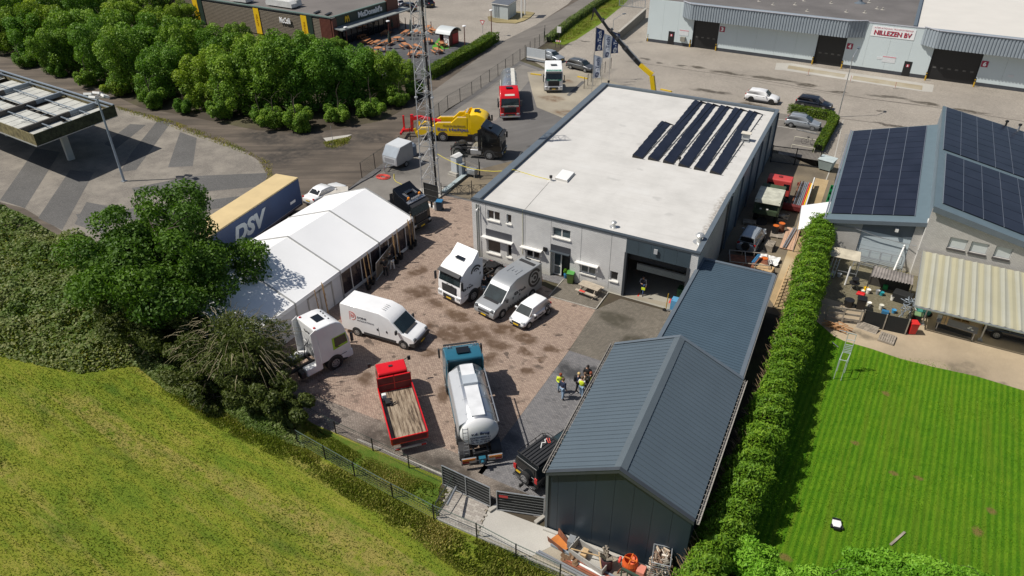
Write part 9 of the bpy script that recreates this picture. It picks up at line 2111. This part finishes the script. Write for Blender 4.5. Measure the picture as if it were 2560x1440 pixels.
dr_=drum('dark maroon steel drum filled with scrap sticks behind the shed',1515,1418,mat('maroon_drum',(.10,.03,.035),.6),M_blkp,.75,.30);q=MB();rg_=random.Random(8)
for i in range(12):q.bar((rg_.uniform(-.2,.2),rg_.uniform(-.2,.2),.6),(rg_.uniform(-.4,.4),rg_.uniform(-.4,.4),1.2),.04,.1)
q.build('scrap_sticks',M_woodg,dr_)
t=thing('concrete_mixer','orange concrete mixer drum seen from above behind the shed','concrete mixer',pos(1573,1428));MB().lathe([(.2,.25),(.40,.4),(.42,.75),(.34,1.0),(.33,1.0),(.40,.74),(.1,.5)],n=20).build('drum',mat('mixer_orange',(.62,.10,.02),.5,var=.15),t);q=MB();q.bar((-.35,0,.98),(.35,0,.98),.06);q.bar((0,-.35,.98),(0,.35,.98),.06);q.build('mixing_paddle',M_or,t);q=MB();[q.bar((x,y,0),(x*.6,y*.6,.5),.06)for x in(-.5,.5)for y in(-.4,.4)];q.build('leg',M_rustm,t);q=MB();q.cyl((-.6,0,.6),(-.5,0,.6),.18,n=12);q.build('hand_wheel',M_redp,t);q=MB();q.cbox((.62,-.1,.45),(.4,.5,.55));q.build('motor_cover',mat('faded_salmon_cover',(.60,.22,.16),.5),t)
def firewood(label,loc,rz,h,n,w=.9,d=1.1):
    t=thing('firewood_cage',label,'firewood cage',loc,rz);q=MB()
    for k in range(int(h/.16)+1):z=.1+k*.16;q.tube([(-w/2,-d/2,z),(w/2,-d/2,z),(w/2,d/2,z),(-w/2,d/2,z),(-w/2,-d/2,z)],.012,4)
    for x in np.linspace(-w/2,w/2,6):[q.bar((x,y,0),(x,y,h),.02)for y in(-d/2,d/2)]
    for y in np.linspace(-d/2,d/2,7):[q.bar((x,y,0),(x,y,h),.02)for x in(-w/2,w/2)]
    q.tube([(-w/2,-d/2,h),(w/2,-d/2,h),(w/2,d/2,h),(-w/2,d/2,h),(-w/2,-d/2,h)],.03,5);q.build('cage',M_steel,t)
    rg=random.Random(h*10);ml=[mat('split_log_pale',(.50,.40,.30),.8,var=.2),mat('split_log_brown',(.20,.13,.09),.85,var=.3),mat('split_log_white',(.60,.54,.46),.8,var=.1)]
    q=MB();q.box(-w/2+.08,-d/2+.08,.05,w/2-.08,d/2-.08,h-.3);q.build('log_core',ml[1],t)
    for i in range(n):
        z=h-.05-rg.random()**1.5*(h-.2);x,y=rg.uniform(-w/2+.08,w/2-.08),rg.uniform(-d/2+.1,d/2-.1)
        if z<h-.32:
            if rg.random()<.5:x=math.copysign(w/2-.05,x)
            else:y=-d/2+.05 if rg.random()<.8 else d/2-.05
        a=rg.uniform(0,PI);L=rg.uniform(.13,.2);dz=rg.uniform(-.06,.06);q=MB();q.cyl((x-L*math.cos(a),y-L*math.sin(a),z-dz),(x+L*math.cos(a),y+L*math.sin(a),z+dz),rg.uniform(.03,.055),n=3);q.build('log',ml[i%3],t)
    return t
firewood('tall wire cage of split firewood against the dark shed wall',pos(1645,1450),rad(12),2.0,150);firewood('second lower cage of firewood in the shade right of the tall one',pos(1706,1420),rad(5),.8,50)
t=thing('steel_beam_stack','stack of long white and rust red steel beams along the concrete edge','beams');a_,b_=pos(1340,1385),pos(1500,1470)
for i,m in enumerate((M_alu,M_alu,M_rustm,mat('rust_red_beam',(.30,.09,.05),.7),M_white,MATS['rust_red_beam'],M_gb)):o_=Vector((.42,.75,0)).normalized()*(i*.16);q=MB();e=0 if i<2 or i==6 else .35;q.bar(a_.lerp(b_,e)+o_+Vector((0,0,.12)),b_+o_+Vector((0,0,.12)),.11,.12);q.build('beam',m,t)
t=thing('scrap_gear_heap','heap of rusty gear wheels and scrap on the hardstanding','scrap',pos(1425,1398));rg_=random.Random(9)
for i in range(9):q=MB();c_=Vector((rg_.uniform(-.5,.5),rg_.uniform(-.25,.25),.1+rg_.uniform(0,.15)));q.cyl(c_,c_+Vector((rg_.uniform(-.1,.1),rg_.uniform(-.1,.1),.1)),rg_.uniform(.1,.18),n=9);q.build('gear',mat('brown_rust_scrap',(.16,.095,.05),.85,var=.3),t)
t=thing('trestle_rack','dark green steel trestle at the bottom edge beside the orange mixer','trestle');a_,b_=pos(1552,1445),pos(1600,1470);q=MB();q.bar(a_+Vector((0,0,.8)),b_+Vector((0,0,.8)),.1);[q.bar(a_.lerp(b_,f),a_.lerp(b_,f)+Vector((0,0,.8)),.07)for f in(0,.3,.6,1)];q.build('frame',mat('dark_green_steel',(.04,.07,.05),.5),t)
# paved corner: individual paving stones
PC=gpoly([(1122,1222),(1222,1262),(1192,1340),(1095,1298)])
pcv=np.array([(p.x,p.y)for p in PC]);mlist=[mat('pale_paving_stone_%s'%n_,c,.8,var=.1)for n_,c in(('a',(.34,.31,.27)),('b',(.29,.26,.23)),('c',(.38,.35,.31)))]
pmesh=[MB().box(-.141,-.069,0,.141,.069,.035).mesh('paving_stone',m)for m in mlist]
base=sheet('paved_corner_bed',PC,L0+.016,M_conc);rot=math.atan2((PC[1]-PC[0]).y,(PC[1]-PC[0]).x);cnt=0;c0_=PC[0];cells=[]
for i in range(-30,40):
    for j in range(-40,40):
        lx,ly=i*.29+(.145 if j%2 else 0),j*.146;x=c0_.x+lx*math.cos(rot)-ly*math.sin(rot);y=c0_.y+lx*math.sin(rot)+ly*math.cos(rot);cells.append((x,y))
cc=np.array(cells);cc=cc[inpoly(cc,pcv)][:300]
for(x,y)in cc:inst('paving_stone',pmesh[int(RNG.integers(3))],base,(x,y,float(RNG.uniform(-.0,.004))),rot+float(RNG.normal(0,.01)))
for a,b,nm in((G(1095,1298),G(1430,1445),'concrete_edging'),(G(894,1100),G(1110,1190),'concrete_edging')):
    q=MB();q.bar(a+Vector((0,0,.03)),b+Vector((0,0,.03)),.12,.14);tag(q.build(nm,M_curb),kind='structure')
# ---- neighbour garden ---------------------------------------------------------------
t=thing('frame_chair','tall galvanised tubular climbing frame with a slatted seat on the lawn','frame');c=pos(2106,935)
b1,b2,b3,b4=pos(2084,947),pos(2102,951),pos(2111,932),pos(2092,928)
hgt_=2.6;q=MB()
f1,f2,f3,f4=[p-c for p in(b1,b2,b3,b4)];t.location=c
for p in(f1,f2):q.cyl(p,p+Vector((0,0,1.7)),.025,n=6)
for p in(f3,f4):q.cyl(p,p+Vector((0,0,3.3)),.025,n=6)
Z=lambda p,z:p+Vector((0,0,z))
for a,b,z in((f1,f2,1.7),(f3,f4,1.7),(f1,f4,1.7),(f2,f3,1.7),(f3,f4,3.3),(f3,f4,2.8)):q.cyl(Z(a,z),Z(b,z),.025,n=6)
q.cyl(Z(f3,3.3),Z(f4,3.3)+Vector((-.6,-.2,.2)),.025,n=6);q.build('tube_frame',mat('pale_galvanised_tube',(.55,.60,.60),.4,.3),t)
for k in range(5):q=MB();z=1.8+k*.14;q.bar(Z(f3,z),Z(f4,z),.04,.05);q.build('slat',MATS['pale_galvanised_tube'],t)
q=MB();q.cyl(pos(2080,855,.1),pos(2096,868,.1),.03,n=6);tag(q.build('loose_tube',M_alu),'short loose aluminium tube on the lawn beside the hedge shadow','tube')
t=thing('robot_mower','small white robotic lawn mower on the striped lawn','robot mower',pos(2090,1313),rad(100));q=MB();q.prism([(.34,-.10),(.34,.10),(.20,.22),(-.1,.25),(-.30,.16),(-.30,-.16),(-.1,-.25),(.20,-.22)],.08,.24);q.build('body',M_cw,t,bevel=.05);q=MB();q.cbox((-.36,0,.14),(.14,.34,.14));q.build('rear_cover',M_blkp,t);[MB().cyl((-.2,s*.24,.11),(-.2,s*.31,.11),.11,n=14).build('wheel',M_blk,t)for s in(1,-1)];q=MB();q.cbox((.22,0,.24),(.14,.44,.03));q.build('front_strip',M_blkp,t)
q=MB();q.bar(pos(2226,1362,.05),pos(2262,1330,.05),.12,.05);tag(q.build('grey_plank',M_woodg),'grey plank lying on the lawn edge by the laurels','plank')
wheelie('bright red wheelie bin at the corner of the black screen',pos(2277,833),.4,M_rbin,M_rbin,1.0)
t=thing('red_barrow','upturned red plastic tray in the courtyard','tray',pos(2149,745),-.2);q=MB();q.prof([(-.35,.3),(.35,.3),(.28,.5),(-.28,.5)],.22);q.build('tray',M_rbin,t,bevel=.05)
wheelie('black bin covered with dark cloth behind the black screen',pos(2148,775),.1,M_blkp,M_blkp,1.1);
t=thing('stacked_bins','black tubs beside the dark bin in the courtyard','tub',pos(2120,765));MB().lathe([(.3,0),(.38,.6),(.3,.62)],n=14).build('tub',M_blkp,t)
SC=thing('black_screen_fence','black cloth screen fence between courtyard and gravel','fence');a_,b_=pos(2152,812),pos(2262,836);q=MB();q.slab([tuple(a_),tuple(b_),tuple(b_+Vector((0,0,1.35))),tuple(a_+Vector((0,0,1.35)))],.03);q.build('cloth',M_scr,SC);q=MB();q.slab([tuple(b_),tuple(b_+Vector((.1,2.6,0))),tuple(b_+Vector((.1,2.6,1.3))),tuple(b_+Vector((0,0,1.35)))],.03);q.build('cloth',M_scr,SC);q=MB();[q.bar(a_.lerp(b_,f),a_.lerp(b_,f)+Vector((0,0,1.4)),.08)for f in(0,.5,1)];q.build('post',M_woodg,SC)
WF=thing('timber_rail_fence','weathered timber rail fence between hedge and black screen','fence');a_,b_=pos(2062,800),pos(2146,812)
for z in(.35,.8,1.25):q=MB();q.bar(a_+Vector((0,0,z)),b_+Vector((0,0,z)),.06,.16);q.build('rail',M_woodg,WF)
for f in(0,.5,1):q=MB();p=a_.lerp(b_,f);q.bar(p,p+Vector((0,0,1.35)),.12);q.build('post',M_woodg,WF)
WP=thing('firewood_heap','heap of orange brown split timber in front of the rail fence','wood heap',pos(2090,822));rg_=random.Random(12)
for i in range(26):q=MB();a=rg_.uniform(-.5,.5);c_=Vector((rg_.uniform(-.7,.8),rg_.uniform(-.3,.3),rg_.uniform(.05,.45)));d=Vector((math.cos(a),math.sin(a),rg_.uniform(-.2,.2)))*.4;q.bar(c_-d,c_+d,.06,.05);q.build('split_log',mat('orange_split_timber',(.45,.24,.11),.75,var=.2),WP)
buckets=[(2082,688,.30,M_cab,'white bucket under the small lean-to roof, the left one'),(2097,691,.30,M_cab,'pale bucket under the small lean-to roof, the right one'),(2169,733,.38,M_sill,'large white bucket beside the yellow can'),(2157,728,.12,M_sill,'low white lid next to the large bucket'),(2230,750,.38,M_sill,'white bucket in front of the black box by the corrugated shelter'),(2171,765,.35,M_sill,'cream pot with a broad rim near the black screen'),(2201,773,.42,mat('cream_jerry_can',(.62,.60,.50),.5),'cream jerry can behind the black screen'),
           (2193,735,.36,mat('silver_can',(.45,.46,.47),.4,.5),'silver spray can group in the courtyard'),(2203,738,.30,mat('teal_can',(.02,.30,.34),.5),'teal can in the courtyard'),(2233,782,.30,mat('blue_can',(.05,.25,.45),.5),'light blue can near the tangled tubes'),(2163,727,.34,M_yell,'yellow can between the white buckets')]
for px,py,h,m,lab in buckets:t=thing('bucket' if 'bucket' in lab else 'container',lab,'bucket' if 'bucket' in lab or 'pot' in lab else 'can',pos(px,py));MB().lathe([(.13,0),(.17,h),(.185,h),(.18,h-.03),(.15,h-.05)],n=14).build('body',m,t)
q=MB();q.cbox((0,0,.12),(.5,.3,.24));tag(q.build('blue_box',M_bl,loc=pos(2212,783)),'flat blue box beside the cream jerry can','box');q=MB();q.cbox((0,0,.2),(.35,.35,.35));tag(q.build('green_box',mat('green_box_plastic',(.02,.30,.08),.5),loc=pos(2212,722)),'small green box in front of the corrugated shelter','box')
t=thing('lean_to_shelter','small lean-to shelter with stained cream roof sheet against the brick wall','shelter');c4=[pos(2056,635,1.9),pos(2150,655,1.9),pos(2153,630,2.2),pos(2064,612,2.2)];q=MB();q.slab([tuple(p)for p in c4],.04);q.build('roof_sheet',mat('stained_cream_sheet',(.48,.43,.33),.7,var=.25,scale=1.5),t);q=MB();[q.bar((p.x,p.y,0),p,.07)for p in c4];q.bar((c4[0]+c4[1])/2*1-Vector((0,0,1.2)),c4[1]-Vector((0,0,1.2)),.05);q.build('post',M_steel,t)
t=thing('ladder_bundle','aluminium ladders leaning under the small lean-to roof','ladder');a_=pos(2068,690);q=MB()
for k in range(3):q.bar(a_+Vector((.25*k,0,0)),a_+Vector((.15+.25*k,1.0,1.9)),.06);
for k in range(8):q.bar(a_+Vector((.25,0,0)).lerp(Vector((.4,1,1.9)),k/8),a_+Vector((.5,0,0)).lerp(Vector((.65,1,1.9)),k/8),.03)
q.build('ladder',M_alu,t)
q=MB();q.cyl(pos(2112,712),pos(2112,712)+Vector((.05,.3,1.6)),.07,n=10);tag(q.build('white_pipe',M_white),'white plastic pipe standing upright by the lean-to shelter','pipe')
t=thing('fire_bowl','black round fire bowl on thin legs in the courtyard','fire bowl',pos(2132,722));MB().lathe([(.15,.5),(.4,.55),(.42,.6),(.2,.62),(.14,.9),(.3,.95),(.28,1.0)],n=16).build('bowl',M_blkp,t);q=MB();[q.bar((.35*math.cos(a),.35*math.sin(a),0),(.15*math.cos(a),.15*math.sin(a),.5),.03)for a in(0,2.1,4.2)];q.build('leg',M_steel,t)
t=thing('corrugated_shelter','dark shelter with a grey corrugated roof in the courtyard','shelter');c4=[pos(2176,690,1.5),pos(2282,712,1.5),pos(2284,688,1.8),pos(2186,664,1.8)];K=60;q=MB();vs=[];fs=[]
for k in range(K+1):u=k/K;dz=.05*math.cos(u*2*PI*14);vs+=[tuple(c4[0].lerp(c4[1],u)+Vector((0,0,dz))),tuple(c4[3].lerp(c4[2],u)+Vector((0,0,dz)))]
for k in range(K):fs.append((2*k,2*k+1,2*k+3,2*k+2))
q.add(vs,fs);q.build('corrugated_roof',mat('weathered_fibre_cement',(.20,.18,.165),.85,var=.35,scale=2),t,smooth=True);q=MB();[q.bar((p.x,p.y,0),p-Vector((0,0,.05)),.09)for p in c4];q.slab([(c4[3].x,c4[3].y,0),(c4[2].x,c4[2].y,0),tuple(c4[2]-Vector((0,0,.1))),tuple(c4[3]-Vector((0,0,.1)))],.05);q.build('frame',M_slatd,t)
t=thing('black_box','large black plastic box beside the corrugated shelter','box',pos(2253,752),-.2);q=MB();q.box(-.7,-.45,0,.7,.45,.75);q.build('box',M_scr,t,bevel=.04)
t=thing('tube_frame_stack','stack of galvanised tube frames leaning on the pale sectional door','frame stack',(0,0,0));q=MB();a_,b_=Vector((1.2,61.2,0)),Vector((4.5,61.0,0))
for k in range(4):x0,x1=1.2+k*.85,1.2+k*.85+.78;q.tube([(x0,60.9,.9),(x0,61.15,1.5),(x1,61.15,1.5),(x1,60.9,.9),(x0,60.9,.9)],.03,5)
for k in range(6):q.bar((1.0,60.6+.05*k,.3+.12*k),(4.6,60.4+.05*k,.25+.12*k),.05)
[q.bar((x,60.5,0),(x,61.0,1.5),.05)for x in(1.0,2.9,4.7)];q.build('tubes',M_steel,t)
t=thing('tangled_tube_heap','tangle of blue grey tubes at the end of the black screen','tube heap',pos(2262,800));rg_=random.Random(21);q=MB()
for i in range(26):p=Vector((rg_.uniform(-.5,.3),rg_.uniform(-.3,1.6),rg_.uniform(.7,1.4)));q.tube([p,p+Vector((rg_.uniform(-.3,.3),rg_.uniform(-.4,.4),rg_.uniform(-.5,.4))),p+Vector((rg_.uniform(-.4,.4),rg_.uniform(-.7,.7),rg_.uniform(-.5,.2)))],.025,4)
q.build('tubes',M_gb,t)
t=thing('work_table','low grey metal work table with boards on the gravel by the carport','table',pos(2385,838)+Vector((0,.3,0)),rad(-8));q=MB();q.box(-1.35,-.45,.72,1.35,.45,.78);q.build('table_top',mat('grey_metal_top',(.20,.20,.22),.5,.3,var=.1),t);q=MB();q.box(-1.3,-.42,.25,1.1,.2,.30);q.build('lower_shelf',M_chas,t)
for x in(-1.2,1.2):
    for y in(-.4,.4):q=MB();q.bar((x,y,.08),(x,y,.72),.06);q.build('leg',M_steel,t);MB().cyl((x-.02,y,.06),(x+.02,y,.06),.06,n=10).build('castor',M_blk,t)
q=MB();q.box(-1.05,-.55,.785,-.85,.6,.83);q.box(-.8,-.5,.785,-.65,.65,.85);q.build('board',M_woodn,t);q=MB();q.box(-1.4,-.1,.78,-1.1,.4,.95);q.build('grey_box',M_steel,t);[MB().lathe([(.09,0),(.1,.03)],n=12).build('white_dish',M_white,t,loc=(x,y,.785))for x,y in((.75,-.1),(.85,.08),(.98,-.2))]
t=thing('timber_stack','stack of ochre timber and pallets under the carport','timber stack',Vector((9.3,56.2,0)),0)
for k in range(6):[(lambda q:q.build('pallet_board',mat('ochre_timber',(.42,.25,.09),.7,var=.25),t))(MB().box(-.6,-.6+i*.2,k*.16,.6,-.45+i*.2,k*.16+.03))for i in range(6)];q=MB();[q.box(x,-.6,k*.16+.031,x+.1,.6,k*.16+.159)for x in(-.6,-.05,.5)];q.build('bearer',M_woodn,t)
q=MB();q.bar((-1.0,.3,0),(-1.1,.6,1.6),.25,.05);q.build('yellow_board',M_yell,t)
t=thing('wheelbarrow','teal wheelbarrow with rubbish at the left end of the carport','wheelbarrow',pos(2303,790),.3);q=MB();q.prof([(-.4,.3),(.4,.3),(.5,.62),(-.5,.62)],.33);q.build('tray',mat('teal_plastic',(.04,.22,.19),.5),t,bevel=.03);q=MB();q.cyl((.55,-.05,.2),(.55,.05,.2),.2,n=14);q.build('wheel',M_blk,t);q=MB();[q.bar((-.3,s*.3,0),(-.3,s*.3,.35),.04)for s in(-1,1)];[q.bar((.5,s*.1,.25),(-1.0,s*.3,.6),.04)for s in(-1,1)];q.build('frame',M_steel,t)
q=MB();q.cyl(pos(2222,705),pos(2258,590,0)*1.0 if False else pos(2222,705)+Vector((.5,3.0,2.6)),.07,n=8);tag(q.build('white_pole',M_white),'white pole leaning against the brick wall beside the pale door','pole')
t=thing('green_lid_bin','dull green lidded bin behind the bright red bin','bin',pos(2288,806));q=MB();q.box(-.3,-.25,0,.3,.25,.75);q.build('body',M_blkp,t);q=MB();q.box(-.33,-.28,.752,.33,.28,.82);q.build('lid',mat('dull_green_lid',(.16,.26,.13),.5),t)
print('OBJECTS',len(bpy.data.objects))
